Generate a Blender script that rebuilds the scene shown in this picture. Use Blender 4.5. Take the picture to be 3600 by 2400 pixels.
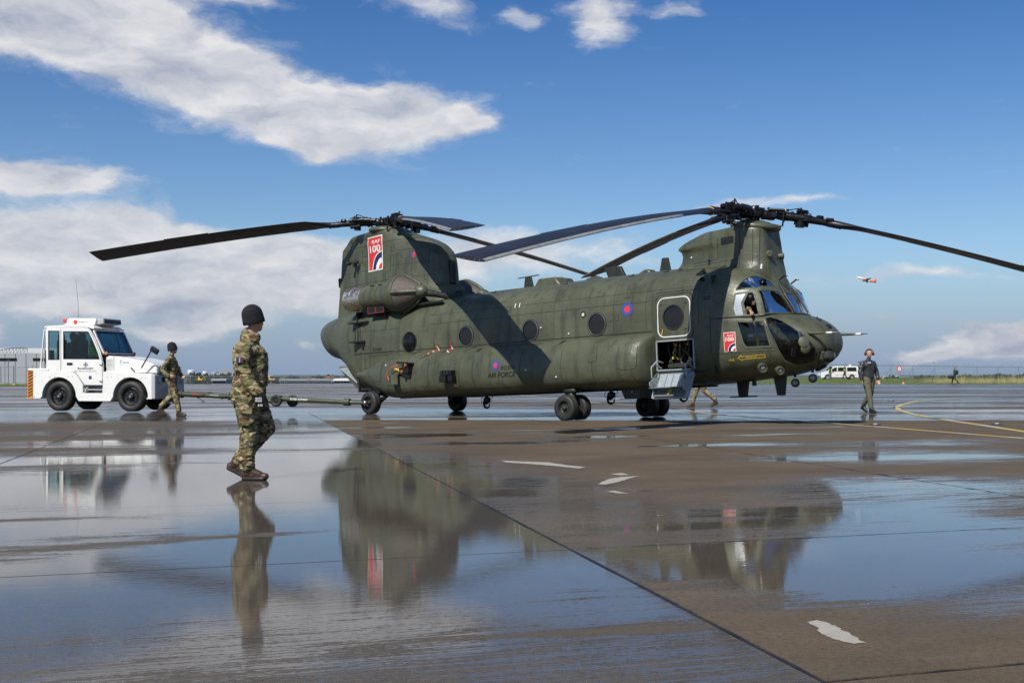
import bpy, bmesh, math, random
import numpy as np
from mathutils import Vector, Matrix, noise as mnoise
from mathutils.bvhtree import BVHTree
from mathutils.geometry import tessellate_polygon
random.seed(7)
R = math.radians
SC = bpy.context.scene
COL = SC.collection
for _o in list(bpy.data.objects):
    bpy.data.objects.remove(_o)

# ------------------------------------------------------------------ camera, light, sky
EYE = 1.085
cam_d = bpy.data.cameras.new('camera')
cam_d.sensor_width = 36.0
cam_d.lens = 43.336
cam_d.shift_y = 0.0306
cam_d.clip_start = 0.1
cam_d.clip_end = 9000
cam = bpy.data.objects.new('camera', cam_d)
cam.location = (0, 0, EYE)
cam.rotation_euler = (R(90), 0, 0)
COL.objects.link(cam)
SC.camera = cam
SC.view_settings.view_transform = 'Standard'
SC.view_settings.look = 'None'
SC.view_settings.exposure = 0.0
SC.view_settings.gamma = 1.0
SC.view_settings.use_curve_mapping = False
SC.cycles.max_bounces = 8
SC.cycles.transparent_max_bounces = 16
SC.cycles.use_denoising = True
SC.cycles.caustics_reflective = False
SC.cycles.caustics_refractive = False

SUN_TO = Vector((-0.53, -0.85, 0)).normalized()      # where the sun stands, seen on the ground plan
SUN_EL = R(46)
sun_dir = Vector((SUN_TO.x * math.cos(SUN_EL), SUN_TO.y * math.cos(SUN_EL), math.sin(SUN_EL)))
sun_d = bpy.data.lights.new('sun', 'SUN')
sun_d.energy = 5.0
sun_d.angle = R(0.53)
sun_d.color = (1.0, 0.955, 0.88)
sun = bpy.data.objects.new('sun', sun_d)
sun.rotation_euler = (-sun_dir).to_track_quat('-Z', 'Y').to_euler()
sun.location = (-10, -16, 30)
COL.objects.link(sun)


class NT:
    """small helper for writing node trees"""
    def __init__(s, tree, clear=True):
        s.t = tree
        if clear:
            tree.nodes.clear()

    def n(s, typ, ins=None, **props):
        nd = s.t.nodes.new(typ)
        for k, v in props.items():
            setattr(nd, k, v)
        for k, v in (ins or {}).items():
            s.set(nd.inputs[k], v)
        return nd

    def set(s, sock, v):
        if isinstance(v, bpy.types.NodeSocket):
            s.t.links.new(v, sock)
        elif isinstance(v, bpy.types.Node):
            s.t.links.new(v.outputs[0], sock)
        else:
            if hasattr(sock.default_value, '__len__') and not hasattr(v, '__len__'):
                v = (v,) * len(sock.default_value)
            if hasattr(sock.default_value, '__len__') and len(sock.default_value) == 4 and len(v) == 3:
                v = (*v, 1)
            sock.default_value = v

    def m(s, op, a, b=None, c=None, clamp=False):
        nd = s.n('ShaderNodeMath', operation=op, use_clamp=clamp)
        for i, v in enumerate((a, b, c)):
            if v is not None:
                s.set(nd.inputs[i], v)
        return nd.outputs[0]

    def v(s, op, a, b=None, out=0):
        nd = s.n('ShaderNodeVectorMath', operation=op)
        s.set(nd.inputs[0], a)
        if b is not None:
            s.set(nd.inputs[3 if op == 'SCALE' else 1], b)
        return nd.outputs[out]

    def noise(s, vec, scale, detail=4, rough=0.55, dist=0.0, color=False):
        nd = s.n('ShaderNodeTexNoise', {'Scale': scale, 'Detail': detail, 'Roughness': rough, 'Distortion': dist})
        if vec is not None:
            s.set(nd.inputs['Vector'], vec)
        return nd.outputs['Color' if color else 'Fac']

    def ramp(s, fac, lo, hi, a=0.0, b=1.0, smooth=True):
        nd = s.n('ShaderNodeMapRange', {'Value': fac, 'From Min': lo, 'From Max': hi, 'To Min': a, 'To Max': b})
        nd.interpolation_type = 'SMOOTHSTEP' if smooth else 'LINEAR'
        return nd.outputs[0]

    def mix(s, f, a, b, mode='MIX'):
        nd = s.n('ShaderNodeMix', data_type='RGBA', blend_type=mode)
        s.set(nd.inputs[0], f)
        s.set(nd.inputs[6], a)
        s.set(nd.inputs[7], b)
        return nd.outputs[2]

    def mapv(s, vec, scale=(1, 1, 1), rot=(0, 0, 0), loc=(0, 0, 0)):
        nd = s.n('ShaderNodeMapping', {'Scale': scale, 'Rotation': rot, 'Location': loc})
        s.set(nd.inputs['Vector'], vec)
        return nd.outputs[0]


# ---- world: Nishita sky with the afternoon's cumulus laid into it
world = bpy.data.worlds.new('World')
SC.world = world
world.use_nodes = True
w = NT(world.node_tree)
sky = w.n('ShaderNodeTexSky', sky_type='NISHITA', sun_disc=False, sun_elevation=SUN_EL,
          sun_rotation=math.atan2(SUN_TO.x, SUN_TO.y), altitude=50, air_density=1.0, dust_density=0.6, ozone_density=2.2)
gen = w.n('ShaderNodeTexCoord').outputs['Generated']
sep = w.n('ShaderNodeSeparateXYZ', {0: gen})
az = w.m('ARCTAN2', sep.outputs[0], sep.outputs[1])
el = w.m('ARCSINE', w.m('MAXIMUM', w.m('MINIMUM', sep.outputs[2], 1.0), -1.0))
# photo field is az -0.41..0.41 and el 0..0.30: clouds are written in those angles
CLOUDS = [  # az, el, half width, half height, tilt(deg), strength
    (-0.3941, 0.2811, 0.0918, 0.0388, -5, 1.3), (-0.3270, 0.2634, 0.0918, 0.0318, -12, 1.3), (-0.2670, 0.2352, 0.0671, 0.0247, -18, 1.3), (-0.2176, 0.2917, 0.0388, 0.0134, 0, 0.8), (-0.2034, 0.2175, 0.0636, 0.0198, -16, 1.35),
    (-0.1504, 0.2051, 0.0636, 0.0212, -8, 1.35), (-0.1646, 0.1822, 0.0353, 0.0092, -12, 0.9), (-0.0904, 0.2016, 0.0424, 0.0162, 8, 1.25), (-0.0410, 0.1998, 0.0247, 0.0120, 15, 1.1), (-0.1081, 0.2210, 0.0388, 0.0078, 0, 0.8),
    (-0.3729, 0.2458, 0.0636, 0.0124, -20, 0.7), (-0.0622, 0.2917, 0.0388, 0.0127, -5, 0.72), (0.0756, 0.2705, 0.0226, 0.0162, -40, 0.88), (0.0614, 0.2811, 0.0212, 0.0124, 0, 0.5), (0.1250, 0.2846, 0.0283, 0.0092, -8, 0.66),
    (0.0120, 0.2775, 0.0141, 0.0064, -20, 0.5), (-0.3835, 0.1504, 0.0530, 0.0120, -3, 1.5), (-0.3447, 0.1462, 0.0424, 0.0085, 0, 0.9), (-0.3729, 0.1027, 0.0812, 0.0177, 0, 1.5), (-0.2917, 0.1063, 0.0636, 0.0162, -5, 1.4),
    (-0.2176, 0.0957, 0.0565, 0.0134, -6, 1.3), (-0.1681, 0.0992, 0.0424, 0.0092, 0, 0.9), (-0.3094, 0.0727, 0.1483, 0.0198, 0, 1.1), (-0.1469, 0.0833, 0.0706, 0.0134, 0, 0.95), (-0.0622, 0.0904, 0.0706, 0.0134, 0, 0.8),
    (0.0261, 0.1010, 0.0883, 0.0162, 0, 0.72), (-0.3623, 0.0515, 0.1059, 0.0120, 0, 0.62), (-0.2034, 0.0586, 0.1059, 0.0120, 0, 0.62), (-0.2776, 0.0339, 0.0194, 0.0064, 0, 0.95), (-0.2458, 0.0392, 0.0265, 0.0085, 0, 0.8),
    (-0.2176, 0.0445, 0.0194, 0.0071, 0, 0.8), (-0.4047, 0.0303, 0.0177, 0.0078, 0, 1.2), (-0.1610, 0.0233, 0.0141, 0.0046, 0, 0.7), (-0.0622, 0.0586, 0.0883, 0.0127, 0, 0.42), (0.2204, 0.1363, 0.0530, 0.0046, 5, 0.55),
    (0.1674, 0.1327, 0.0212, 0.0035, 0, 0.4), (0.2733, 0.0727, 0.0706, 0.0064, 3, 0.5), (0.3440, 0.0762, 0.0565, 0.0046, 0, 0.4), (0.2981, 0.0409, 0.0212, 0.0064, 0, 0.5), (0.3263, 0.0155, 0.0212, 0.0046, 12, 1.05),
    (0.3563, 0.0268, 0.0177, 0.0078, 0, 1.5), (0.3775, 0.0226, 0.0212, 0.0099, 0, 1.5), (0.4111, 0.0250, 0.0177, 0.0113, 0, 1.6), (0.3669, 0.0134, 0.0706, 0.0046, 0, 1),
]
cv = w.n('ShaderNodeCombineXYZ', {0: az, 1: el, 2: 0.0}).outputs[0]
wv = w.v('ADD', cv, w.v('MULTIPLY', w.v('SUBTRACT', w.noise(w.mapv(cv, (11, 22, 1)), 1.0, 6, .6, color=True), (.5, .5, .5)), (.085, .036, 0)))


def blob_sum(t, vec, blobs, k=-.9):
    """sum of soft ellipses (x, y, rx, ry, tilt, weight) at vec.xy, gathered in the z of one running vector"""
    cur = t.v('MULTIPLY', vec, (1, 1, 0))
    for (a, e, rw, rh, tl, st) in blobs:
        if tl:
            nd = t.n('ShaderNodeMapping', {'Location': (a, e, 0), 'Rotation': (0, 0, R(tl)), 'Scale': (rw, rh, 1e6)}, vector_type='TEXTURE')
            t.set(nd.inputs['Vector'], cur)
            q = nd.outputs[0]
        else:
            nd = t.n('ShaderNodeVectorMath', operation='MULTIPLY_ADD')
            t.set(nd.inputs[0], cur)
            nd.inputs[1].default_value = (1 / rw, 1 / rh, 0)
            nd.inputs[2].default_value = (-a / rw, -e / rh, 0)
            q = nd.outputs[0]
        d2 = t.v('DOT_PRODUCT', q, q, out=1)
        ex = t.m('EXPONENT', t.m('MULTIPLY_ADD', d2, k, math.log(abs(st))))
        if st < 0:
            ex = t.m('MULTIPLY', ex, -1.0)
        cur = t.v('ADD', cur, t.n('ShaderNodeCombineXYZ', {2: ex}).outputs[0])
    return t.n('ShaderNodeSeparateXYZ', {0: cur}).outputs[2]


tot = blob_sum(w, wv, CLOUDS)
# elsewhere round the sky: broken cloud from plain noise (fades out inside the framed part)
away = w.ramp(w.m('ABSOLUTE', az), 0.45, 0.75)
high = w.ramp(el, 0.33, 0.6)
other = w.m('MULTIPLY', w.m('MAXIMUM', away, high), w.ramp(w.noise(gen, 2.4, 4), .53, .68))
tot = w.m('ADD', tot, other)
big = w.noise(w.mapv(wv, (15, 34, 1)), 1.0, 9, .60)
big2 = w.noise(w.mapv(wv, (15, 34, 1), loc=(-.12, .45, 0)), 1.0, 4, .5)
fine = w.noise(w.mapv(wv, (60, 120, 1)), 1.0, 6, .65)
f0 = w.m('ADD', w.m('MULTIPLY', tot, 1.12), w.m('ADD', w.m('MULTIPLY', w.m('SUBTRACT', big, .5), 1.5), w.m('MULTIPLY', w.m('SUBTRACT', fine, .5), .45)))
dens = w.ramp(f0, 0.16, 1.18)
relief = w.m('SUBTRACT', big, big2)                       # how much thinner it gets towards the light
lum = w.m('ADD', 0.80, w.m('MULTIPLY', relief, .9), clamp=True)
lum = w.m('SUBTRACT', lum, w.m('MULTIPLY', w.ramp(f0, 0.9, 1.9), 0.06))
lum = w.m('SUBTRACT', lum, w.ramp(el, .09, .045, 0, .16))
cl_col = w.mix(w.ramp(lum, .45, .95, smooth=False), (4.0, 4.5, 5.7), (9.2, 9.1, 9.1))
grad = w.mix(w.ramp(el, 0.0, 0.30, smooth=False), (1.02, 1.12, 1.24), (0.36, 0.67, 1.05))
skyc = w.mix(1.0, sky.outputs[0], grad, 'MULTIPLY')
low = w.ramp(el, 0.0, 0.11, 0.80, 0.0)                 # pale air towards the horizon
skyc = w.mix(low, skyc, (2.5, 3.6, 5.7))
final = w.mix(w.m('MULTIPLY', dens, .93), skyc, cl_col)
bg = w.n('ShaderNodeBackground', {'Color': final, 'Strength': 0.09})
out = w.n('ShaderNodeOutputWorld', {0: bg})

# ------------------------------------------------------------------ helpers: objects


def tag(o, label=None, cat=None, group=None, kind=None):
    if label:
        o['label'] = label
    if cat:
        o['category'] = cat
    if group:
        o['group'] = group
    if kind:
        o['kind'] = kind
    return o


def empty(name, loc=(0, 0, 0), rz=0.0, parent=None, rot=None):
    o = bpy.data.objects.new(name, None)
    o.location = loc
    o.rotation_euler = rot if rot else (0, 0, rz)
    o.empty_display_size = .2
    COL.objects.link(o)
    if parent:
        o.parent = parent
    return o


def copy_tree(o, parent=None):
    c = o.copy()
    COL.objects.link(c)
    if parent:
        c.parent = parent
    for ch in list(o.children):
        copy_tree(ch, c)
    return c


def link(name, me, mats=None, parent=None, smooth=None):
    if mats is not None:
        for m_ in (mats if isinstance(mats, (list, tuple)) else [mats]):
            me.materials.append(m_)
    if smooth is not None:
        if smooth > 0:
            for p in me.polygons:
                p.use_smooth = True
            if smooth < 180:
                me.set_sharp_from_angle(angle=R(smooth))
    o = bpy.data.objects.new(name, me)
    COL.objects.link(o)
    if parent:
        o.parent = parent
    return o


class G:
    """collects solids into one mesh"""
    def __init__(s):
        s.V = []
        s.F = []
        s.M = []
        s.mi = 0

    def add(s, V, F):
        b = len(s.V)
        s.V += [tuple(v) for v in V]
        s.F += [tuple(i + b for i in f) for f in F]
        s.M += [s.mi] * len(F)
        return s

    def box(s, c, d, rot=None, tap=1.0, bev=0.0):
        """box with centre c, full size d; tap scales the top face"""
        hx, hy, hz = d[0] / 2, d[1] / 2, d[2] / 2
        if bev > 0:
            b = min(bev, hx * .9, hy * .9, hz * .9)
            V = []
            for z, q in ((-hz, b), (-hz + b, 0), (hz - b, 0), (hz, b)):
                for (x, y) in ((-hx + q + b, -hy + q), (hx - q - b, -hy + q), (hx - q, -hy + q + b), (hx - q, hy - q - b),
                               (hx - q - b, hy - q), (-hx + q + b, hy - q), (-hx + q, hy - q - b), (-hx + q, -hy + q + b)):
                    V.append((x, y, z))
            F = [tuple(range(7, -1, -1)), tuple(range(24, 32))]
            for k in range(3):
                for i in range(8):
                    j = (i + 1) % 8
                    F.append((k * 8 + i, k * 8 + j, k * 8 + 8 + j, k * 8 + 8 + i))
        else:
            V = [(x * hx * (tap if z > 0 else 1), y * hy * (tap if z > 0 else 1), z * hz) for z in (-1, 1) for y in (-1, 1) for x in (-1, 1)]
            F = [(0, 2, 3, 1), (4, 5, 7, 6), (0, 1, 5, 4), (2, 6, 7, 3), (0, 4, 6, 2), (1, 3, 7, 5)]
        m_ = rot if rot is not None else Matrix.Identity(3)
        return s.add([m_ @ Vector(v) + Vector(c) for v in V], F)

    def tube(s, pts, r, n=8, caps=True):
        pts = [Vector(p) for p in pts]
        rs = r if hasattr(r, '__len__') else [r] * len(pts)
        V, F = [], []
        up = None
        for i, p in enumerate(pts):
            d = (pts[min(i + 1, len(pts) - 1)] - pts[max(i - 1, 0)]).normalized()
            if up is None:
                up = Vector((0, 0, 1)) if abs(d.z) < .9 else Vector((1, 0, 0))
            a = d.cross(up).normalized()
            up = a.cross(d).normalized()
            for k in range(n):
                t = 2 * math.pi * k / n
                V.append(p + (a * math.cos(t) + up * math.sin(t)) * rs[i])
        for i in range(len(pts) - 1):
            for k in range(n):
                j = (k + 1) % n
                F.append((i * n + k, i * n + j, i * n + n + j, i * n + n + k))
        if caps:
            F.append(tuple(range(n - 1, -1, -1)))
            F.append(tuple((len(pts) - 1) * n + k for k in range(n)))
        return s.add(V, F)

    def lathe(s, prof, c, axis=(0, 0, 1), n=24, a0=0.0, a1=2 * math.pi):
        """prof = [(radius, height along axis)]"""
        ax = Vector(axis).normalized()
        u = ax.orthogonal().normalized()
        if abs(ax.z) < .9:
            u = ax.cross(Vector((0, 0, 1))).normalized()
        v = ax.cross(u)
        full = abs(a1 - a0 - 2 * math.pi) < 1e-6
        m_ = n if full else n + 1
        V, F = [], []
        for (r, h) in prof:
            for k in range(m_):
                t = a0 + (a1 - a0) * k / n
                V.append(Vector(c) + ax * h + (u * math.cos(t) + v * math.sin(t)) * r)
        for i in range(len(prof) - 1):
            for k in range(n):
                j = (k + 1) % m_
                F.append((i * m_ + k, i * m_ + j, (i + 1) * m_ + j, (i + 1) * m_ + k))
        return s.add(V, F)

    def ball(s, c, r, n=12, q=(1, 1, 1)):
        V, F = [], []
        k2 = max(4, n // 2)
        for i in range(k2 + 1):
            a = math.pi * i / k2
            for j in range(n):
                t = 2 * math.pi * j / n
                V.append((c[0] + r * q[0] * math.sin(a) * math.cos(t), c[1] + r * q[1] * math.sin(a) * math.sin(t), c[2] + r * q[2] * math.cos(a)))
        for i in range(k2):
            for j in range(n):
                jj = (j + 1) % n
                F.append((i * n + j, i * n + n + j, i * n + n + jj, i * n + jj))
        return s.add(V, F)

    def prism(s, poly, axis, t0, t1, holes=()):
        """2-D outline extruded: axis 'y' takes (x,z) points, 'z' takes (x,y), 'x' takes (y,z)"""
        def P(p, t):
            return {'y': (p[0], t, p[1]), 'z': (p[0], p[1], t), 'x': (t, p[0], p[1])}[axis]
        loops = [list(poly)] + [list(h) for h in holes]
        allp = [p for l in loops for p in l]
        n = len(allp)
        V = [P(p, t0) for p in allp] + [P(p, t1) for p in allp]
        tris = tessellate_polygon([[Vector((p[0], p[1], 0)) for p in l] for l in loops])
        F = [tuple(t) for t in tris] + [tuple(i + n for i in reversed(t)) for t in tris]
        b = 0
        for l in loops:
            for i in range(len(l)):
                j = (i + 1) % len(l)
                F.append((b + i, b + j, b + j + n, b + i + n))
            b += len(l)
        return s.add(V, F)

    def xf(s, m_):
        s.V = [tuple(m_ @ Vector(v)) for v in s.V]
        return s

    def build(s, name, mats, parent=None, smooth=None, bevel=0.0, loc=None, fixn=True):
        me = bpy.data.meshes.new(name)
        me.from_pydata(s.V, [], s.F)
        if isinstance(mats, (list, tuple)):
            me.polygons.foreach_set('material_index', s.M)
        bm = bmesh.new()
        bm.from_mesh(me)
        if fixn:
            bmesh.ops.remove_doubles(bm, verts=bm.verts, dist=1e-5)
            bmesh.ops.recalc_face_normals(bm, faces=bm.faces)
        bm.to_mesh(me)
        bm.free()
        o = link(name, me, mats, parent, smooth)
        if bevel > 0:
            b = o.modifiers.new('bevel', 'BEVEL')
            b.width = bevel
            b.segments = 2
            b.limit_method = 'ANGLE'
            b.angle_limit = R(35)
            b.harden_normals = False
        if loc:
            o.location = loc
        return o


def circ(cx, cy, rx, ry=None, n=24, a0=0):
    ry = ry or rx
    return [(cx + rx * math.cos(a0 + 2 * math.pi * k / n), cy + ry * math.sin(a0 + 2 * math.pi * k / n)) for k in range(n)]


def rrect(x0, z0, x1, z1, r, n=5):
    P = []
    for cx, cz, a in ((x1 - r, z1 - r, 0), (x0 + r, z1 - r, 90), (x0 + r, z0 + r, 180), (x1 - r, z0 + r, 270)):
        for k in range(n + 1):
            t = R(a + 90 * k / n)
            P.append((cx + r * math.cos(t), cz + r * math.sin(t)))
    return P


# ------------------------------------------------------------------ materials
MATS = {}


def pmat(name, col, rough=.5, metal=0.0, var=0.12, scale=3.0, bump=0.0, bscale=60, spec=.5, coat=0.0, dirt=None, coord='Object'):
    if name in MATS:
        return MATS[name]
    m_ = bpy.data.materials.new(name)
    m_.use_nodes = True
    t = NT(m_.node_tree)
    tc = t.n('ShaderNodeTexCoord').outputs[coord]
    nz = t.noise(tc, scale, 5, .6)
    f = t.ramp(nz, .3, .7, 1 - var, 1 + var, smooth=False)
    c = t.mix(1.0, col, t.n('ShaderNodeCombineXYZ', {0: f, 1: f, 2: f}).outputs[0], 'MULTIPLY')
    if dirt:
        dn = t.ramp(t.noise(tc, scale * 2.3, 6, .65, .4), .52, .72)
        c = t.mix(t.m('MULTIPLY', dn, dirt[1]), c, dirt[0])
    b = t.n('ShaderNodeBsdfPrincipled', {'Base Color': c, 'Roughness': t.ramp(t.noise(tc, scale * 4, 4), .3, .7, max(rough - .08, .02), min(rough + .08, 1)),
                                         'Metallic': metal, 'Specular IOR Level': spec, 'Coat Weight': coat, 'Coat Roughness': .08})
    if bump > 0:
        bn = t.n('ShaderNodeBump', {'Height': t.noise(tc, bscale, 4), 'Strength': bump, 'Distance': .01})
        t.set(b.inputs['Normal'], bn.outputs[0])
    t.n('ShaderNodeOutputMaterial', {0: b})
    MATS[name] = m_
    return m_


def glassmat(name, tint, refl=1.0, rough=.02, dark=0.0):
    m_ = bpy.data.materials.new(name)
    m_.use_nodes = True
    t = NT(m_.node_tree)
    lw = t.n('ShaderNodeFresnel', {'IOR': 1.5})
    tc = t.n('ShaderNodeTexCoord').outputs['Object']
    bn = t.n('ShaderNodeBump', {'Height': t.noise(tc, 5, 2), 'Strength': .06, 'Distance': .02})
    gl = t.n('ShaderNodeBsdfGlossy', {'Color': (refl,) * 3, 'Roughness': rough, 'Normal': bn.outputs[0]})
    tr = t.n('ShaderNodeBsdfTransparent', {'Color': tint})
    df = t.n('ShaderNodeBsdfDiffuse', {'Color': (.02, .022, .025)})
    a = t.n('ShaderNodeMixShader', {0: dark, 1: tr.outputs[0], 2: df.outputs[0]})
    fr = t.m('MULTIPLY', lw.outputs[0], .85, clamp=True)
    mx = t.n('ShaderNodeMixShader', {0: fr, 1: a.outputs[0], 2: gl.outputs[0]})
    t.n('ShaderNodeOutputMaterial', {0: mx})
    return m_


def green_paint(name, base, light, dark):
    """weathered matt military paint: patches, rubbed edges, streaks running down"""
    m_ = bpy.data.materials.new(name)
    m_.use_nodes = True
    t = NT(m_.node_tree)
    tc = t.n('ShaderNodeTexCoord').outputs['Object']
    a = t.noise(tc, .9, 6, .62, .6)
    b_ = t.noise(t.mapv(tc, (5.0, 5.0, .8)), 1.0, 5, .6)
    c_ = t.noise(tc, 14, 5, .65)
    d_ = t.noise(t.mapv(tc, (1.0, 1.0, 7.0)), 1.0, 4, .6)
    c = t.mix(t.ramp(a, .36, .64), base, light)
    c = t.mix(t.m('MULTIPLY', t.ramp(b_, .49, .66), .55), c, dark)
    c = t.mix(t.m('MULTIPLY', t.ramp(c_, .52, .74), .16), c, dark)
    c = t.mix(t.m('MULTIPLY', t.ramp(d_, .56, .76), .35), c, light)
    sp_ = t.noise(tc, 60, 3, .7)
    c = t.mix(t.m('MULTIPLY', t.ramp(sp_, .66, .74), .25), c, (.02, .02, .016))
    cell = t.n('ShaderNodeTexWhiteNoise', noise_dimensions='3D')
    t.set(cell.inputs['Vector'], t.v('FLOOR', t.v('MULTIPLY', tc, (1.15, .4, 1.7))))
    k = t.ramp(cell.outputs['Value'], 0, 1, .91, 1.08, smooth=False)
    c = t.mix(1.0, c, t.n('ShaderNodeCombineXYZ', {0: k, 1: k, 2: k}).outputs[0], 'MULTIPLY')
    rg = t.ramp(t.noise(tc, 3.0, 5), .35, .65, .34, .54)
    h = t.m('ADD', t.m('MULTIPLY', t.noise(t.mapv(tc, (2.6, 2.6, 3.6)), 1.0, 3), 1.0), t.m('MULTIPLY', t.noise(tc, 45, 3), .02))
    bn = t.n('ShaderNodeBump', {'Height': h, 'Strength': .42, 'Distance': .05})
    p = t.n('ShaderNodeBsdfPrincipled', {'Base Color': c, 'Roughness': rg, 'Specular IOR Level': .5, 'Normal': bn.outputs[0]})
    t.n('ShaderNodeOutputMaterial', {0: p})
    return m_


M_GREEN = green_paint('green_paint', (.068, .074, .044), (.090, .096, .058), (.034, .036, .023))
M_GREEN2 = green_paint('patch_paint', (.075, .083, .052), (.095, .105, .068), (.05, .055, .036))
M_DKGREEN = pmat('dark_green_paint', (.024, .027, .02), .45, var=.25)
M_BLACK = pmat('black_metal', (.012, .012, .013), .38, 0.2, var=.3, scale=8)
M_HUB = pmat('greasy_black_hub', (.016, .016, .017), .3, 0.5, var=.5, scale=14, bump=.3, bscale=40)
M_TYRE = pmat('tyre_rubber', (.022, .021, .020), .6, var=.35, scale=9, bump=.35, bscale=40, dirt=((.06, .055, .045), .35))
M_STEEL = pmat('bare_steel', (.34, .31, .27), .3, 1.0, var=.35, scale=9)
M_EXH = pmat('heat_stained_steel', (.70, .60, .46), .30, .95, var=.2, scale=2, dirt=((.40, .30, .20), .35))
M_GREY = pmat('light_grey_metal', (.30, .34, .35), .45, 0.0, var=.12, scale=5, dirt=((.14, .15, .14), .35))
M_MIDGREY = pmat('grey_metal', (.13, .15, .15), .5, var=.15)
M_RED = pmat('red_paint', (.62, .035, .03), .45, var=.06)
M_WHITE = pmat('white_paint', (.78, .77, .74), .4, var=.04)
M_NAVY = pmat('navy_paint', (.012, .02, .08), .45, var=.05)
M_BLUE = pmat('blue_paint', (.035, .07, .28), .45, var=.08)
M_YELLOW = pmat('yellow_paint', (.72, .47, .03), .5, var=.1)
M_ORANGE = pmat('orange_paint', (.65, .22, .02), .5, var=.1)
M_MARK = pmat('black_marking', (.012, .012, .012), .5, var=.1)
M_SEAM = pmat('seam_dark', (.018, .020, .013), .7, var=.3)
M_SCREEN = pmat('intake_mesh', (.13, .105, .085), .55, .3, var=.3, scale=20, bump=.9, bscale=220)
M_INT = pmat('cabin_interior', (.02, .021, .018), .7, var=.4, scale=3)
M_SKIN = pmat('skin', (.50, .26, .18), .5, var=.12, scale=20)
M_HAIR = pmat('dark_hair', (.02, .015, .012), .6, var=.3, scale=60)
BLADE_MAT = pmat('rotor_blade_black', (.013, .015, .021), .45, var=.35, scale=1.4, dirt=((.04, .04, .045), .5))
STRIP_MAT = pmat('worn_erosion_strip', (.30, .30, .28), .35, .3, var=.3, scale=6, dirt=((.42, .40, .16), .8))
M_GLASS = glassmat('cockpit_glass', (.48, .55, .60), 1.0, .015)
M_GLASSD = glassmat('cabin_window_glass', (.16, .17, .18), 1.0, .02, .35)
M_GLASSC = glassmat('car_glass', (.52, .68, .70), 1.0, .02)
# ------------------------------------------------------------------ the apron
# slab grid: one joint direction runs away to the upper left, the other nearly across the view
GD = Vector((-0.2219, 0.9751))          # along the long joints
GC = Vector((0.948, 0.318))           # along the cross joints
G0 = Vector((0.36, 7.58))               # a corner where two joints meet


GROT = -math.atan2(0.318, 0.948)


def gpt(i, j):
    """point i slabs across and j slabs away"""
    return G0 + GC * (4.75 * i) + GD * (3.33 * j)


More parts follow.
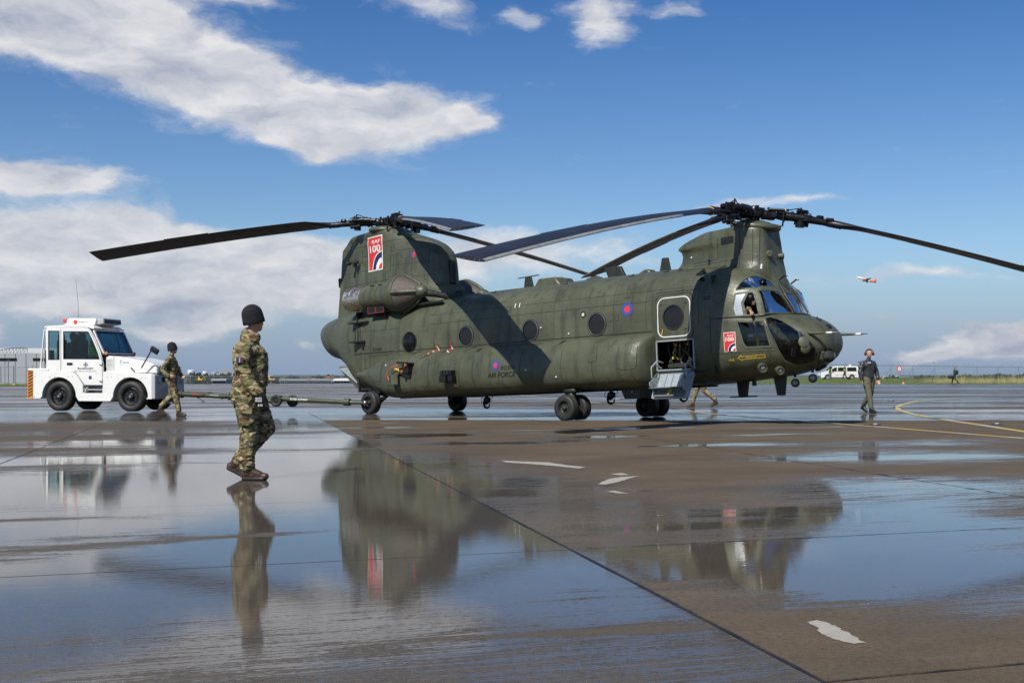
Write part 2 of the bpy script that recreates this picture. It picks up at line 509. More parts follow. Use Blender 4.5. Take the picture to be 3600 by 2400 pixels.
def wet_material(name, far=False):
    m_ = bpy.data.materials.new(name)
    m_.use_nodes = True
    t = NT(m_.node_tree)
    P = t.n('ShaderNodeNewGeometry').outputs['Position']
    sp = t.n('ShaderNodeSeparateXYZ', {0: P})
    flat = t.n('ShaderNodeCombineXYZ', {0: sp.outputs[0], 1: sp.outputs[1], 2: 0.0}).outputs[0]
    rot = t.mapv(flat, (1, 1, 1), (0, 0, GROT))
    wob = t.v('ADD', rot, t.v('SCALE', t.v('SUBTRACT', t.noise(t.mapv(rot, (.35, .9, 1)), 1.0, 3, .55, color=True), (.5, .5, .5)), 2.2))
    if not far:
        # places where water stands (+) or the concrete has dried to damp (-): x, y, rx, ry, weight
        blobs = [(-1.2, 4.6, 3.2, 1.1, .30), (-4.5, 6.2, 3.0, 1.6, .45), (-2.6, 7.9, 1.3, .35, -.9), (-7.2, 12.6, 2.2, .5, -1.3), (-4.6, 9.9, 1.6, .4, -.75), (-1.4, 8.3, .8, .25, -.7), (-2.0, 17.5, 1.4, .35, -.8), (-6.5, 21.5, 3.2, .7, -1.2), (-3.2, 15.2, 1.2, .3, -.7), (-7.5, 17.2, 3.0, .6, -1.3), (.3, 5.3, .9, .12, -.8), (-9.5, 19.5, 4.0, 1.0, -.9), (-5.5, 11.0, 4.6, 5.0, 1.5), (-5.0, 19.5, 4.2, 4.2, .75), (-.9, 13.0, 1.7, 5.0, 1.15), (-.4, 7.6, .9, 2.0, .75), (-1.7, 6.6, 1.3, 1.3, 1.0), (-4.4, 26.0, 2.8, 3.0, .55),
                 (-2.9, 7.15, .50, .42, -1.0), (-2.0, 5.1, 1.6, .35, .25), (-5.6, 14.0, 1.4, .5, -1.1), (-5.2, 16.8, 2.8, .8, -.9), (-7.8, 24.5, 3.5, 1.2, -.8), (-3.9, 9.0, .9, .25, -1.0),
                 (1.7, 6.9, 1.0, .75, 1.55), (2.6, 6.6, 1.5, 1.0, 1.45), (2.9, 8.9, 1.7, 1.5, 1.5), (3.9, 11.6, 2.3, 1.8, 1.4), (.95, 7.55, .55, .30, .8), (1.35, 8.8, .8, .22, .8), (1.5, 9.6, .9, .25, .6),
                 (5.2, 15.8, 2.6, 1.6, 1.35), (6.3, 18.8, 2.8, 1.3, 1.1), (2.7, 18.6, 1.7, .6, 1.3), (.2, 19.6, 2.0, .55, 1.3), (.9, 22.6, 1.6, .40, 1.15), (-1.6, 21.6, 1.3, .6, 1.6), (-.2, 23.4, 2.6, .35, 1.2), (5.8, 24.4, 2.0, .35, 1.1), (1.5, 21.0, 1.1, .35, 1.3), (-2.6, 24.6, 1.3, .4, 1.2), (4.4, 21.6, 2.2, .6, 1.1), (2.9, 24.6, 2.2, .35, 1.0), (-3.3, 26.6, 1.5, .30, 1.1),
                 (2.2, 16.6, 1.3, .3, .6), (.3, 11.0, 1.0, .3, .35), (8.4, 21.0, 3.0, 1.2, .6), (3.8, 7.3, 1.0, .3, -.5)]
        side = t.v('DOT_PRODUCT', t.v('SUBTRACT', flat, (*G0, 0)), (GD.y, -GD.x, 0), out=1)     # metres to the right of the long joint
        left = t.ramp(side, -.05, .05, 1, 0)
        base = t.m('ADD', -0.95, t.m('MULTIPLY', left, 0.74))
        near = t.ramp(t.m('ADD', sp.outputs[1], t.m('MULTIPLY', t.m('SUBTRACT', t.noise(t.mapv(flat, (.12, .3, 1)), 1.0, 3), .5), 2.5)), 27.3, 28.7, 0, 1)
        base = t.m('ADD', t.m('MULTIPLY', base, t.m('SUBTRACT', 1.0, near)), t.m('MULTIPLY', near, t.ramp(sp.outputs[1], 32, 40, .42, .10)))
        bl = []
        for (x, y, rx, ry, wt) in blobs:
            c2 = Matrix.Rotation(GROT, 3, 'Z') @ Vector((x, y, 0))
            bl.append((c2.x, c2.y, rx, ry, 0, wt))
        tot = t.m('ADD', base, blob_sum(t, wob, bl, -1.15))
    else:
        tot = t.m('ADD', .35, 0.0)
    n1 = t.noise(t.mapv(rot, (.10, .42, 1)), 1.0, 5, .62, .3)
    n2 = t.noise(t.mapv(rot, (1.6, 9.0, 1)), 1.0, 4, .6)
    n3 = t.noise(t.mapv(rot, (.9, 55, 1)), 1.0, 4, .6)
    tot = t.m('ADD', tot, t.m('MULTIPLY', t.m('SUBTRACT', n1, .5), 2.3))
    bands = t.noise(t.mapv(flat, (.022, .26, 1), rot=(0, 0, R(4))), 1.0, 5, .6)
    away = t.ramp(sp.outputs[1], 24, 38, 0, 1)
    tot = t.m('ADD', tot, t.m('MULTIPLY', t.m('MULTIPLY', t.m('SUBTRACT', bands, .5), 3.4), away))
    tot = t.m('ADD', tot, t.m('MULTIPLY', t.m('SUBTRACT', n2, .5), 1.5))
    tot = t.m('ADD', tot, t.m('MULTIPLY', t.m('SUBTRACT', n3, .5), .6))
    streak = t.noise(t.mapv(rot, (1.1, 44, 1), loc=(3, 1, 0)), 1.0, 5, .7)
    grit = t.noise(t.mapv(rot, (26, 60, 1)), 1.0, 3, .7)
    peek = t.m('ADD', t.m('MULTIPLY', t.m('SUBTRACT', streak, .5), 2.2), t.m('MULTIPLY', t.m('SUBTRACT', grit, .5), 1.5))
    wet = t.ramp(t.m('ADD', t.m('MINIMUM', tot, t.ramp(sp.outputs[1], 4.6, 8.5, .30, 1.0)), peek), -.10, .18)
    film = t.ramp(tot, -.75, .05)                      # damp before it is wet
    # concrete
    g1 = t.noise(t.mapv(rot, (.5, .9, 1)), 1.0, 6, .65)
    g2 = t.noise(flat, 34, 4, .7)
    g3 = t.n('ShaderNodeTexVoronoi', {'Vector': flat, 'Scale': 150.0}).outputs['Distance']
    g4 = t.noise(t.mapv(rot, (1.2, 40, 1)), 1.0, 4, .65)
    c = t.mix(t.ramp(g1, .3, .7), (.155, .118, .078), (.098, .077, .053))
    c = t.mix(t.m('MULTIPLY', t.ramp(g2, .42, .66), .7), c, (.070, .052, .037))
    c = t.mix(t.m('MULTIPLY', t.ramp(g3, .0, .40, 1, 0), .50), c, (.26, .22, .165))
    g5 = t.n('ShaderNodeTexVoronoi', {'Vector': flat, 'Scale': 62.0}).outputs['Distance']
    c = t.mix(t.m('MULTIPLY', t.ramp(g5, .0, .22, 1, 0), .55), c, (.045, .036, .028))
    c = t.mix(t.m('MULTIPLY', t.ramp(g4, .48, .72), .35), c, (.085, .073, .062))
    c = t.mix(t.m('MULTIPLY', wet, .45), c, (.050, .040, .030))
    if not far:
        c = t.mix(t.m('MULTIPLY', left, .45), c, (.088, .080, .070))
    rough = t.m('ADD', t.m('MULTIPLY', t.m('SUBTRACT', 1.0, film), .20), .45)
    rough = t.m('ADD', t.m('MULTIPLY', rough, t.m('SUBTRACT', 1.0, wet)), t.m('MULTIPLY', wet, t.m('ADD', .012, t.m('MULTIPLY', t.ramp(sp.outputs[1], 20, 60, 0, 1), .17))))
    # relief: broom streaks and grit where it is only damp, a slack water skin where it is wet
    hd = t.m('ADD', t.m('MULTIPLY', g4, .9), t.m('ADD', t.m('MULTIPLY', g2, 1.0), t.m('MULTIPLY', n3, .6)))
    hw = t.m('ADD', t.m('MULTIPLY', t.noise(t.mapv(rot, (1.2, 26, 1)), 1.0, 4, .65), .85), t.m('MULTIPLY', t.noise(t.mapv(rot, (3, 6, 1)), 1.0, 2), .25))
    hgt = t.m('ADD', t.m('MULTIPLY', hd, t.m('MULTIPLY', t.m('SUBTRACT', 1.0, wet), .0022)), t.m('MULTIPLY', hw, .00028))
    bn = t.n('ShaderNodeBump', {'Height': hgt, 'Strength': 1.0, 'Distance': 1.0})
    p = t.n('ShaderNodeBsdfPrincipled', {'Base Color': c, 'Roughness': rough, 'IOR': 1.34, 'Specular IOR Level': t.m('ADD', t.m('ADD', .04, t.m('MULTIPLY', film, .10)), t.m('MULTIPLY', wet, .36)), 'Normal': bn.outputs[0]})
    t.n('ShaderNodeOutputMaterial', {0: p})
    return m_


M_WET = wet_material('wet_concrete')
M_WETFAR = wet_material('wet_concrete_far', True)
M_SEAL = pmat('joint_sealant', (.012, .012, .013), .45, var=.4, scale=12, bump=.6, bscale=30)

NI, NJ0, NJ1 = 5, -3, 8                       # slabs -5..4 across, -3..7 away
apron = empty('apron', (0, 0, 0))
tag(apron, kind='structure')
far_x = 4000
bed = G().box((0, 20, -.14), (120, 80, .16)).build('joint_bed', M_SEAL, apron)
for j in range(NJ0, NJ1):
    for i in range(-NI, NI):
        q = [gpt(i, j), gpt(i + 1, j), gpt(i + 1, j + 1), gpt(i, j + 1)]
        cx = sum((p for p in q), Vector((0, 0))) / 4
        ins = []
        for k, p in enumerate(q):
            sx = 1 if k in (0, 3) else -1
            sy = 1 if k in (0, 1) else -1
            gx = .011
            gy = (.012 if i >= 0 else .006) if (j if k in (0, 1) else j + 1) <= 0 else .0025
            ins.append(p + GC * (sx * gx) + GD * (sy * gy))
        dz = random.uniform(-.0012, .0012)
        # joint edges are a little ragged and worn round
        rag = []
        for k in range(4):
            a, b = ins[k], ins[(k + 1) % 4]
            nseg = 6
            nrm = (cx - (a + b) / 2).normalized()
            for s_ in range(nseg):
                f = s_ / nseg
                rag.append(a.lerp(b, f) + nrm * (random.uniform(0, .005 if j <= 0 else .0015) if s_ else 0))
        n_ = len(rag)
        V = [(p.x, p.y, dz) for p in rag] + [(p.x, p.y, -.05) for p in rag]
        F = [tuple(range(n_))] + [(k, k + n_, (k + 1) % n_ + n_, (k + 1) % n_) for k in range(n_)]
        me = bpy.data.meshes.new('concrete_slab')
        me.from_pydata(V, [], F)
        link('concrete_slab', me, M_WET, apron)
# sealant beads standing in the near joints
sb = G()
for (a, b) in [(gpt(0, -3), gpt(0, 8)), (gpt(1, -3), gpt(1, 8)), (gpt(-1, -3), gpt(-1, 8))] + [(gpt(0, j), gpt(5, j)) for j in (-2, -1, 0)]:
    L_ = (b - a).length
    nn = int(L_ / .12)
    pts = []
    for k in range(nn + 1):
        p = a.lerp(b, k / nn)
        pts.append((p.x + random.uniform(-.003, .003), p.y + random.uniform(-.003, .003), -.010 + random.uniform(-.003, .006)))
    sb.tube(pts, .010, 5)
o = sb.build('joint_sealant', M_SEAL, apron, 60)
tag(o, kind='stuff')
# the rest of the apron as one sheet round the slab field
hull = [gpt(-NI, NJ0), gpt(NI, NJ0), gpt(NI, NJ1), gpt(-NI, NJ1)]
outer = [(-500, -40), (500, -40), (500, 135.0), (-500, 108.0)]
t_ = tessellate_polygon([[Vector((*p, 0)) for p in outer], [Vector((p.x, p.y, 0)) for p in hull]])
me = bpy.data.meshes.new('apron_sheet')
me.from_pydata([(*p, 0) for p in outer] + [(p.x, p.y, 0) for p in hull], [], [tuple(f) for f in t_])
bm = bmesh.new(); bm.from_mesh(me)
bmesh.ops.recalc_face_normals(bm, faces=bm.faces)
for f_ in bm.faces:
    if f_.normal.z < 0:
        f_.normal_flip()
bm.to_mesh(me); bm.free()
link('apron_sheet', me, M_WET, apron)
# distant land under the horizon
M_LAND = pmat('far_land', (.075, .085, .05), .9, var=.3, scale=.01, coord='Object')
gr = G().add([(x, y, z) for y, z in ((-300, -.3), (100, -.3), (140, -.35), (500, -8), (5000, -8)) for x in (-4500, 4500)], [(2 * k, 2 * k + 1, 2 * k + 3, 2 * k + 2) for k in range(4)])
tag(gr.build('ground', M_LAND), kind='structure')


def stripe(name, pts, wd, mat, z=.004, parent=None, jag=0.0):
    """painted line lying on the apron"""
    V, F = [], []
    for i, p in enumerate(pts):
        p = Vector(p)
        d = (Vector(pts[min(i + 1, len(pts) - 1)]) - Vector(pts[max(i - 1, 0)])).normalized()
        n_ = Vector((-d.y, d.x))
        ww = wd / 2 * (1 + random.uniform(-jag, jag))
        V += [(p.x + n_.x * ww, p.y + n_.y * ww, z), (p.x - n_.x * ww, p.y - n_.y * ww, z)]
    for i in range(len(pts) - 1):
        F.append((2 * i, 2 * i + 1, 2 * i + 3, 2 * i + 2))
    me = bpy.data.meshes.new(name)
    me.from_pydata(V, [], F)
    return link(name, me, mat, parent)


def line_mat(name, col):
    m_ = bpy.data.materials.new(name)
    m_.use_nodes = True
    t = NT(m_.node_tree)
    P = t.n('ShaderNodeNewGeometry').outputs['Position']
    nz = t.noise(P, 9, 5, .7)
    c = t.mix(t.ramp(nz, .55, .68), col, (.15, .12, .08))
    p = t.n('ShaderNodeBsdfPrincipled', {'Base Color': c, 'Roughness': t.ramp(t.noise(P, 1.2, 3), .4, .6, .15, .5)})
    t.n('ShaderNodeOutputMaterial', {0: p})
    return m_


M_LINE = line_mat('yellow_line_paint', (.62, .42, .05))


LINE1 = [(-6.0, 69.0), (0.0, 62.1), (3.14, 43.67), (4.6, 39.62), (5.245, 32.5), (6.73, 27.07), (8.47, 20.38)]
# ------------------------------------------------------------------ the helicopter
# body frame: x forward, y to port, z up, origin on the ground under the front wheels
PITCH = 0.044
heli = empty('transport_helicopter', (2.446, 29.33, 0))
heli.rotation_euler = (Matrix.Rotation(-0.7365, 4, 'Z') @ Matrix.Rotation(-PITCH, 4, 'Y')).to_euler()
tag(heli, 'dark green twin rotor transport helicopter being towed backwards on the wet apron', 'helicopter')


def interp(tab, x):
    """piecewise smooth interpolation of rows [x, a, b, ...]"""
    if x <= tab[0][0]:
        return list(tab[0][1:])
    for a, b in zip(tab, tab[1:]):
        if x <= b[0]:
            f = (x - a[0]) / (b[0] - a[0])
            return [p + (q - p) * f for p, q in zip(a[1:], b[1:])]
    return list(tab[-1][1:])


def catmull(tab, n):
    """resample a table with n points per span on a monotone-ish cubic"""
    T = [list(r) for r in tab]
    outr = []
    for i in range(len(T) - 1):
        p0, p1, p2, p3 = T[max(i - 1, 0)], T[i], T[i + 1], T[min(i + 2, len(T) - 1)]
        h = p2[0] - p1[0]
        for k in range(n):
            f = k / n
            row = [p1[0] + h * f]
            for c in range(1, len(p1)):
                d1 = (p2[c] - p0[c]) / max(p2[0] - p0[0], 1e-6) * h
                d2 = (p3[c] - p1[c]) / max(p3[0] - p1[0], 1e-6) * h
                s_ = p2[c] - p1[c]
                if d1 * s_ <= 0: d1 = 0
                if d2 * s_ <= 0: d2 = 0
                lim = 3 * abs(s_)
                d1 = max(-lim, min(lim, d1)); d2 = max(-lim, min(lim, d2))
                row.append((2 * f ** 3 - 3 * f ** 2 + 1) * p1[c] + (f ** 3 - 2 * f * f + f) * d1 + (-2 * f ** 3 + 3 * f * f) * p2[c] + (f ** 3 - f * f) * d2)
            outr.append(row)
    outr.append(T[-1])
    return outr


# x, half width, top, bottom, widest height, top exponent, bottom exponent
HULL = [(-10.58, .0, 2.6702, 2.6698, 2.67, 2, 2), (-10.55, .17, 2.80, 2.54, 2.67, 2, 2), (-10.46, .33, 2.89, 2.41, 2.66, 2, 2), (-10.25, .52, 3.00, 2.16, 2.62, 2.1, 2.1),
        (-9.9, .72, 3.08, 1.93, 2.55, 2.3, 2.2), (-9.3, .93, 3.17, 1.86, 2.45, 2.5, 2.6), (-8.95, 1.02, 3.21, 1.72, 2.4, 2.7, 2.9), (-8.6, 1.11, 3.24, 1.42, 2.3, 2.8, 3.2), (-8.25, 1.18, 3.26, 1.08, 2.2, 2.9, 3.6),
        (-7.9, 1.23, 3.27, .87, 2.1, 3.1, 3.6), (-7.3, 1.28, 3.28, .80, 2.0, 3.2, 4), (-6.3, 1.30, 3.28, .71, 2.0, 3.2, 4), (-3, 1.30, 3.28, .70, 2.0, 3.2, 4), (0, 1.30, 3.28, .70, 2.0, 3.2, 4),
        (3.0, 1.30, 3.28, .71, 2.0, 3.2, 4), (3.6, 1.29, 3.28, .74, 1.95, 3.2, 3.8)]
NOSE = [(3.6, 1.285, 2.13, .74, 1.85, 9, 3.8), (4.0, 1.25, 2.13, .77, 1.75, 8, 3.3), (4.4, 1.18, 2.13, .80, 1.65, 6, 3.0), (4.75, 1.07, 2.13, .83, 1.62, 4.6, 2.8), (5.0, .975, 2.10, .88, 1.60, 3.4, 2.7),
        (5.25, .86, 2.03, .95, 1.58, 2.9, 2.6), (5.45, .74, 1.94, 1.03, 1.56, 2.6, 2.5), (5.6, .62, 1.84, 1.11, 1.53, 2.4, 2.4), (5.72, .47, 1.73, 1.20, 1.49, 2.3, 2.3), (5.79, .30, 1.62, 1.29, 1.46, 2.2, 2.2), (5.81, .12, 1.53, 1.39, 1.457, 2, 2), (5.815, .0, 1.4552, 1.4548, 1.455, 2, 2)]


def section(row, n):
    x, w_, zt, zb, zc, nt, nb = row
    P = []
    for k in range(n + 1):
        ph = math.pi * (.5 - k / n)
        c_, s_ = max(math.cos(ph), 0), math.sin(ph)
        e = nt if s_ >= 0 else nb
        yy = w_ * c_ ** (2 / e)
        zz = zc + (zt - zc if s_ >= 0 else zc - zb) * (abs(s_) ** (2 / e)) * (1 if s_ >= 0 else -1)
        P.append((x, -yy, zz))
    return P


def grid(rows, flip=False):
    n = len(rows[0])
    V = [p for r in rows for p in r]
    F = []
    for i in range(len(rows) - 1):
        for k in range(n - 1):
            a, b, c, d = i * n + k, i * n + k + 1, (i + 1) * n + k + 1, (i + 1) * n + k
            F.append((a, d, c, b) if flip else (a, b, c, d))
    return V, F


def hull_grid():
    rows = catmull(HULL[:12], 4)[:-1] + [r for x in np.arange(-6.3, 3.0, .31) for r in [[x] + interp(HULL, x)]] + catmull(HULL[-2:], 3)
    return grid([section(r, 44) for r in rows])


def nose_grid():
    return grid([section(r, 44) for r in catmull(NOSE, 5)])


# cockpit glasshouse: plan outlines (x, half width) at several heights
CANOPY = {2.07: [(3.58, 1.28), (4.0, 1.245), (4.4, 1.14), (4.72, .985), (4.84, .70), (4.95, .40), (5.01, .22), (5.03, 0)],
          2.35: [(3.58, 1.285), (4.0, 1.22), (4.4, 1.08), (4.67, .93), (4.78, .66), (4.85, .38), (4.88, .22), (4.89, 0)],
          2.62: [(3.58, 1.26), (4.0, 1.16), (4.38, 1.0), (4.60, .86), (4.67, .60), (4.71, .36), (4.725, .22), (4.73, 0)],
          2.82: [(3.58, 1.19), (4.0, 1.07), (4.30, .90), (4.44, .74), (4.52, .53), (4.56, .33), (4.575, .2), (4.58, 0)],
          3.00: [(3.58, 1.06), (3.95, .93), (4.20, .76), (4.32, .60), (4.38, .44), (4.42, .28), (4.43, .15), (4.435, 0)],
          3.15: [(3.58, .86), (3.86, .74), (4.02, .60), (4.12, .46), (4.18, .34), (4.22, .22), (4.24, .12), (4.245, 0)],
          3.27: [(3.58, .45), (3.7, .40), (3.8, .32), (3.86, .25), (3.9, .18), (3.93, .12), (3.95, .06), (3.96, 0)]}


def canopy_grid():
    zs = sorted(CANOPY)
    rows = []
    tab = [[z] + [c for p in CANOPY[z] for c in p] for z in zs]
    for r in catmull(tab, 4):
        pts = [(r[1 + 2 * i], r[2 + 2 * i]) for i in range(8)]
        # refine along the outline, keeping the post corner fairly crisp
        ln = []
        for i in range(7):
            p0, p1, p2, p3 = pts[max(i - 1, 0)], pts[i], pts[i + 1], pts[min(i + 2, 7)]
            if i == 6: p3 = (pts[6][0], -pts[6][1])
            for k in range(5):
                f = k / 5
                q = [.5 * ((2 * p1[c]) + (-p0[c] + p2[c]) * f + (2 * p0[c] - 5 * p1[c] + 4 * p2[c] - p3[c]) * f * f + (-p0[c] + 3 * p1[c] - 3 * p2[c] + p3[c]) * f ** 3) for c in (0, 1)]
                lin = [p1[c] + (p2[c] - p1[c]) * f for c in (0, 1)]
                ln.append([(q[c] + lin[c]) / 2 for c in (0, 1)])
        ln.append(list(pts[7]))
        rows.append([(p[0], -max(p[1], 0), r[0]) for p in ln])
    return grid(rows, True)


# sponson: the long fuel pod on the lower flank
POD_ST = [(-7.95, .0, .25), (-7.6, .12, .35), (-7.2, .30, .5), (-6.7, .58, .72), (-6.3, .80, .88), (-5.9, .95, .97), (-5.4, 1, 1), (1.72, 1, 1), (1.88, .985, 1), (2.01, .90, .985), (2.10, .74, .97), (2.16, .48, .94), (2.185, .0, .90)]
POD_SEC = [(1.265, 1.92), (1.29, 1.875), (1.36, 1.85), (1.48, 1.83), (1.62, 1.77), (1.745, 1.66), (1.83, 1.50), (1.875, 1.32), (1.88, 1.12), (1.85, .95), (1.77, .82), (1.64, .74), (1.45, .705), (1.2, .695)]


def pod_grid():
    rows = []
    for (x, s_, q) in catmull(POD_ST[:7], 4)[:-1] + [(x, 1, 1) for x in np.arange(-5.4, 1.7, .36)] + catmull(POD_ST[7:], 4):
        r = []
        for i, (y, z) in enumerate(POD_SEC):
            hw_, _, hb_, hc_, _, hn_ = interp(HULL, x)
            zq = max(min(z, hc_), hb_ + .004)
            y0 = hw_ * max(1 - ((hc_ - zq) / (hc_ - hb_)) ** hn_, 0) ** (1 / hn_) - .03
            yy = y0 + (y - y0) * s_ if y > 1.265 or s_ > .5 else y0
            z0 = 1.25
            zz = z0 + (z - z0) * (q if z > z0 else 1.0)
            if x < -6.3 and z < z0:
                zb_ = interp(HULL, x)[2] + .005
                zz = z0 + (z - z0) * (z0 - zb_) / (z0 - .695) if zb_ < z0 else z0 + .01
            r.append((x, -yy, zz))
        # smooth outline
        rr = []
        for i in range(len(r) - 1):
            p0, p1, p2, p3 = r[max(i - 1, 0)], r[i], r[i + 1], r[min(i + 2, len(r) - 1)]
            for k in range(3):
                f = k / 3
                rr.append(tuple(.5 * ((2 * p1[c]) + (-p0[c] + p2[c]) * f + (2 * p0[c] - 5 * p1[c] + 4 * p2[c] - p3[c]) * f * f + (-p0[c] + 3 * p1[c] - 3 * p2[c] + p3[c]) * f ** 3) for c in range(3)))
        rr.append(r[-1])
        rows.append(rr)
    return grid(rows)


# aft pylon: z, front x, back x, front half width, max half width, x of max, tail half width
AFT = [(2.85, -4.55, -9.96, .30, .86, -6.6, .16), (3.15, -4.80, -9.94, .22, .74, -6.7, .10), (3.45, -5.03, -9.92, .19, .66, -6.8, .08), (3.62, -5.10, -9.90, .20, .63, -6.85, .07), (3.72, -5.27, -9.88, .20, .62, -6.9, .07), (4.1, -5.28, -9.84, .19, .58, -7.0, .06),
       (4.35, -5.30, -9.80, .18, .55, -7.1, .055), (4.5, -5.34, -9.78, .17, .54, -7.1, .055), (4.62, -5.42, -9.77, .16, .53, -7.2, .05), (4.8, -5.62, -9.74, .14, .51, -7.3, .05), (4.95, -5.92, -9.72, .13, .50, -7.4, .05), (5.07, -6.25, -9.68, .12, .50, -7.5, .05),
       (5.18, -6.6, -9.52, .12, .49, -7.5, .06), (5.28, -6.9, -9.33, .12, .495, -7.6, .12), (5.37, -7.05, -9.15, .12, .485, -7.7, .16), (5.42, -7.2, -8.98, .08, .44, -7.75, .12), (5.44, -7.4, -8.8, .0, .2, -7.8, .05)]
FWDP = [(2.60, 4.735, 1.3, .10, .20, 4.2, .2), (2.72, 4.69, 1.3, .14, .30, 4.15, .2), (2.85, 4.62, 1.3, .19, .46, 4.05, .25), (2.97, 4.56, 1.35, .24, .62, 3.95, .30), (3.12, 4.52, 1.60, .28, .66, 3.9, .22), (3.25, 4.49, 1.90, .30, .60, 3.9, .16), (3.42, 4.47, 2.12, .30, .57, 3.95, .12), (3.6, 4.45, 2.18, .30, .56, 3.95, .11), (3.7, 4.44, 2.16, .30, .555, 3.95, .13),
        (3.76, 4.43, 2.10, .30, .55, 3.95, .16), (3.82, 4.42, 2.14, .30, .55, 3.95, .16), (3.92, 4.41, 2.36, .30, .545, 3.95, .18), (4.00, 4.40, 2.62, .28, .53, 3.95, .2), (4.07, 4.36, 2.90, .25, .50, 3.95, .22), (4.10, 4.3, 3.15, .1, .4, 3.9, .15)]


def pylon_grid(tab, sgn):
    rows = []
    for (z, xf, xb, wf, wm, xm, wt) in catmull(tab, 4):
        r = []
        n1, n2 = 14, 20
        for k in range(n1 + 1):                       # front quarter: blunt
            f = k / n1
            t = f * math.pi / 2
            x = xm + (xf - xm) * math.cos(t) ** .9 if k < n1 else xm
            wv = wf + (wm - wf) * math.sin(t) ** 1.15
            if k == 0:
                r.append((xf, 0, z))
            r.append((x, -wv, z))
        for k in range(1, n2 + 1):
            f = k / n2
            x = xm + (xb - xm) * f
            e = .5 - .5 * math.cos(math.pi * min(f * 1.0, 1))
            wv = wm + (wt - wm) * (f * .55 + e * .45)
            r.append((x, -wv, z))
        r.append((xb - .02, -wt * .5, z))
        r.append((xb - .03, 0, z))
        rows.append(r)
    top = [(p[0], p[1] * .02, rows[-1][0][2] + .003) for p in rows[-1]]
    rows.append(top)
    return grid(rows, True)


def bm_of(VF):
    me = bpy.data.meshes.new('tmp')
    me.from_pydata(VF[0], [], VF[1])
    bm = bmesh.new()
    bm.from_mesh(me)
    bpy.data.meshes.remove(me)
    bmesh.ops.remove_doubles(bm, verts=bm.verts, dist=1e-5)
    return bm


SKINS = {k: bm_of(f()) for k, f in (('hull', hull_grid), ('nose', nose_grid), ('canopy', canopy_grid), ('pod', pod_grid), ('aft', lambda: pylon_grid(AFT, 1)), ('fwd', lambda: pylon_grid(FWDP, 1)))}
BVHS = {k: BVHTree.FromBMesh(b) for k, b in SKINS.items()}


def cast(p, d, which=None):
    """first hit on the body skins from p along d -> (point, outward normal)"""
    best = None
    d = Vector(d).normalized()
    for k in (which or BVHS):
        h = BVHS[k].ray_cast(Vector(p), d)
        if h[0] is not None and (best is None or h[3] < best[2]):
            n_ = h[1] if h[1].dot(d) < 0 else -h[1]
            best = (h[0], n_, h[3])
    return (best[0], best[1]) if best else None


def side(x, z, off=.005, which=None):
    """the point of the starboard flank at body x, z"""
    h = cast((x, -5, z), (0, 1, 0), which)
    if h is None:
        return None
    return h[0] + h[1] * off


# ---- cutting windows into the skins
PANES = {}


def newell(pts):
    n_ = Vector((0, 0, 0))
    for i, p in enumerate(pts):
        q = pts[(i + 1) % len(pts)]
        n_ += Vector(((p[1] - q[1]) * (p[2] + q[2]), (p[2] - q[2]) * (p[0] + q[0]), (p[0] - q[0]) * (p[1] + q[1])))
    return n_.normalized()


def inside2(p, poly):
    c = False
    j = len(poly) - 1
    for i in range(len(poly)):
        if (poly[i][1] > p[1]) != (poly[j][1] > p[1]) and p[0] < (poly[j][0] - poly[i][0]) * (p[1] - poly[i][1]) / (poly[j][1] - poly[i][1] + 1e-12) + poly[i][0]:
            c = not c
        j = i
    return c


def cut(bm, pts, d=None):
    """cut the outline through the skin along d and lift the faces inside it out as a new mesh"""
    pts = [Vector(p) for p in pts]
    d = Vector(d).normalized() if d is not None else newell(pts)
    cen = sum(pts, Vector()) / len(pts)
    rad = max((p - cen).length for p in pts) + .12
    if d.dot(Vector((.3, -1, .1))) < 0:
        d = -d

    def local():
        return [f for f in bm.faces if (f.calc_center_median() - cen).length < rad + .25 and any((v.co - cen).length < rad + .3 for v in f.verts) and abs((f.calc_center_median() - cen).dot(d)) < .45]
    for i, p in enumerate(pts):
        q = pts[(i + 1) % len(pts)]
        nrm = (q - p).cross(d)
        if nrm.length < 1e-9:
            continue
        m0 = (p + q) / 2
        L_ = (q - p).length
        fs = [f for f in local() if (f.calc_center_median() - m0).length < L_ / 2 + .30]
        geom = list({v for f in fs for v in f.verts}) + list({e for f in fs for e in f.edges}) + fs
        bmesh.ops.bisect_plane(bm, geom=geom, dist=1e-5, plane_co=p, plane_no=nrm.normalized())
    u = d.orthogonal().normalized()
    v = d.cross(u)
    P2 = [((p - cen).dot(u), (p - cen).dot(v)) for p in pts]
    ins = []
    for f in local():
        c_ = f.calc_center_median() - cen
        if inside2((c_.dot(u), c_.dot(v)), P2):
            ins.append(f)
    vm, V, F = {}, [], []
    for f in ins:
        ff = []
        for w_ in f.verts:
            if w_ not in vm:
                vm[w_] = len(V)
                V.append(tuple(w_.co))
            ff.append(vm[w_])
        F.append(tuple(ff))
    bmesh.ops.delete(bm, geom=ins, context='FACES')
    return V, F


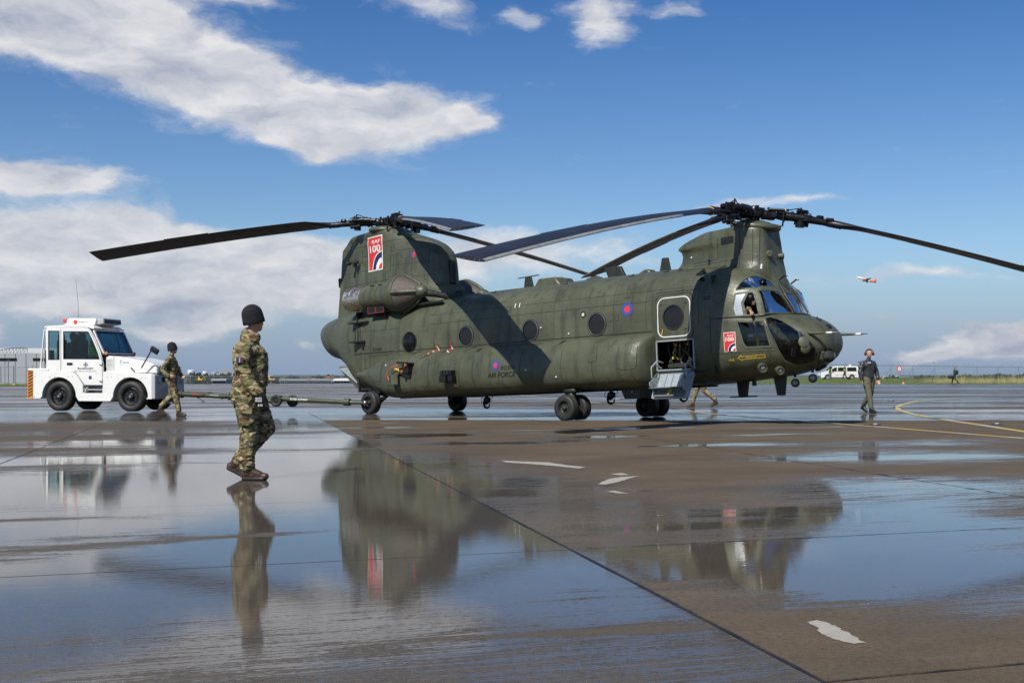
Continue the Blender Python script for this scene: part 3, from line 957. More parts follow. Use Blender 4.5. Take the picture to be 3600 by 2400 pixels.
def surf_ring(name, pts, width, lift, mat, parent, d=None, inner=0.0, closed=True):
    """a flat strip lying on the skin along an outline"""
    pts = [Vector(p) for p in pts]
    cen = sum(pts, Vector()) / len(pts)
    nn = newell(pts)
    if nn.dot(Vector((.3, -1, .1))) < 0:
        nn = -nn
    V, F = [], []
    n_ = len(pts)
    for i, p in enumerate(pts):
        a, b = pts[i - 1], pts[(i + 1) % n_]
        t1, t2 = (p - a).normalized(), (b - p).normalized()
        o_ = (t1.cross(nn) + t2.cross(nn)).normalized()
        if o_.dot(p - cen) < 0:
            o_ = -o_
        k = 1 / max(.5, math.cos(t1.angle(t2) / 2)) if t1.length and t2.length else 1
        for w_, l_ in ((-inner, lift * .2), (-inner + .004, lift), (width, lift), (width + .004, -.004)):
            V.append(p + o_ * w_ * k + nn * l_)
    for i in range(n_ if closed else n_ - 1):
        j = (i + 1) % n_
        for k in range(3):
            F.append((i * 4 + k, i * 4 + k + 1, j * 4 + k + 1, j * 4 + k))
    g = G().add(V, F)
    return g


def mirror(V):
    return [(v[0], -v[1], v[2]) for v in V]


def hpart(name, g, mat, parent=None, smooth=40, port=False, bevel=0.0):
    o = g.build(name, mat, parent or heli, smooth, bevel)
    if port:
        g2 = G()
        g2.add(mirror(g.V), [tuple(reversed(f)) for f in g.F])
        g2.M = list(g.M)
        g2.build(name, mat, parent or heli, smooth, bevel)
    return o


def round_pts(x, z, r, n=20):
    return [side(x + r * math.cos(2 * math.pi * k / n), z + r * math.sin(2 * math.pi * k / n), 0) for k in range(n)]


def window(nm, bmk, pts, d=None, mat=None, fw=.03, port=True, frame=M_GREEN, lift=.008, pane=True, cx=None):
    V, F = cut(SKINS[bmk], pts, d)
    g = surf_ring(nm, pts, fw, lift, frame, heli)
    fr = g.build(nm, frame, heli, 50)
    frs = [fr]
    if port:
        g2 = G().add(mirror(g.V), [tuple(reversed(f)) for f in g.F])
        frs.append(g2.build(nm, frame, heli, 50))
    if pane and V:
        for i, f_ in enumerate(frs):
            nn = newell([Vector(p) for p in pts])
            if nn.dot(Vector((.3, -1, .1))) < 0:
                nn = -nn
            off = nn * -.006
            VV = [(v[0] + off.x, v[1] + off.y, v[2] + off.z) for v in V]
            me = bpy.data.meshes.new('pane')
            me.from_pydata(VV if i == 0 else mirror(VV), [], F if i == 0 else [tuple(reversed(q)) for q in F])
            link('pane', me, mat, f_, 180)
    return fr, V, F


# cockpit glass: outlines on the skin
LOWWIN = [(4.228, -1.211, 1.947), (4.72, -1.062, 1.935), (4.775, -1.062, 1.776), (4.85, -1.03, 1.431), (4.397, -1.174, 1.435), (4.341, -1.191, 1.523)]
AFTPANE = [(4.154, -1.125, 2.541), (4.337, -1.046, 2.555), (4.268, -1.121, 2.36), (4.329, -1.134, 2.10), (4.174, -1.174, 2.10), (4.124, -1.195, 2.252)]
OPENWIN = [(4.395, -1.02, 2.56), (4.472, -.981, 2.555), (4.545, -1.0, 2.383), (4.615, -1.034, 2.10), (4.392, -1.088, 2.10), (4.327, -1.109, 2.344)]
EYEBROW = [(4.166, -1.077, 2.659), (4.2, -1.004, 2.762), (4.249, -.895, 2.86), (4.309, -.758, 2.923), (4.37, -.658, 2.932), (4.478, -.506, 2.878), (4.542, -.414, 2.824), (4.605, -.356, 2.759), (4.645, -.37, 2.69), (4.514, -.883, 2.669)]
WSNEAR = [(4.571, -.901, 2.594), (4.665, -.60, 2.60), (4.715, -.36, 2.585), (4.85, -.300, 2.388), (4.975, -.260, 2.143), (4.87, -.60, 2.125), (4.723, -.945, 2.115)]
WSCENT = [(4.765, -.185, 2.55), (4.86, -.185, 2.36), (4.995, -.185, 2.14), (5.02, 0, 2.135), (4.995, .185, 2.14), (4.86, .185, 2.36), (4.765, .185, 2.55), (4.775, 0, 2.555)]
CHIN = [(4.785, -1.02, 2.005), (4.861, -.96, 2.03), (5.041, -.875, 1.934), (5.212, -.836, 1.82), (5.367, -.783, 1.691), (5.486, -.714, 1.582), (5.579, -.635, 1.458), (5.623, -.553, 1.338), (5.609, -.432, 1.203),
        (5.513, -.369, 1.106), (5.349, -.456, 1.045), (5.215, -.562, 1.025), (5.075, -.785, 1.108), (5.02, -.935, 1.314), (4.965, -.99, 1.506), (4.857, -1.04, 1.77)]
FROST = pmat('frosted_glass', (.36, .40, .44), .25, var=.25, scale=30, spec=.9)  # whitish frosted pane
window('cockpit_window', 'nose', LOWWIN, (0, -1, 0), M_GLASS, .035, frame=M_GREEN2)
window('cockpit_window', 'canopy', AFTPANE, (0, -1, 0), FROST, .028, frame=M_GREEN2)
window('cockpit_window', 'canopy', OPENWIN, (0, -1, 0), M_GLASS, .028, pane=False, frame=M_GREEN2)
window('eyebrow_window', 'canopy', EYEBROW, (.45, -.6, .8), M_GLASS, .02, frame=M_GREEN2)
window('windshield', 'canopy', WSNEAR, (1, -.35, .25), M_GLASS, .022, frame=M_GREEN2)
window('chin_window', 'nose', CHIN, (.55, -.8, .1), M_GLASS, .02, frame=M_GREEN2)
# round cabin windows
ROUND = [(-5.65, 2.14, .25), (-3.59, 2.155, .25), (-1.44, 2.16, .25), (.58, 2.165, .255)]
for i, (x, z, r) in enumerate(ROUND):
    pts = round_pts(x, z, r)
    if i == 0:
        V, F = cut(SKINS['hull'], pts, (0, -1, 0))
        g = surf_ring('f', pts, .022, .014, M_BLACK, heli)
        fr = hpart('bubble_window', g, M_DKGREEN)
        me = G()
        prof = [(.235 * math.sin(t), .15 * math.cos(t)) for t in [math.pi / 2 * k / 9 for k in range(9, -1, -1)]]
        me.lathe(prof, (x, -1.285, z), (0, -1, 0), 28)
        me.build('bubble_pane', M_GLASSD, fr, 180)
    else:
        fr, V, F = window('cabin_window', 'hull', pts, (0, -1, 0), M_GLASSD, .02, frame=M_DKGREEN, lift=.012)
        t_ = G()
        pp = [Vector(p) + Vector((0, -.014, 0)) for p in round_pts(x, z, r - .006)]
        t_.tube(pp + [pp[0]], .006, 6)
        hpart('window_seal', t_, M_MIDGREY, fr)
    if i:
        t2 = G()
        rr = [Vector(p) + Vector((0, .05, 0)) for p in round_pts(x, z, r * .88)]
        t2.tube(rr + [rr[0]], .006, 5)
        t2.build('escape_cord', M_RED, fr, 60)
# crew door opening with its upper leaf still shut
DOOR_OP = [side(x, z, 0, ('hull',)) for x, z in [(2.22, 1.66), (3.17, 1.66), (3.17, 1.12), (3.12, 1.04), (2.27, 1.04), (2.22, 1.12)]]
cut(SKINS['hull'], DOOR_OP, (0, -1, 0))
ul = [side(x, z, 0, ('hull',)) for x, z in rrect(2.225, 1.69, 3.165, 2.665, .13, 4)]
V, F = cut(SKINS['hull'], ul, (0, -1, 0))
door = G().add([(v[0], v[1] - .006, v[2]) for v in V], F)
dbm = bm_of((door.V, door.F))
dp = [(x, y - .006, z) for x, y, z in round_pts(2.68, 2.17, .25)]
dV, dF = cut(dbm, dp, (0, -1, 0))
me = bpy.data.meshes.new('upper_door'); dbm.to_mesh(me); dbm.free()
odoor = link('upper_door', me, M_GREEN, heli, 30)
fr = surf_ring('f', dp, .025, .014, M_BLACK, heli).build('door_window', M_DKGREEN, odoor, 50)
me = bpy.data.meshes.new('pane'); me.from_pydata([(v[0], v[1] + .006, v[2]) for v in dV], [], dF)
link('pane', me, M_GLASSD, fr, 180)
g = surf_ring('f', ul, .018, .004, M_SEAM, heli)
hpart('door_seam', g, M_SEAM)
rg = [side(x, z, .008, ('hull',)) for x, z in rrect(2.285, 1.765, 3.095, 2.585, .15, 6)]
surf_ring('f', rg, .022, .006, M_WHITE, heli).build('white_outline', M_WHITE, odoor, 50)
for x, z in ((2.36, 2.46), (3.0, 2.46), (3.0, 1.9), (2.36, 1.9)):
    p = side(x, z, .01)
    G().lathe([(.0, .012), (.014, .012), (.018, 0)], p, (0, -1, 0), 8).build('latch', M_BLACK, odoor, 40)
G().box((2.40, -1.33, 1.86), (.018, .02, .13), Matrix.Rotation(.2, 3, 'Y')).build('handle', M_YELLOW, odoor)
for x in (2.62, 2.72):
    p = side(x, 1.72, .008)
    G().tube([p, p + Vector((.03, -.03, 0)), p + Vector((.06, 0, 0))], .006, 5).build('grab_ring', M_MIDGREY, odoor, 40)

# write the skins out
skin = {}
for k in ('hull', 'nose', 'canopy', 'pod', 'aft', 'fwd'):
    nm = {'hull': 'fuselage', 'nose': 'nose', 'canopy': 'cockpit_frame', 'pod': 'sponson', 'aft': 'aft_pylon', 'fwd': 'forward_pylon'}[k]
    b = SKINS[k]
    if k == 'nose':
        bmesh.ops.delete(b, geom=[f for f in b.faces if f.calc_center_median().z > 2.085 and f.calc_center_median().x < 4.72 and f.calc_center_median().y > -1.02], context='FACES')
    if k == 'fwd':
        bmesh.ops.delete(b, geom=[f for f in b.faces if f.calc_center_median().z < 2.88 and f.calc_center_median().x < 4.05], context='FACES')
    if k == 'canopy':
        # the middle windshield pane, cut before mirroring
        V, F = cut(b, [(4.772, -.185, 2.545), (4.86, -.185, 2.36), (4.998, -.185, 2.14), (5.06, .05, 2.14), (4.79, .05, 2.56)], (1, 0, .3))
        me = bpy.data.meshes.new('pane')
        V2 = [(v[0] - .006, v[1], v[2]) for v in V]
        n0 = len(V2)
        me.from_pydata(V2 + mirror(V2), [], F + [tuple(reversed([i + n0 for i in f])) for f in F])
        fr = surf_ring('f', WSCENT, .02, .008, M_GREEN, heli).build('centre_windshield', M_GREEN, heli, 50)
        link('pane', me, M_GLASS, fr, 180)
    g = bmesh.ops.duplicate(b, geom=list(b.faces))['geom']
    nf = [e for e in g if isinstance(e, bmesh.types.BMFace)]
    for v_ in {v for f in nf for v in f.verts}:
        v_.co.y = -v_.co.y
    bmesh.ops.reverse_faces(b, faces=nf)
    bmesh.ops.remove_doubles(b, verts=b.verts, dist=2e-4)
    bmesh.ops.recalc_face_normals(b, faces=b.faces)
    me = bpy.data.meshes.new(nm)
    b.to_mesh(me)
    skin[k] = link(nm, me, M_GREEN, heli, 32)
    b.free()
CANF = skin['canopy']

# rivet rows along the canopy frames and skins, joined as one part
rv = G()


def rivets(pts, n, r=.0065, off=.009):
    for k in range(n):
        f = k / max(n - 1, 1) * (len(pts) - 1)
        i = min(int(f), len(pts) - 2)
        p = Vector(pts[i]).lerp(Vector(pts[i + 1]), f - i)
        h = cast((p.x + (1.2 if p.x > 4.6 else 0), -5, p.z), (-.25 if p.x > 4.6 else 0, 1, 0))
        if h:
            q = h[0] + h[1] * off
            a = h[1].orthogonal().normalized() * r
            b_ = h[1].cross(a).normalized() * r
            rv.add([q + a, q + b_, q - a, q - b_, q + h[1] * .004], [(0, 1, 4), (1, 2, 4), (2, 3, 4), (3, 0, 4)])


def grow(pts, k):
    c_ = sum((Vector(p) for p in pts), Vector()) / len(pts)
    return [c_ + (Vector(p) - c_) * k for p in pts]


for poly, k, n_ in ((LOWWIN, 1.12, 60), (AFTPANE, 1.16, 34), (OPENWIN, 1.16, 34)):
    q = grow(poly, k)
    rivets(q + [q[0]], n_)
for z in (2.86, 2.91, 1.88, 2.99):
    rivets([(1.0, 0, z), (3.3, 0, z)], 70, .005, .003)
for x in (1.05, 1.95, 3.32, -6.05, -4.2, -.7):
    rivets([(x, 0, 1.9), (x, 0, 3.0)], 36, .005, .003)
for x in (1.62, 1.70):
    rivets([(x + .3, 0, 1.75), (x + .3, 0, .8)], 30, .005, .003)
for z in (3.14, 3.2):
    rivets([(2.3, 0, z), (4.2, 0, z)], 60, .005, .003)
for x in (4.20, 4.26):
    rivets([(x, 0, 3.16), (x, 0, 3.85)], 26, .005, .003)
o = rv.build('rivets', M_GREEN2, heli, fixn=False)
tag(o, kind='stuff')

# ---- decals and panels laid on the flanks


def lay(name, tris2, mp, mat, parent, off=.006):
    """2-D triangles (points s,t) through mp(s,t)->body x,z -> onto the flank"""
    bm = bmesh.new()
    vm = {}
    for t3 in tris2:
        vs = []
        for p in t3:
            k = (round(p[0], 5), round(p[1], 5))
            if k not in vm:
                vm[k] = bm.verts.new((k[0], k[1], 0))
            vs.append(vm[k])
        if len(set(vs)) == len(vs):
            try:
                bm.faces.new(vs)
            except ValueError:
                pass
    if not bm.verts:
        return None
    xs = [v.co.x for v in bm.verts]; ys = [v.co.y for v in bm.verts]
    step = .06
    for a0, a1, ax in ((min(xs), max(xs), 0), (min(ys), max(ys), 1)):
        k = a0 + step
        while k < a1:
            co = [0, 0, 0]; no = [0, 0, 0]
            co[ax] = k; no[ax] = 1
            bmesh.ops.bisect_plane(bm, geom=list(bm.verts) + list(bm.edges) + list(bm.faces), dist=1e-6, plane_co=co, plane_no=no)
            k += step
    last = None
    for v in bm.verts:
        x, z = mp(v.co.x, v.co.y)
        h = cast((x, -5, z), (0, 1, 0))
        if h is not None:
            v.co = h[0] + h[1] * off
            last = v.co.copy()
        else:
            v.co = (x, last.y if last else -1.3, z)
    for f in bm.faces:
        f.normal_update()
        if f.normal.y > 0:
            f.normal_flip()
    me = bpy.data.meshes.new(name)
    bm.to_mesh(me)
    bm.free()
    return link(name, me, mat, parent)


def text_mesh(s_, bold=0.0, shear=0.0, space=1.0):
    cu = bpy.data.curves.new('t', 'FONT')
    cu.body = s_
    cu.size = 1
    cu.offset = bold
    cu.shear = shear
    cu.space_character = space
    cu.resolution_u = 3
    ob = bpy.data.objects.new('t', cu)
    COL.objects.link(ob)
    dg = bpy.context.evaluated_depsgraph_get()
    me = bpy.data.meshes.new_from_object(ob.evaluated_get(dg))
    co = [tuple(v.co) for v in me.vertices]
    me.calc_loop_triangles()
    tris = [[(co[i][0], co[i][1]) for i in t.vertices] for t in me.loop_triangles]
    bpy.data.objects.remove(ob)
    bpy.data.curves.remove(cu)
    bpy.data.meshes.remove(me)
    xs = [p[0] for t in tris for p in t]; ys = [p[1] for t in tris for p in t]
    return tris, (min(xs), max(xs), min(ys), max(ys))


def text_on(name, s_, x0, x1, z0, z1, mat, parent, bold=0.0, shear=0.0, off=.008, space=1.0):
    tr, (a, b, c, d) = text_mesh(s_, bold, shear, space)
    return lay(name, tr, lambda u, v: (x0 + (u - a) / (b - a) * (x1 - x0), z0 + (v - c) / (d - c) * (z1 - z0)), mat, parent, off)


def flat(poly, holes=()):
    loops = [list(poly)] + [list(h) for h in holes]
    allp = [p for l in loops for p in l]
    return [[allp[i] for i in t] for t in tessellate_polygon([[Vector((p[0], p[1], 0)) for p in l] for l in loops])]


def ident(u, v):
    return (u, v)


def poster(x0, x1, z0, z1):
    w_, h_ = x1 - x0, z1 - z0
    p = lay('centenary_poster', flat([(x0, z0), (x1, z0), (x1, z1), (x0, z1)]), ident, M_WHITE, heli, .006)
    b = .045 * w_
    lay('red_field', flat([(x0 + b, z0 + b), (x1 - b, z0 + b), (x1 - b, z1 - b), (x0 + b, z1 - b)]), ident, M_RED, p, .010)
    text_on('lettering', 'RAF', x0 + .34 * w_, x0 + .88 * w_, z0 + .78 * h_, z0 + .885 * h_, M_WHITE, p, .006, 0, .014)
    text_on('lettering', '100', x0 + .16 * w_, x0 + .87 * w_, z0 + .535 * h_, z0 + .745 * h_, M_WHITE, p, .022, 0, .014, 1.0)
    cx, cz, ro = x1 - b, z0 + b, .60 * w_

    def arc(r0, r1):
        n_ = 14
        o_ = [(cx - r1 * math.sin(math.pi / 2 * k / n_), cz + r1 * math.cos(math.pi / 2 * k / n_)) for k in range(n_ + 1)]
        i_ = [(cx - r0 * math.sin(math.pi / 2 * k / n_), cz + r0 * math.cos(math.pi / 2 * k / n_)) for k in range(n_, -1, -1)] if r0 > 0 else [(cx, cz)]
        return flat(o_ + i_)
    lay('emblem_ring', arc(ro, ro * 1.07), ident, M_WHITE, p, .014)
    lay('emblem_ring', arc(ro * .66, ro), ident, M_NAVY, p, .014)
    lay('emblem_ring', arc(ro * .34, ro * .66), ident, M_WHITE, p, .014)
    return p


poster(-8.25, -7.48, 4.28, 5.25)
poster(3.905, 4.17, 1.35, 1.757)
# roundels
for (x, z, r) in ((1.448, 2.437, .155), (-2.075, 1.352, .118)):
    p = lay('roundel', flat(circ(x, z, r, n=28)), ident, M_BLUE, heli, .006)
    lay('roundel_centre', flat(circ(x, z, r * .52, n=20)), ident, M_RED, p, .010)
text_on('lettering', 'ROYAL', -1.905, -1.435, 1.238, 1.335, M_MARK, heli, .012, .28)
text_on('lettering', 'AIR FORCE', -2.345, -1.43, 1.065, 1.185, M_MARK, heli, .012, .28)
text_on('serial_number', 'ZD983', -7.115, -6.737, 1.985, 2.06, M_MARK, heli, 0, .1)
# fin flash
lay('fin_flash', flat([(-6.34, 4.475), (-6.265, 4.475), (-6.265, 4.62), (-6.34, 4.62)]), ident, M_BLUE, heli, .008)
lay('fin_flash', flat([(-6.265, 4.475), (-6.19, 4.475), (-6.19, 4.62), (-6.265, 4.62)]), ident, M_RED, heli, .008)
# rescue arrow
ar = [(4.163, 1.208), (4.262, 1.272), (4.262, 1.240), (4.735, 1.262), (4.735, 1.195), (4.262, 1.172), (4.262, 1.145)]
c_ = (4.42, 1.21)
inn = [(4.185, 1.208), (4.252, 1.250), (4.252, 1.229), (4.725, 1.251), (4.725, 1.206), (4.252, 1.183), (4.252, 1.167)]
arrow = lay('rescue_arrow', flat(ar, [inn]), ident, M_YELLOW, heli, .006)
text_on('lettering', 'RESCUE', 4.36, 4.57, 1.198, 1.232, M_YELLOW, arrow, .0)
for k in range(4):
    x = 3.96 + k * .033
    s_ = .010 + .006 * k
    lay('hazard_bar', flat([(x, 1.175 - s_ * .9), (x + .014, 1.175 - s_ * .9), (x + .026, 1.18 + s_), (x + .012, 1.18 + s_)]), ident, M_YELLOW, heli, .006)
# small white and cream ticks
for x, z in ((4.405, 3.147), (-1.98, 2.80), (-1.84, 2.80)):
    lay('marker_tick', flat([(x - .012, z - .05), (x + .012, z - .05), (x + .012, z + .05), (x - .012, z + .05)]), ident, M_WHITE, heli, .005)
# circles
p = lay('fuel_port', flat(circ(.182, 2.415, .075, n=20)), ident, M_MARK, heli, .006)
lay('port_centre', flat(circ(.182, 2.415, .042, n=16)), ident, pmat('cream_paint', (.55, .5, .38), .5), p, .010)
lay('round_cover', flat(circ(3.792, 2.495, .12, n=24), [circ(3.792, 2.495, .112, n=24)]), ident, M_SEAM, heli, .004)


def seam(pts, wd=.008, nm='panel_seam', mat=None):
    """a recessed looking joint line: thin dark strip along body x,z points"""
    for a, b in zip(pts, pts[1:]):
        d = Vector((b[0] - a[0], b[1] - a[1]))
        if d.length < 1e-6:
            continue
        n_ = Vector((-d.y, d.x)).normalized() * wd * .75
        nseg = max(1, int(d.length / .1))
        for k in range(nseg):
            f0, f1 = k / nseg, (k + 1) / nseg
            P_ = [(a[0] + d.x * f0 + n_.x, a[1] + d.y * f0 + n_.y), (a[0] + d.x * f1 + n_.x, a[1] + d.y * f1 + n_.y), (a[0] + d.x * f1 - n_.x, a[1] + d.y * f1 - n_.y), (a[0] + d.x * f0 - n_.x, a[1] + d.y * f0 - n_.y)]
            ps = []
            ok = True
            for q in P_:
                h = cast((q[0], -5, q[1]), (0, 1, 0))
                if h is None:
                    ok = False
                    break
                ps.append(h[0] + h[1] * .0035)
            if ok and max((ps[i] - ps[i - 1]).length for i in range(4)) < .4:
                SEAMS.add(ps, [(0, 1, 2, 3)])


SEAMS = G()
for x in (-6.05, -4.2, -2.1, -.7, 1.05, 1.95, 3.32):
    seam([(x, 1.93), (x, 3.05)], .006)
for x in (-5.6, -5.05, -4.55, -3.3, -2.85, -1.3, -.05, .85):
    seam([(x, .80), (x, 1.72)], .009)
seam([(-7.9, 1.93), (2.1, 1.90)], .016)
seam([(-7.3, 1.86), (-6.3, 1.86)], .01)
for z in (2.55, 2.78):
    seam([(-4.9, z), (3.2, z + .02)], .005)
seam([(2.2, 2.73), (3.25, 2.73)], .016)
seam([(-8.0, 2.55), (-6.05, 2.52)], .005)
seam([(-7.95, 1.9), (-7.95, 2.95)], .007)
seam([(-7.95, 1.95), (-6.1, 1.95)], .006)
for z in (3.45, 3.98, 4.35, 4.75, 5.05):
    seam([(-9.7 + (5.1 - z) * .0, z), (-5.6, z - .02)], .006)
for x in (-9.0, -8.45, -7.35, -7.0, -6.3, -5.75):
    seam([(x, 3.3), (x, 4.95)], .006)
seam([(2.35, 3.25), (4.35, 3.15)], .008)
for x in (3.95, 4.236, 4.36):
    seam([(x, 3.18), (x, 3.95)], .010)
seam([(2.55, 3.35), (3.95, 3.35)], .004)
seam([(3.6, .95), (3.6, 2.05)], .005)
seam([(4.93, .95), (4.80, 1.35)], .006)
seam([(3.62, 1.32), (4.95, 1.32)], .005)
o = SEAMS.build('panel_seams', M_SEAM, heli, fixn=False)
tag(o, kind='stuff')


def panel(x0, z0, x1, z1, r=.02, mat=None, lift=.010, seamw=.010, rot=0.0, name='access_panel'):
    """a separate cover plate standing proud of the skin with a dark joint round it"""
    out = rrect(x0 - seamw, z0 - seamw, x1 + seamw, z1 + seamw, r + seamw, 3)
    inn = rrect(x0, z0, x1, z1, r, 3)
    p = lay(name, flat(inn), ident, mat or M_GREEN, heli, lift)
    if p:
        lay('panel_joint', flat(out), ident, M_SEAM, p, lift * .5)
    return p


panel(1.55, 1.08, 2.02, 1.64, .10)                                             # big sponson hatch
for a in ((-4.97, 2.80, -4.78, 2.90), (-7.05, 2.52, -6.6, 2.8), (.88, 2.2, 1.07, 2.34), (1.12, 2.20, 1.20, 2.33), (1.33, 2.70, 1.50, 2.81), (.72, 1.30, .98, 1.48), (1.0, .80, 1.25, .92), (-5.1, 2.40, -4.95, 2.52),
          (-4.85, 1.93, -4.72, 2.05), (-6.25, 1.93, -6.08, 2.03), (-8.6, 2.0, -8.2, 2.16), (-7.55, 2.03, -7.3, 2.12), (-3.72, 1.40, -3.62, 1.55), (-7.05, 4.62, -6.8, 4.75), (-6.9, 3.95, -6.72, 4.1), (-8.9, 4.6, -8.6, 4.95),
          (-6.6, 3.6, -6.4, 3.85), (2.95, 3.6, 3.1, 3.7), (-4.75, .95, -4.4, 1.6), (-6.0, 1.02, -5.55, 1.55), (3.45, 1.9, 3.6, 2.1), (-7.35, 4.2, -7.12, 4.9), (2.5, 3.42, 3.3, 3.9), (-6.9, 1.15, -6.3, 1.55)):
    panel(*a, lift=.007, seamw=.006)
for x, z in ((-2.9, 1.72), (-5.3, 1.78), (-4.2, 1.78), (-3.35, 1.80), (-.3, 1.76)):
    lay('vent_slot', flat([(x, z), (x + .11, z + .02), (x + .12, z + .09), (x + .01, z + .07)]), ident, M_MARK, heli, .006)
for x, z in ((-6.1, 1.55), (-.25, 2.0), (-.2, 1.0), (2.45, 3.56), (-1.1, 2.2), (-1.1, 1.2)):
    p = side(x, z, .0)
    if p:
        g = G().ball((p.x, p.y - .008, p.z), .022, 10)
        g.build('position_light', M_WHITE, heli, 180)
# dark hatch on the forward pylon, sensor box and vents
lay('pylon_vent', flat(rrect(3.42, 3.72, 3.78, 3.87, .02)), ident, M_MARK, heli, .008)
b = lay('sensor_box', flat(rrect(3.425, 2.48, 3.61, 2.555, .01)), ident, M_MARK, heli, .01)
for x in (3.46, 3.52, 3.57):
    q = side(x, 2.515, .02)
    G().ball((q.x, q.y, q.z), .012, 8).build('sensor_eye', M_GREY, b, 180)
p = side(3.351, 2.927, 0)
hpart('exhaust_stub', G().lathe([(.045, 0), (.05, .05), (.035, .05), (.033, 0)], p, (0, -1, .3), 14), M_BLACK)

# ---- engines
for s_ in (-1, 1):
    ey = 1.17 * s_
    e = empty('engine', (0, 0, 0), parent=heli)
    g = G().lathe([(.30, -7.45), (.33, -7.40), (.345, -7.0), (.345, -6.60), (.38, -6.45), (.47, -6.22), (.495, -6.05), (.49, -5.97), (.46, -5.95)], (0, ey, 3.44), (1, 0, 0), 36)
    nac = g.build('nacelle', M_GREEN, e, 40)
    g = G().lathe([(.29, -8.12), (.318, -8.10), (.322, -8.06), (.312, -8.04), (.312, -7.88), (.325, -7.87), (.325, -7.84), (.314, -7.83), (.314, -7.66), (.328, -7.65), (.328, -7.62), (.32, -7.60), (.31, -7.45), (.25, -7.40), (.27, -8.1), (.29, -8.12)], (0, ey, 3.44), (1, 0, 0), 36)
    ex = g.build('exhaust_pipe', M_EXH, e, 40)
    g = G()
    for k in range(6):
        t = k * 1.05 + .4
        g.box((-7.64, ey + .335 * math.cos(t), 3.44 + .335 * math.sin(t)), (.06, .035, .035))
        g.box((-7.98, ey + .325 * math.cos(t + .5), 3.44 + .325 * math.sin(t + .5)), (.03, .03, .03))
    g.build('clamp', M_STEEL, e)
    # intake screen: four mesh segments between ribs, with the drive bullet in front
    for k in range(4):
        a0 = math.pi / 2 * k + .10
        g = G().lathe([(.475, -5.96), (.44, -5.85), (.34, -5.62), (.23, -5.42), (.17, -5.34)], (0, ey, 3.44), (1, 0, 0), 10, a0, a0 + math.pi / 2 - .20)
        g.build('intake_screen', M_SCREEN, e, 60)
    g = G()
    for k in range(4):
        a = math.pi / 2 * k
        pts = [(x, ey + r * math.cos(a), 3.44 + r * math.sin(a)) for r, x in ((.485, -5.96), (.455, -5.83), (.355, -5.60), (.245, -5.40), (.17, -5.30))]
        pts = [(x, ey + (y - ey), z) for x, y, z in pts]
        g.tube(pts, [.045, .05, .045, .04, .04], 6)
    g.lathe([(.50, -6.05), (.505, -5.98), (.49, -5.94), (.46, -5.93)], (0, ey, 3.44), (1, 0, 0), 36)
    g.build('intake_rib', M_GREEN, e, 50)
    g = G().lathe([(.17, -5.46), (.185, -5.36), (.185, -5.28), (.15, -5.18), (.08, -5.10), (0, -5.07)], (0, ey, 3.44), (1, 0, 0), 24)
    g.build('bullet', M_GREEN, e, 50)
    g = G().tube([(-5.25, ey, 3.42), (-5.0, ey * .82, 3.36), (-4.70, ey * .5, 3.26), (-4.5, ey * .3, 3.2)], [.10, .085, .08, .09], 12)
    g.build('drive_shaft', M_DKGREEN, e, 50)
    # mount down to the fuselage shoulder, louvre with red edge
    g = G().box((-6.75, ey * .86, 3.22), (1.1, .42, .42)).box((-6.9, ey * .5, 3.45), (.9, .9, .22))
    g.build('engine_mount', M_GREEN, e, bevel=.04)
    yy = ey + s_ * .075
    lo = G().box((-6.86, yy + s_ * .10, 3.08), (.66, .05, .20)).build('louvre', M_DKGREEN, e)
    fr_ = G()
    for k in (-.16, .16):
        for dx, dz, lx, lz in ((0, .085, .30, .012), (0, -.085, .30, .012), (-.15, 0, .012, .17), (.15, 0, .012, .17)):
            fr_.box((-6.86 + k + dx, yy + s_ * .128, 3.08 + dz), (lx, .008, lz))
    fr_.build('red_outline', pmat('shaded_red', (.30, .03, .025), .6), e)  # red darkened in its colour for the shade under the engine
    for k in (-.16, .16):
        G().box((-6.86 + k, yy + s_ * .128, 3.08), (.26, .006, .14)).build('grille', M_BLACK, lo)
    for k in (0, 1):
        G().box((-6.95 + k * .33, ey + s_ * .21, 3.44 + .275), (.16, .06, .02), Matrix.Rotation(s_ * .65, 3, 'X')).build('cooling_slot', M_BLACK, e)
    # ledge at the shoulder under the engine
    g = G().box((-5.55, s_ * 1.02, 3.05), (1.9, .28, .035), Matrix.Rotation(s_ * .5, 3, 'X') @ Matrix.Rotation(-.035, 3, 'Y'))
    g.build('walkway_ledge', M_DKGREEN, e)
# heat exchanger mouth in the aft pylon nose
g = G().box((-5.30, 0, 4.02), (.13, .24, .62), bev=.02)
mouth = g.build('cooler_mouth', M_BLACK, heli)
G().box((-5.30, 0, 4.02), (.13, .08, .5)).build('cooler_core', M_HUB, mouth)
hpart('pylon_root_fairing', G().box((-4.9, 0, 3.34), (.7, .42, .3), bev=.1), M_DKGREEN, bevel=.03)

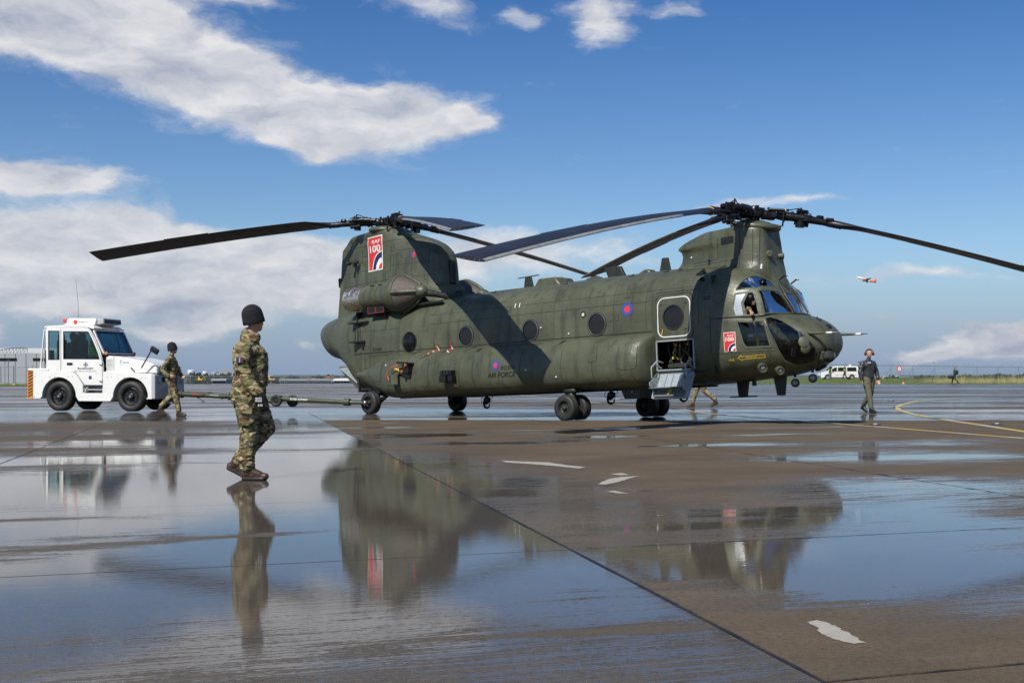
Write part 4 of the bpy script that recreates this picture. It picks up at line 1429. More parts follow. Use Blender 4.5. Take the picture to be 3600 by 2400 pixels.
# ---- rotor heads
HUBS = [((3.99, 0, 4.36), 9.0, (88, 208, 328), 1, 1.60, (4.02, 4.09, .54)), ((-7.66, 0, 5.64), 4.0, (151, 33.5, 271), -1, 1.02, (-7.76, 5.44, .55))]
for hub_c, tilt, azs, spin, droop, (capx, capz, capr) in HUBS:
    H = Vector(hub_c)
    tr = math.tan(R(tilt))
    axis = Vector((math.sin(R(tilt)), 0, math.cos(R(tilt))))
    base = Vector((capx, 0, capz))
    g = G().lathe([(0, .10), (.30, .10), (.34, .075), (capr - .06, .06), (capr, .02), (capr + .01, -.03), (capr - .02, -.07), (capr - .12, -.10)], base, axis, 40)
    hpart('rotor_cap', g, M_GREEN if spin > 0 else M_GREEN, smooth=50)
    hub = G()
    hub.lathe([(.13, -.25), (.13, -.08), (.20, -.06), (.22, .0), (.20, .08), (.12, .11), (.10, .16), (.05, .18), (0, .18)], H, axis, 24)
    hub.lathe([(.26, -.20), (.29, -.19), (.29, -.15), (.26, -.14)], H, axis, 24)
    for k in range(9):
        t = k * .7
        hub.box(H + Vector((.2 * math.cos(t), .2 * math.sin(t), .05 + .03 * (k % 3))), (.07, .07, .09), Matrix.Rotation(t, 3, 'Z'))
    ho = hub.build('rotor_hub', M_HUB, heli, 45)
    for az_ in azs:
        a = R(az_)
        dr = Vector((math.cos(a), -math.sin(a), -math.cos(a) * tr))     # outwards along the blade in the tilted disc
        cr = Vector((0, 0, 1)).cross(dr).normalized()                     # across, to the left of outwards seen from above
        lead = -cr * (-1 if spin > 0 else 1)
        up = dr.cross(cr).normalized()

        def at(r, c=0.0, h=0.0):
            dz = -droop * (max(r - .75, 0) / 8.39) ** 1.28
            return H + dr * r + cr * c + up * h + Vector((0, 0, dz))
        arm = G()
        arm.tube([at(.15), at(.42)], [.11, .10], 12)
        arm.box(at(.36, 0, .0), (.20, .26, .20), Matrix((dr, cr, up)).transposed(), bev=.03)
        arm.tube([at(.42, -.16), at(.42, .16)], .065, 10)
        arm.tube([at(.45), at(.60), at(.80), at(1.05)], [.07, .10, .095, .10], 14)
        arm.tube([at(.62), at(.66)], .125, 14)
        arm.tube([at(.98, 0, -.15), at(.98, 0, .15)], .08, 12)            # vertical hinge pin
        arm.tube([at(.98, 0, .10), at(.98, 0, .165)], .10, 12)
        arm.tube([at(.98, 0, -.20), at(.98, 0, -.11)], .10, 12)
        arm.tube([at(.90, -.10, .13), at(1.12, -.02, .15)], .04, 8)
        arm.tube([at(.86, .10, -.10), at(1.16, .08, -.12)], .045, 8)
        arm.tube([at(.98, .10, .05), at(.98, .10, .24)], .016, 6)
        arm.box(at(1.08, 0, 0), (.30, .16, .17), Matrix((dr, cr, up)).transposed(), bev=.03)
        arm.tube([at(.40, .16, .04), at(.70, .19, .05), at(1.08, .15, .07)], .05, 10)     # lag damper
        arm.tube([at(.55, .18, .05), at(.85, .19, .06)], .068, 10)
        arm.tube([at(.30, -.14, .10), at(.62, -.17, .10)], .035, 8)
        arm.tube([at(.62, -.17, .12), at(.62, -.20, -.24)], .02, 8)                   # pitch link
        arm.tube([at(.62, -.20, -.24), at(.25, -.12, -.30)], .02, 8)
        arm.tube([at(1.15), at(1.45), at(1.75)], [.085, .075, .085], 12)
        arm.box(at(1.38, .06, .09), (.16, .10, .09), Matrix((dr, cr, up)).transposed(), bev=.02)
        arm.tube([at(1.50, -.07, .05), at(1.66, -.07, .07)], .045, 8)
        arm.tube([at(.72, .02, .14), at(.95, .10, .22), at(1.2, .05, .12)], .012, 6)
        for k in range(10):
            rr_ = .3 + .1 * k
            arm.box(at(rr_, .08 * math.sin(k * 2.3), .10 + .04 * math.cos(k * 1.7)), (.06, .05, .05), Matrix((dr, cr, up)).transposed())
        ao = arm.build('rotor_arm', M_HUB, ho, 45)
        for rr_, cc in ((.66, 0), (.98, 0)):
            gg = G().box(at(rr_, cc + .02, .135 if rr_ < .9 else .235), (.05, .05, .02), Matrix((dr, cr, up)).transposed())
            if rr_ < .9:
                gg.build('grease_cap', M_YELLOW, ho)
        bl = G()
        rows = []
        st = [1.55, 1.75, 1.95, 2.15, 2.35, 2.6, 2.9, 3.2, 3.6] + list(np.linspace(4.1, 9.05, 18)) + [9.12, 9.14]
        er = G()
        ers = []
        for r in st:
            q = min(max((r - 1.65) / .80, 0), 1)
            q = q * q * (3 - 2 * q)
            ch = .17 + (.81 - .17) * q
            th = .17 * (1 - q) + .088 * q
            if r > 9.1:
                ch *= .995; th *= .9
            ang = R(-7.5 - 5.0 * r / 9.14 + {328: 12.0, 33.5: 4.5}.get(az_, 0.0))
            ca, sa = math.cos(ang), math.sin(ang)
            ring = []
            n_ = 18
            for k in range(n_):
                t = 2 * math.pi * k / n_
                xc = .5 + .5 * math.cos(t)                              # 1 trailing .. 0 leading
                yt = th * .5 * math.sin(t)
                if q > 0:
                    prof = math.sqrt(max(1 - xc, 0)) if False else (1.35 * math.sqrt(max(xc, 0)) * (1 - xc) * 1.9)
                    air = .5 * th * prof / .985 * (1 if math.sin(t) >= 0 else -1) * (.98 if math.sin(t) >= 0 else .72)
                    yt = yt * (1 - q) + air * q
                # lead coordinate: pitch axis at quarter chord
                lc = (.27 - xc) * ch if q > .3 else (.5 - xc) * ch * (1 - q) + (.27 - xc) * ch * q
                L_, U_ = lc * ca - yt * sa, lc * sa + yt * ca
                p_ = at(r) + lead * L_ + up * U_
                ring.append(p_)
            rows.append(ring)
            if r > 2.9:
                ers.append([(at(r) + lead * ((lc_) * ca - y_ * sa) + up * (lc_ * sa + y_ * ca)) for lc_, y_ in
                            [((.27 - x_) * ch * 1.0, sgn * (.5 * th * (1.35 * math.sqrt(x_) * (1 - x_) * 1.9) / .985 * (.98 if sgn > 0 else .72) + .0035)) for x_, sgn in ((.085, 1), (.045, 1), (.015, 1), (0.0, 1), (.015, -1), (.045, -1), (.085, -1))]])
        n_ = 18
        V = [p for r_ in rows for p in r_]
        F = [(i * n_ + k, i * n_ + (k + 1) % n_, (i + 1) * n_ + (k + 1) % n_, (i + 1) * n_ + k) for i in range(len(rows) - 1) for k in range(n_)]
        F += [tuple(range(n_)), tuple((len(rows) - 1) * n_ + k for k in range(n_ - 1, -1, -1))]
        bl.add(V, F)
        bo = bl.build('rotor_blade', BLADE_MAT, heli, 35)
        V = [p for r_ in ers for p in r_]
        F = [(i * 7 + k, i * 7 + k + 1, (i + 1) * 7 + k + 1, (i + 1) * 7 + k) for i in range(len(ers) - 1) for k in range(6)]
        G().add(V, F).build('erosion_strip', STRIP_MAT, bo, 60)
        # trailing edge tab and tip bolts, coloured root band
        tb = G()
        for (ra, rb) in ((5.3, 6.7),):
            for (r0, r1) in ((ra, rb),):
                vs = []
                for r in (r0, r1):
                    ang = R(-7.5 - 5.0 * r / 9.14 + {328: 12.0, 33.5: 4.5}.get(az_, 0.0))
                    for c_2 in (-.58, -.64):
                        vs.append(at(r) + lead * (c_2 * math.cos(ang)) + up * (c_2 * math.sin(ang)))
                tb.add(vs, [(0, 1, 3, 2)])
        tb.build('trim_tab', BLADE_MAT, bo)
        G().tube([at(1.80), at(1.83)], .090, 14).build('colour_band', {88: M_YELLOW, 208: M_RED, 328: pmat('green_band', (.1, .5, .08), .5), 151: M_RED, 33.5: M_YELLOW, 271: M_YELLOW}[az_], bo, 50)
        for k in range(5):
            x_ = .15 + .14 * k
            G().ball(tuple(at(9.142) + lead * ((.27 - x_) * .8 * math.cos(ang)) + up * ((.27 - x_) * .8 * math.sin(ang))), .010, 6).build('tip_bolt', M_STEEL, bo, 180)
hpart('swashplate', G().tube([(3.92, 0, 4.0), (3.99, 0, 4.36)], .14, 16).tube([(-7.76, 0, 5.4), (-7.66, 0, 5.64)], .16, 16), M_HUB)
# ---- undercarriage
def wheel(name, c, ax, r, wd, parent, tyre=M_TYRE, rim_r=.5, rim=M_DKGREEN, hubcol=M_STEEL, loc=None, flat_=.02):
    """tyre and rim as parts; ax = outward axis"""
    c = Vector(c)
    w_ = empty(name, c, parent=parent)
    ax = Vector(ax).normalized()
    h = wd / 2
    rr = r * rim_r
    g = G().lathe([(rr, -h * .72), (rr * 1.10, -h * .92), (r * .80, -h * 1.0), (r * .93, -h * .86), (r * .985, -h * .62), (r, -h * .25), (r * .985, -h * .22), (r * .985, -h * .17), (r, -h * .14), (r, h * .14), (r * .985, h * .17), (r * .985, h * .22), (r, h * .25),
                   (r * .985, h * .62), (r * .93, h * .86), (r * .80, h * 1.0), (rr * 1.10, h * .92), (rr, h * .72), (rr, -h * .72)], (0, 0, 0), ax, 40)
    if flat_:
        g.V = [(v[0], v[1], max(v[2], -r + flat_) if abs(v[2]) > 0 else v[2]) for v in g.V]
    g.build('tyre', tyre, w_, 50)
    g = G()
    for s_ in (-1, 1):
        pr = [(rr + .003, s_ * h * .70), (rr * .96, s_ * h * .74), (rr * .88, s_ * h * .50), (rr * .62, s_ * h * .34), (rr * .36, s_ * h * .42), (rr * .34, s_ * h * .80), (rr * .22, s_ * h * .90), (0, s_ * h * .90)]
        g.lathe(pr, (0, 0, 0), ax, 28)
    ro = g.build('rim', rim, w_, 40)
    g = G()
    u = ax.orthogonal().normalized(); v = ax.cross(u)
    for k in range(8):
        t = math.pi / 4 * k + .2
        p = ax * h * .40 + (u * math.cos(t) + v * math.sin(t)) * rr * .62
        G().tube([p, p + ax * .025], .012, 6).build('wheel_bolt', hubcol, ro, 40)
    G().lathe([(rr * .15, 0), (rr * .15, .02), (0, .025)], ax * h * .9, ax, 12).build('axle_cap', hubcol, ro, 40)
    return w_


WR = .30
for s_ in (-1, 1):
    wz = WR - .012
    for dy in (1.33, 1.78):
        wheel('wheel', (0, s_ * dy, wz), (0, s_, 0), WR, .24, heli)
    g = G().tube([(0, s_ * 1.565, .32), (0, s_ * 1.565, .78)], .065, 14).tube([(0, s_ * 1.33, wz), (0, s_ * 1.78, wz)], .045, 10)
    g.tube([(-.05, s_ * 1.565, .50), (-.35, s_ * 1.50, .74)], .03, 8).lathe([(.10, 0), (.10, .08), (.07, .12)], (0, s_ * 1.565, .52), (0, 0, 1), 16)
    g.box((0, s_ * 1.55, .68), (.34, .26, .12), bev=.03)
    g.tube([(.06, s_ * 1.60, .60), (.10, s_ * 1.64, .45), (.06, s_ * 1.66, .34)], .012, 6)
    g.build('front_strut', M_DKGREEN, heli, 45)
    rz = WR - .012 + 6.86 * PITCH
    wheel('wheel', (-6.86, s_ * 1.63, rz), (0, s_, 0), WR + .005, .25, heli)
    g = G().tube([(-6.86, s_ * 1.36, rz), (-6.86, s_ * 1.68, rz)], .045, 10).tube([(-6.86, s_ * 1.36, rz), (-6.45, s_ * 1.30, .86), (-6.35, s_ * 1.3, .9)], .06, 10)
    g.tube([(-6.86, s_ * 1.36, rz), (-6.95, s_ * 1.28, .95), (-6.98, s_ * 1.25, 1.2)], .05, 10).box((-6.86, s_ * 1.36, rz), (.14, .1, .16), bev=.02)
    g.build('aft_strut', M_DKGREEN, heli, 45)
# black box as painted-in shadow of the wheel arch in the sponson tail
hpart('wheel_arch_shade', G().box((-6.9, 0, .86), (.5, 3.1, .16), bev=.05), M_BLACK)

# ---- cargo hooks under the belly
for x in (-4.16, -.08, 2.0):
    e = empty('cargo_hook', (x, 0, 0), parent=heli)
    g = G().tube([(0, 0, .70), (0, 0, .60)], .04, 8).box((0, 0, .56), (.20, .12, .16), bev=.03).box((-.05, 0, .50), (.13, .14, .12), bev=.03)
    hk = [(.10 * math.cos(t) - .01, 0, .44 + .085 * math.sin(t)) for t in [R(a) for a in range(100, 400, 20)]]
    g.tube(hk, [.03] * 9 + [.025, .02, .02, .018, .015, .012], 8)
    g.build('hook_body', M_HUB, e, 45)
    cb = [(.12 + .05 * math.sin(t), .05, .66 - .02 * t) for t in [k * .6 for k in range(12)]]
    G().tube(cb, .008, 5).tube([(-.12, 0, .68), (-.22, .02, .60), (-.20, 0, .52), (-.08, 0, .50)], .007, 5).build('hook_cable', M_BLACK, e, 60)
# belly boxes, keel strip, blade aerials
hpart('belly_rail', G().box((-2.0, -1.25, .685), (8.2, .05, .03)).box((-2.0, 1.25, .685), (8.2, .05, .03)), M_DKGREEN)
g = G().prism([(1.02, .72), (1.62, .72), (1.58, .45), (1.16, .44)], 'y', -1.12, -.62)
hpart('counter_dispenser', g, M_DKGREEN, bevel=.01)
hpart('probe_rod', G().tube([(.86, -.9, .455), (1.16, -.9, .455)], .008, 6), M_BLACK)
hpart('data_plate', G().box((1.37, -1.123, .60), (.05, .004, .04)), M_GREY)
e = empty('belly_aerial', (0, 0, 0), parent=heli)
G().prism([(3.40, .80), (3.72, .80), (3.66, .42), (3.44, .42)], 'y', -.025, .025).build('aerial_fin', M_DKGREEN, e, bevel=.008)
G().tube([(3.22, 0, .405), (3.90, 0, .41)], .014, 8).build('aerial_bar', M_DKGREEN, e, 50)
hpart('belly_aerial_blade', G().prism([(4.32, .84), (4.64, .86), (4.58, .40), (4.40, .41)], 'y', -.03, .03), M_DKGREEN, bevel=.01)
hpart('drain_mast', G().box((4.02, -.3, .70), (.08, .05, .14)).box((3.85, -.2, .76), (.16, .12, .05), bev=.02), M_BLACK)
for x, y, z in ((4.86, -.05, .66), (5.30, -.1, .74)):
    g = G().tube([(x, y, z + .12), (x, y, z + .30)], .03, 8).ball((x, y, z), .095, 18)
    b = hpart('search_light', g, M_DKGREEN, smooth=180)
    G().lathe([(.062, 0), (.04, .02), (0, .027)], (x + .03, y - .075, z + .01), (.4, -1, .1), 16).build('lamp_glass', pmat('lamp_lens', (.22, .24, .25), .12), b, 50)
# round nose-side lamps
for (x, y, z, r) in ((4.60, -.93, 1.00, .10), (4.90, -.75, .93, .088)):
    g = G().lathe([(r, -.10), (r, .06), (r * .93, .085), (r * .78, .085), (r * .66, .05), (0, .045)], (x, y, z), (.62, -.62, -.30), 26)
    b = hpart('side_lamp', g, M_GREEN, smooth=40)
    G().lathe([(r * .60, .052), (r * .4, .066), (0, .072)], (x, y, z), (.62, -.62, -.30), 22).build('lamp_glass', pmat('lamp_lens', (.22, .24, .25), .12), b, 60)
# thermal turret-like box under the nose, sensor fairing
g = G().box((5.66, -.22, 1.19), (.34, .30, .27), Matrix.Rotation(-.45, 3, 'Z'), bev=.06)
b = hpart('nose_sensor', g, M_GREEN, bevel=.02)
g = G().box((5.78, -.29, 1.19), (.22, .27, .25), Matrix.Rotation(-.45, 3, 'Z'), bev=.07)
g.build('sensor_cap', pmat('dark_gloss_cap', (.035, .038, .035), .12, var=.1), b, 50, bevel=.02)
hpart('chin_antenna', G().box((5.42, .05, .95), (.26, .12, .06), Matrix.Rotation(-.4, 3, 'Y'), bev=.02), M_BLACK)
# pitot tubes either side
for s_ in (-1, 1):
    g = G().tube([(5.50, s_ * .60, 1.70), (5.58, s_ * .66, 1.655), (5.72, s_ * .655, 1.645), (5.98, s_ * .64, 1.635)], [.05, .036, .03, .022], 12)
    b = hpart('pitot_tube', g, M_GREEN, smooth=50)
    G().tube([(5.86, s_ * .647, 1.639), (6.06, s_ * .635, 1.632)], .0235, 10).build('white_sleeve', M_WHITE, b, 50)
    G().tube([(6.06, s_ * .635, 1.632), (6.12, s_ * .632, 1.63), (6.22, s_ * .625, 1.628)], [.022, .012, .006], 10).build('probe_tip', M_STEEL, b, 50)
# wipers on the windshield posts
for s_ in (-1, 1):
    e = empty('wiper', (0, 0, 0), parent=heli)
    G().tube([(4.70, s_ * .24, 2.72), (4.80, s_ * .245, 2.56), (4.92, s_ * .25, 2.36), (5.05, s_ * .26, 2.13)], [.022, .02, .018, .012], 8).build('wiper_arm', M_DKGREEN, e, 50)
    G().tube([(4.80, s_ * .28, 2.55), (4.95, s_ * .27, 2.33), (5.045, s_ * .275, 2.15)], .014, 6).build('wiper_blade', M_BLACK, e, 50)
    G().tube([(4.68, s_ * .24, 2.75), (4.90, s_ * .22, 2.55), (4.96, s_ * .23, 2.40)], .007, 5).build('washer_hose', M_BLACK, e, 60)
for (x, y, z) in ((4.66, .30, 2.80), (4.64, -.16, 2.86)):
    hpart('temperature_probe', G().tube([(x, y, z), (x + .13, y, z + .08)], .018, 8).tube([(x + .10, y, z + .06), (x + .19, y + .02, z + .065)], .008, 6), M_BLACK)
hpart('windshield_sill', G().tube([(4.74, -.98, 2.10), (4.86, -.72, 2.105), (4.96, -.45, 2.11), (5.02, -.2, 2.115), (5.035, 0, 2.115), (5.02, .2, 2.115), (4.96, .45, 2.11), (4.86, .72, 2.105), (4.74, .98, 2.10)], .018, 8), M_GREEN)
hpart('nose_vane', G().prism([(5.36, 1.93), (5.46, 1.93), (5.40, 2.03)], 'y', -.012, .012).box((5.42, 0, 1.96), (.14, .05, .03)), M_DKGREEN)
hpart('nose_vent', G().box((5.66, .0, 1.80), (.10, .12, .03), Matrix.Rotation(.7, 3, 'Y')), M_BLACK)
# cloth patch seen inside the chin glass as two joined discs
g = G().lathe([(0, .014), (.10, .012), (.115, 0)], (5.475, -.735, 1.475), (.72, -.69, .1), 22).lathe([(0, .012), (.095, .010), (.105, 0)], (5.49, -.70, 1.34), (.72, -.66, -.2), 22)
hpart('yaw_port_cover', g, M_GREEN, smooth=50)
hpart('cover_cord', G().tube([(5.45, -.755, 1.59), (5.44, -.765, 1.66), (5.42, -.775, 1.68)], .005, 5), M_BLACK)
# bumps and lamps on the forward pylon
g = G().lathe([(.075, -.08), (.075, .05), (.06, .065), (0, .068)], (4.47, -.26, 3.42), (.75, -.66, 0), 20)
b = hpart('pylon_lamp', g, M_GREEN, smooth=40)
for k in range(5):
    t = k * 1.256
    ax_ = Vector((.75, -.66, 0)).normalized(); u = ax_.cross(Vector((0, 0, 1))); v = Vector((0, 0, 1))
    p = Vector((4.47, -.26, 3.42)) + ax_ * .06 + (u * math.cos(t) + v * math.sin(t)) * .06
    G().ball(tuple(p), .008, 6).build('lamp_screw', M_STEEL, b, 180)
hpart('pylon_lamp', G().lathe([(.07, -.05), (.07, .05), (.05, .07), (0, .07)], (4.49, .2, 3.40), (.9, .45, 0), 18), M_GREEN, smooth=40)
hpart('hoist_bracket', G().tube([(3.05, -.35, 3.42), (3.05, -.40, 3.44), (3.05, -.40, 3.32)], .012, 6).tube([(3.06, -.36, 3.20), (3.06, -.40, 3.16), (3.06, -.36, 3.12)], .010, 6), M_BLACK)
hpart('whip_mount', G().box((3.25, -1.02, 3.08), (.22, .05, .09), Matrix.Rotation(-.5, 3, 'Y')).tube([(3.18, -1.0, 3.06), (3.34, -1.04, 3.12)], .018, 6), M_BLACK)
# roof fittings
e = empty('roof_aerial', (0, 0, 0), parent=heli)
G().prism([(-2.75, 3.24), (-2.40, 3.24), (-2.49, 3.62), (-2.68, 3.62)], 'y', -.03, .03).build('aerial_fin', M_DKGREEN, e, bevel=.01)
G().box((-2.58, 0, 3.63), (.68, .05, .02), Matrix.Rotation(-.03, 3, 'Y')).build('aerial_bar', M_DKGREEN, e)
hpart('roof_aerial_blade', G().prism([(1.44, 3.25), (1.78, 3.25), (1.70, 3.66), (1.54, 3.66)], 'y', -.03, .03), M_DKGREEN, bevel=.01)
hpart('roof_aerial_blade', G().prism([(.02, 3.26), (.52, 3.26), (.34, 3.60), (-.12, 3.60)], 'y', -.05, .05), M_DKGREEN, bevel=.01)
hpart('roof_fairing', G().prism([(-2.20, 3.22), (-1.20, 3.22), (-1.42, 3.50), (-1.98, 3.50)], 'y', -.34, .34), M_GREEN, bevel=.05)
hpart('roof_disc', G().lathe([(.20, 0), (.20, .02), (0, .025)], (-1.70, 0, 3.50), (0, 0, 1), 24), pmat('cream_disc', (.55, .45, .25), .5))
hpart('roof_fairing', G().ball((-.45, 0, 3.27), .26, 20, (1.2, .9, .62)), M_GREEN, smooth=180)
hpart('roof_fairing', G().prism([(.72, 3.24), (1.30, 3.24), (1.28, 3.38), (1.20, 3.44), (1.08, 3.43), (.88, 3.33)], 'y', -.14, .14), M_GREEN, bevel=.04)
hpart('roof_tunnel', G().prism([(-.42, 3.20), (-.40, 3.27), (-.26, 3.335), (.26, 3.335), (.40, 3.27), (.42, 3.20)], 'x', -4.7, 2.2), M_GREEN, smooth=60)
for x in (-3.3, -.95, 1.02, 2.0):
    hpart('roof_bracket', G().box((x, -.52, 3.25), (.12, .06, .04)).tube([(x, -.5, 3.25), (x + .05, -.5, 3.31)], .01, 5), M_BLACK)
# fin fittings
hpart('tail_lamp', G().lathe([(.05, 0), (.055, .08), (.04, .13), (0, .13)], (-9.80, -.03, 4.22), (-1, 0, 0), 14).box((-9.93, 0, 4.15), (.10, .08, .28), bev=.03), M_DKGREEN, smooth=40)
g = G().box((-8.86, -.36, 4.62), (.30, .10, .07)).lathe([(.055, 0), (.06, .10), (.045, .12), (0, .12)], (-8.98, -.40, 4.60), (-.2, -1, 0), 16).box((-8.83, -.36, 4.56), (.06, .12, .14))
hpart('fin_camera', g, M_DKGREEN, bevel=.006)
p = side(-6.72, 4.57, .0)
hpart('tie_down_ring', G().lathe([(.045, .0), (.045, .012), (.03, .014), (.028, .004), (0, .004)], p, (0, -1, 0), 16), M_STEEL)
# brackets on the tail flank (missile sensor masts)
for (x0, x1, z) in ((-8.05, -7.35, 2.80), (-7.92, -7.42, 2.27)):
    ya = side(x0 + .1, z, 0).y; yb = side(x1, z, 0).y
    g = G()
    yy = min(ya, yb)
    g.add([(x0, ya - .02, z), (x1, yb, z), (x1, yb - .05, z + .02), (x0 + .05, yy - .22, z), (x0, ya - .02, z - .03), (x1, yb, z - .03), (x1, yb - .05, z - .02), (x0 + .05, yy - .22, z - .03)],
          [(0, 1, 2, 3), (7, 6, 5, 4), (0, 3, 7, 4), (3, 2, 6, 7), (2, 1, 5, 6), (1, 0, 4, 5)])
    g.prism([(x0 + .35, z), (x1, z), (x1 - .06, z - .20), (x1 - .12, z - .22)], 'y', yb - .035, yb - .015)
    hpart('sensor_bracket', g, M_BLACK)
hpart('bracket_rod', G().tube([(-7.72, -1.36, 2.78), (-7.72, -1.38, 2.27)], .012, 6).tube([(-7.64, -1.36, 2.78), (-7.62, -1.38, 2.27)], .010, 6), M_BLACK)
# flare dispensers and plugs on the sponson
g = G().box((-3.60, -1.93, 1.24), (.36, .24, .13), bev=.012).box((-3.68, -1.97, 1.10), (.22, .26, .16), bev=.012).box((-3.48, -1.95, 1.10), (.16, .18, .15), bev=.012)
b = hpart('flare_dispenser', g, M_BLACK)
for k in range(3):
    G().box((-3.74 + k * .11, -2.06, 1.24), (.085, .02, .09)).build('tube_mouth', M_MARK, b)
hpart('loose_wiring', G().tube([(-3.45, -1.9, 1.0), (-3.42, -1.92, .93), (-3.36, -1.9, .90), (-3.33, -1.88, .96)], .016, 6), pmat('brown_wire', (.12, .05, .03), .6))
g = G().box((-5.15, -1.93, 1.56), (.42, .30, .045), Matrix.Rotation(.12, 3, 'Y'), bev=.01).box((-5.08, -1.92, 1.40), (.22, .24, .24), bev=.02).box((-5.18, -1.98, 1.38), (.16, .18, .06), Matrix.Rotation(.5, 3, 'Y'))
b = hpart('plug_panel', g, M_BLACK)
G().lathe([(.045, 0), (.045, .05), (.02, .06), (0, .06)], (-5.0, -2.04, 1.50), (-.3, -1, 0), 12).build('copper_plug', pmat('copper_cap', (.45, .14, .05), .4, .3), b, 40)
G().lathe([(.045, 0), (.045, .05), (.02, .06), (0, .06)], (-5.14, -2.04, 1.34), (-.3, -1, 0), 12).build('copper_plug', pmat('copper_cap', (.45, .14, .05), .4, .3), b, 40)
G().box((-5.36, -1.96, 1.40), (.20, .16, .02), Matrix.Rotation(.35, 3, 'Y')).build('yellow_flap', M_YELLOW, b)
hpart('orange_cable', G().tube([(-5.10, -1.96, 1.50), (-5.42, -1.97, 1.52), (-5.66, -1.98, 1.46), (-5.80, -1.97, 1.36), (-5.82, -1.96, 1.24), (-5.74, -1.97, 1.15)], .016, 8), pmat('orange_rubber', (.45, .12, .04), .5))
hpart('open_flap', G().box((-5.55, -1.97, 1.16), (.26, .012, .26)).box((-5.55, -1.93, 1.29), (.26, .08, .012)), M_GREEN2)
# remove-before-flight ribbons
RIB = bpy.data.materials.new('red_white_ribbon')
RIB.use_nodes = True
t = NT(RIB.node_tree)
wv_ = t.n('ShaderNodeTexWave', {'Vector': t.n('ShaderNodeTexCoord').outputs['Object'], 'Scale': 2.6, 'Distortion': 0.0}, wave_type='BANDS', bands_direction='DIAGONAL')
t.n('ShaderNodeOutputMaterial', {0: t.n('ShaderNodeBsdfPrincipled', {'Base Color': t.mix(t.ramp(wv_.outputs['Fac'], .78, .83), (.36, .015, .02), (.55, .47, .36)), 'Roughness': .6})})
for pts in ([(-4.60, 2.03), (-4.58, 1.94), (-4.52, 1.87), (-4.54, 1.80), (-4.66, 1.72), (-4.76, 1.65)], [(-4.12, 2.06), (-4.10, 1.98), (-4.04, 1.88), (-3.98, 1.80), (-3.90, 1.76), (-3.82, 1.755)]):
    V, F = [], []
    for i, (x, z) in enumerate(pts):
        p = side(x, z, .02)
        tw = .9 * math.sin(i * 1.2 + x)
        wx, wy, wz_ = .026 * math.cos(tw), -.022 * abs(math.sin(tw)), .02 * math.sin(tw)
        V += [(p.x - wx, p.y + wy, p.z - wz_), (p.x + wx, p.y - .01, p.z + wz_)]
    for i in range(len(pts) - 1):
        F.append((2 * i, 2 * i + 1, 2 * i + 3, 2 * i + 2))
    n0 = len(V)
    V += [(v[0], v[1] + .004, v[2]) for v in V]
    F += [tuple(i + n0 for i in reversed(f)) for f in F]
    G().add(V, F).build('warning_ribbon', RIB, heli, 60, fixn=False)
# lighter repaint band low on the sponson
lay('paint_patch', flat([(-6.35, .775), (-5.65, .775), (-5.66, .83), (-6.35, .83)]), ident, M_GREEN2, heli, .004)
# ---- crew door folded down, with its steps
e = empty('lower_door', (2.72, -1.32, .985), parent=heli, rot=(R(-29), 0, 0))
W_ = .47
g = G().prism(rrect(-W_, -.64, W_, 0, .05, 3), 'y', -.01, .05)
slab_ = g.build('door_slab', M_GREY, e, bevel=.008)
G().box((0, -.035, -.28), (.52, .03, .40), bev=.01).build('tread_panel', M_GREY, slab_, bevel=.006)
for x in (-.17, 0, .17):
    G().box((x, -.054, -.26), (.012, .012, .34)).build('panel_rib', M_MIDGREY, slab_)
G().box((0, -.14, -.455), (.80, .26, .025), Matrix.Rotation(R(29), 3, 'X')).build('step_tread', M_MIDGREY, slab_, bevel=.005)
G().box((0, -.05, -.56), (.76, .02, .12)).build('kick_panel', M_MIDGREY, slab_)
G().box((.03, -.075, -.53), (.05, .02, .13), Matrix.Rotation(.4, 3, 'Y')).build('yellow_strap', M_YELLOW, slab_)
for s_ in (-1, 1):
    g = G().prism([(-.01, -.06), (-.30, -.40), (-.26, -.47), (-.01, -.52)], 'x', s_ * .40, s_ * .40 + .018, [circ(-.085, -.30, .035, n=12), circ(-.10, -.41, .045, n=12)])
    g.build('step_bracket', M_GREY, slab_)
    G().tube([(s_ * .40, -.27, -.43), (s_ * .42, -.12, -.12), (s_ * .40, -.03, .02)], .014, 6).build('stay_rod', M_MIDGREY, slab_, 50)
    g = G().tube([(2.72 + s_ * .42, -1.22, 1.20), (2.72 + s_ * .42, -1.42, 1.24), (2.72 + s_ * .44, -1.62, 1.10), (2.72 + s_ * .45, -1.60, .86)], [.018, .022, .018, .012], 8)
    g.tube([(2.72 + s_ * .40, -1.30, 1.08), (2.72 + s_ * .43, -1.48, 1.16)], .02, 8)
    hpart('door_arm', g, M_GREY, smooth=50)
g = G()
for (x0, z0, x1, z1) in ((2.215, 1.05, 2.215, 1.67), (3.175, 1.05, 3.175, 1.67), (2.215, 1.67, 3.175, 1.67), (2.3, 1.035, 3.1, 1.035)):
    g.box(((x0 + x1) / 2, -1.30, (z0 + z1) / 2), (abs(x1 - x0) + .03, .03, abs(z1 - z0) + .03))
hpart('door_jamb', g, M_GREY)
hpart('door_sill', G().box((2.70, -1.36, 1.03), (.86, .10, .035), bev=.01).box((2.70, -1.34, .995), (.80, .03, .03)), M_GREY)
hpart('door_belt', G().box((2.5, -1.1, 1.30), (.03, .03, .05)), M_YELLOW)
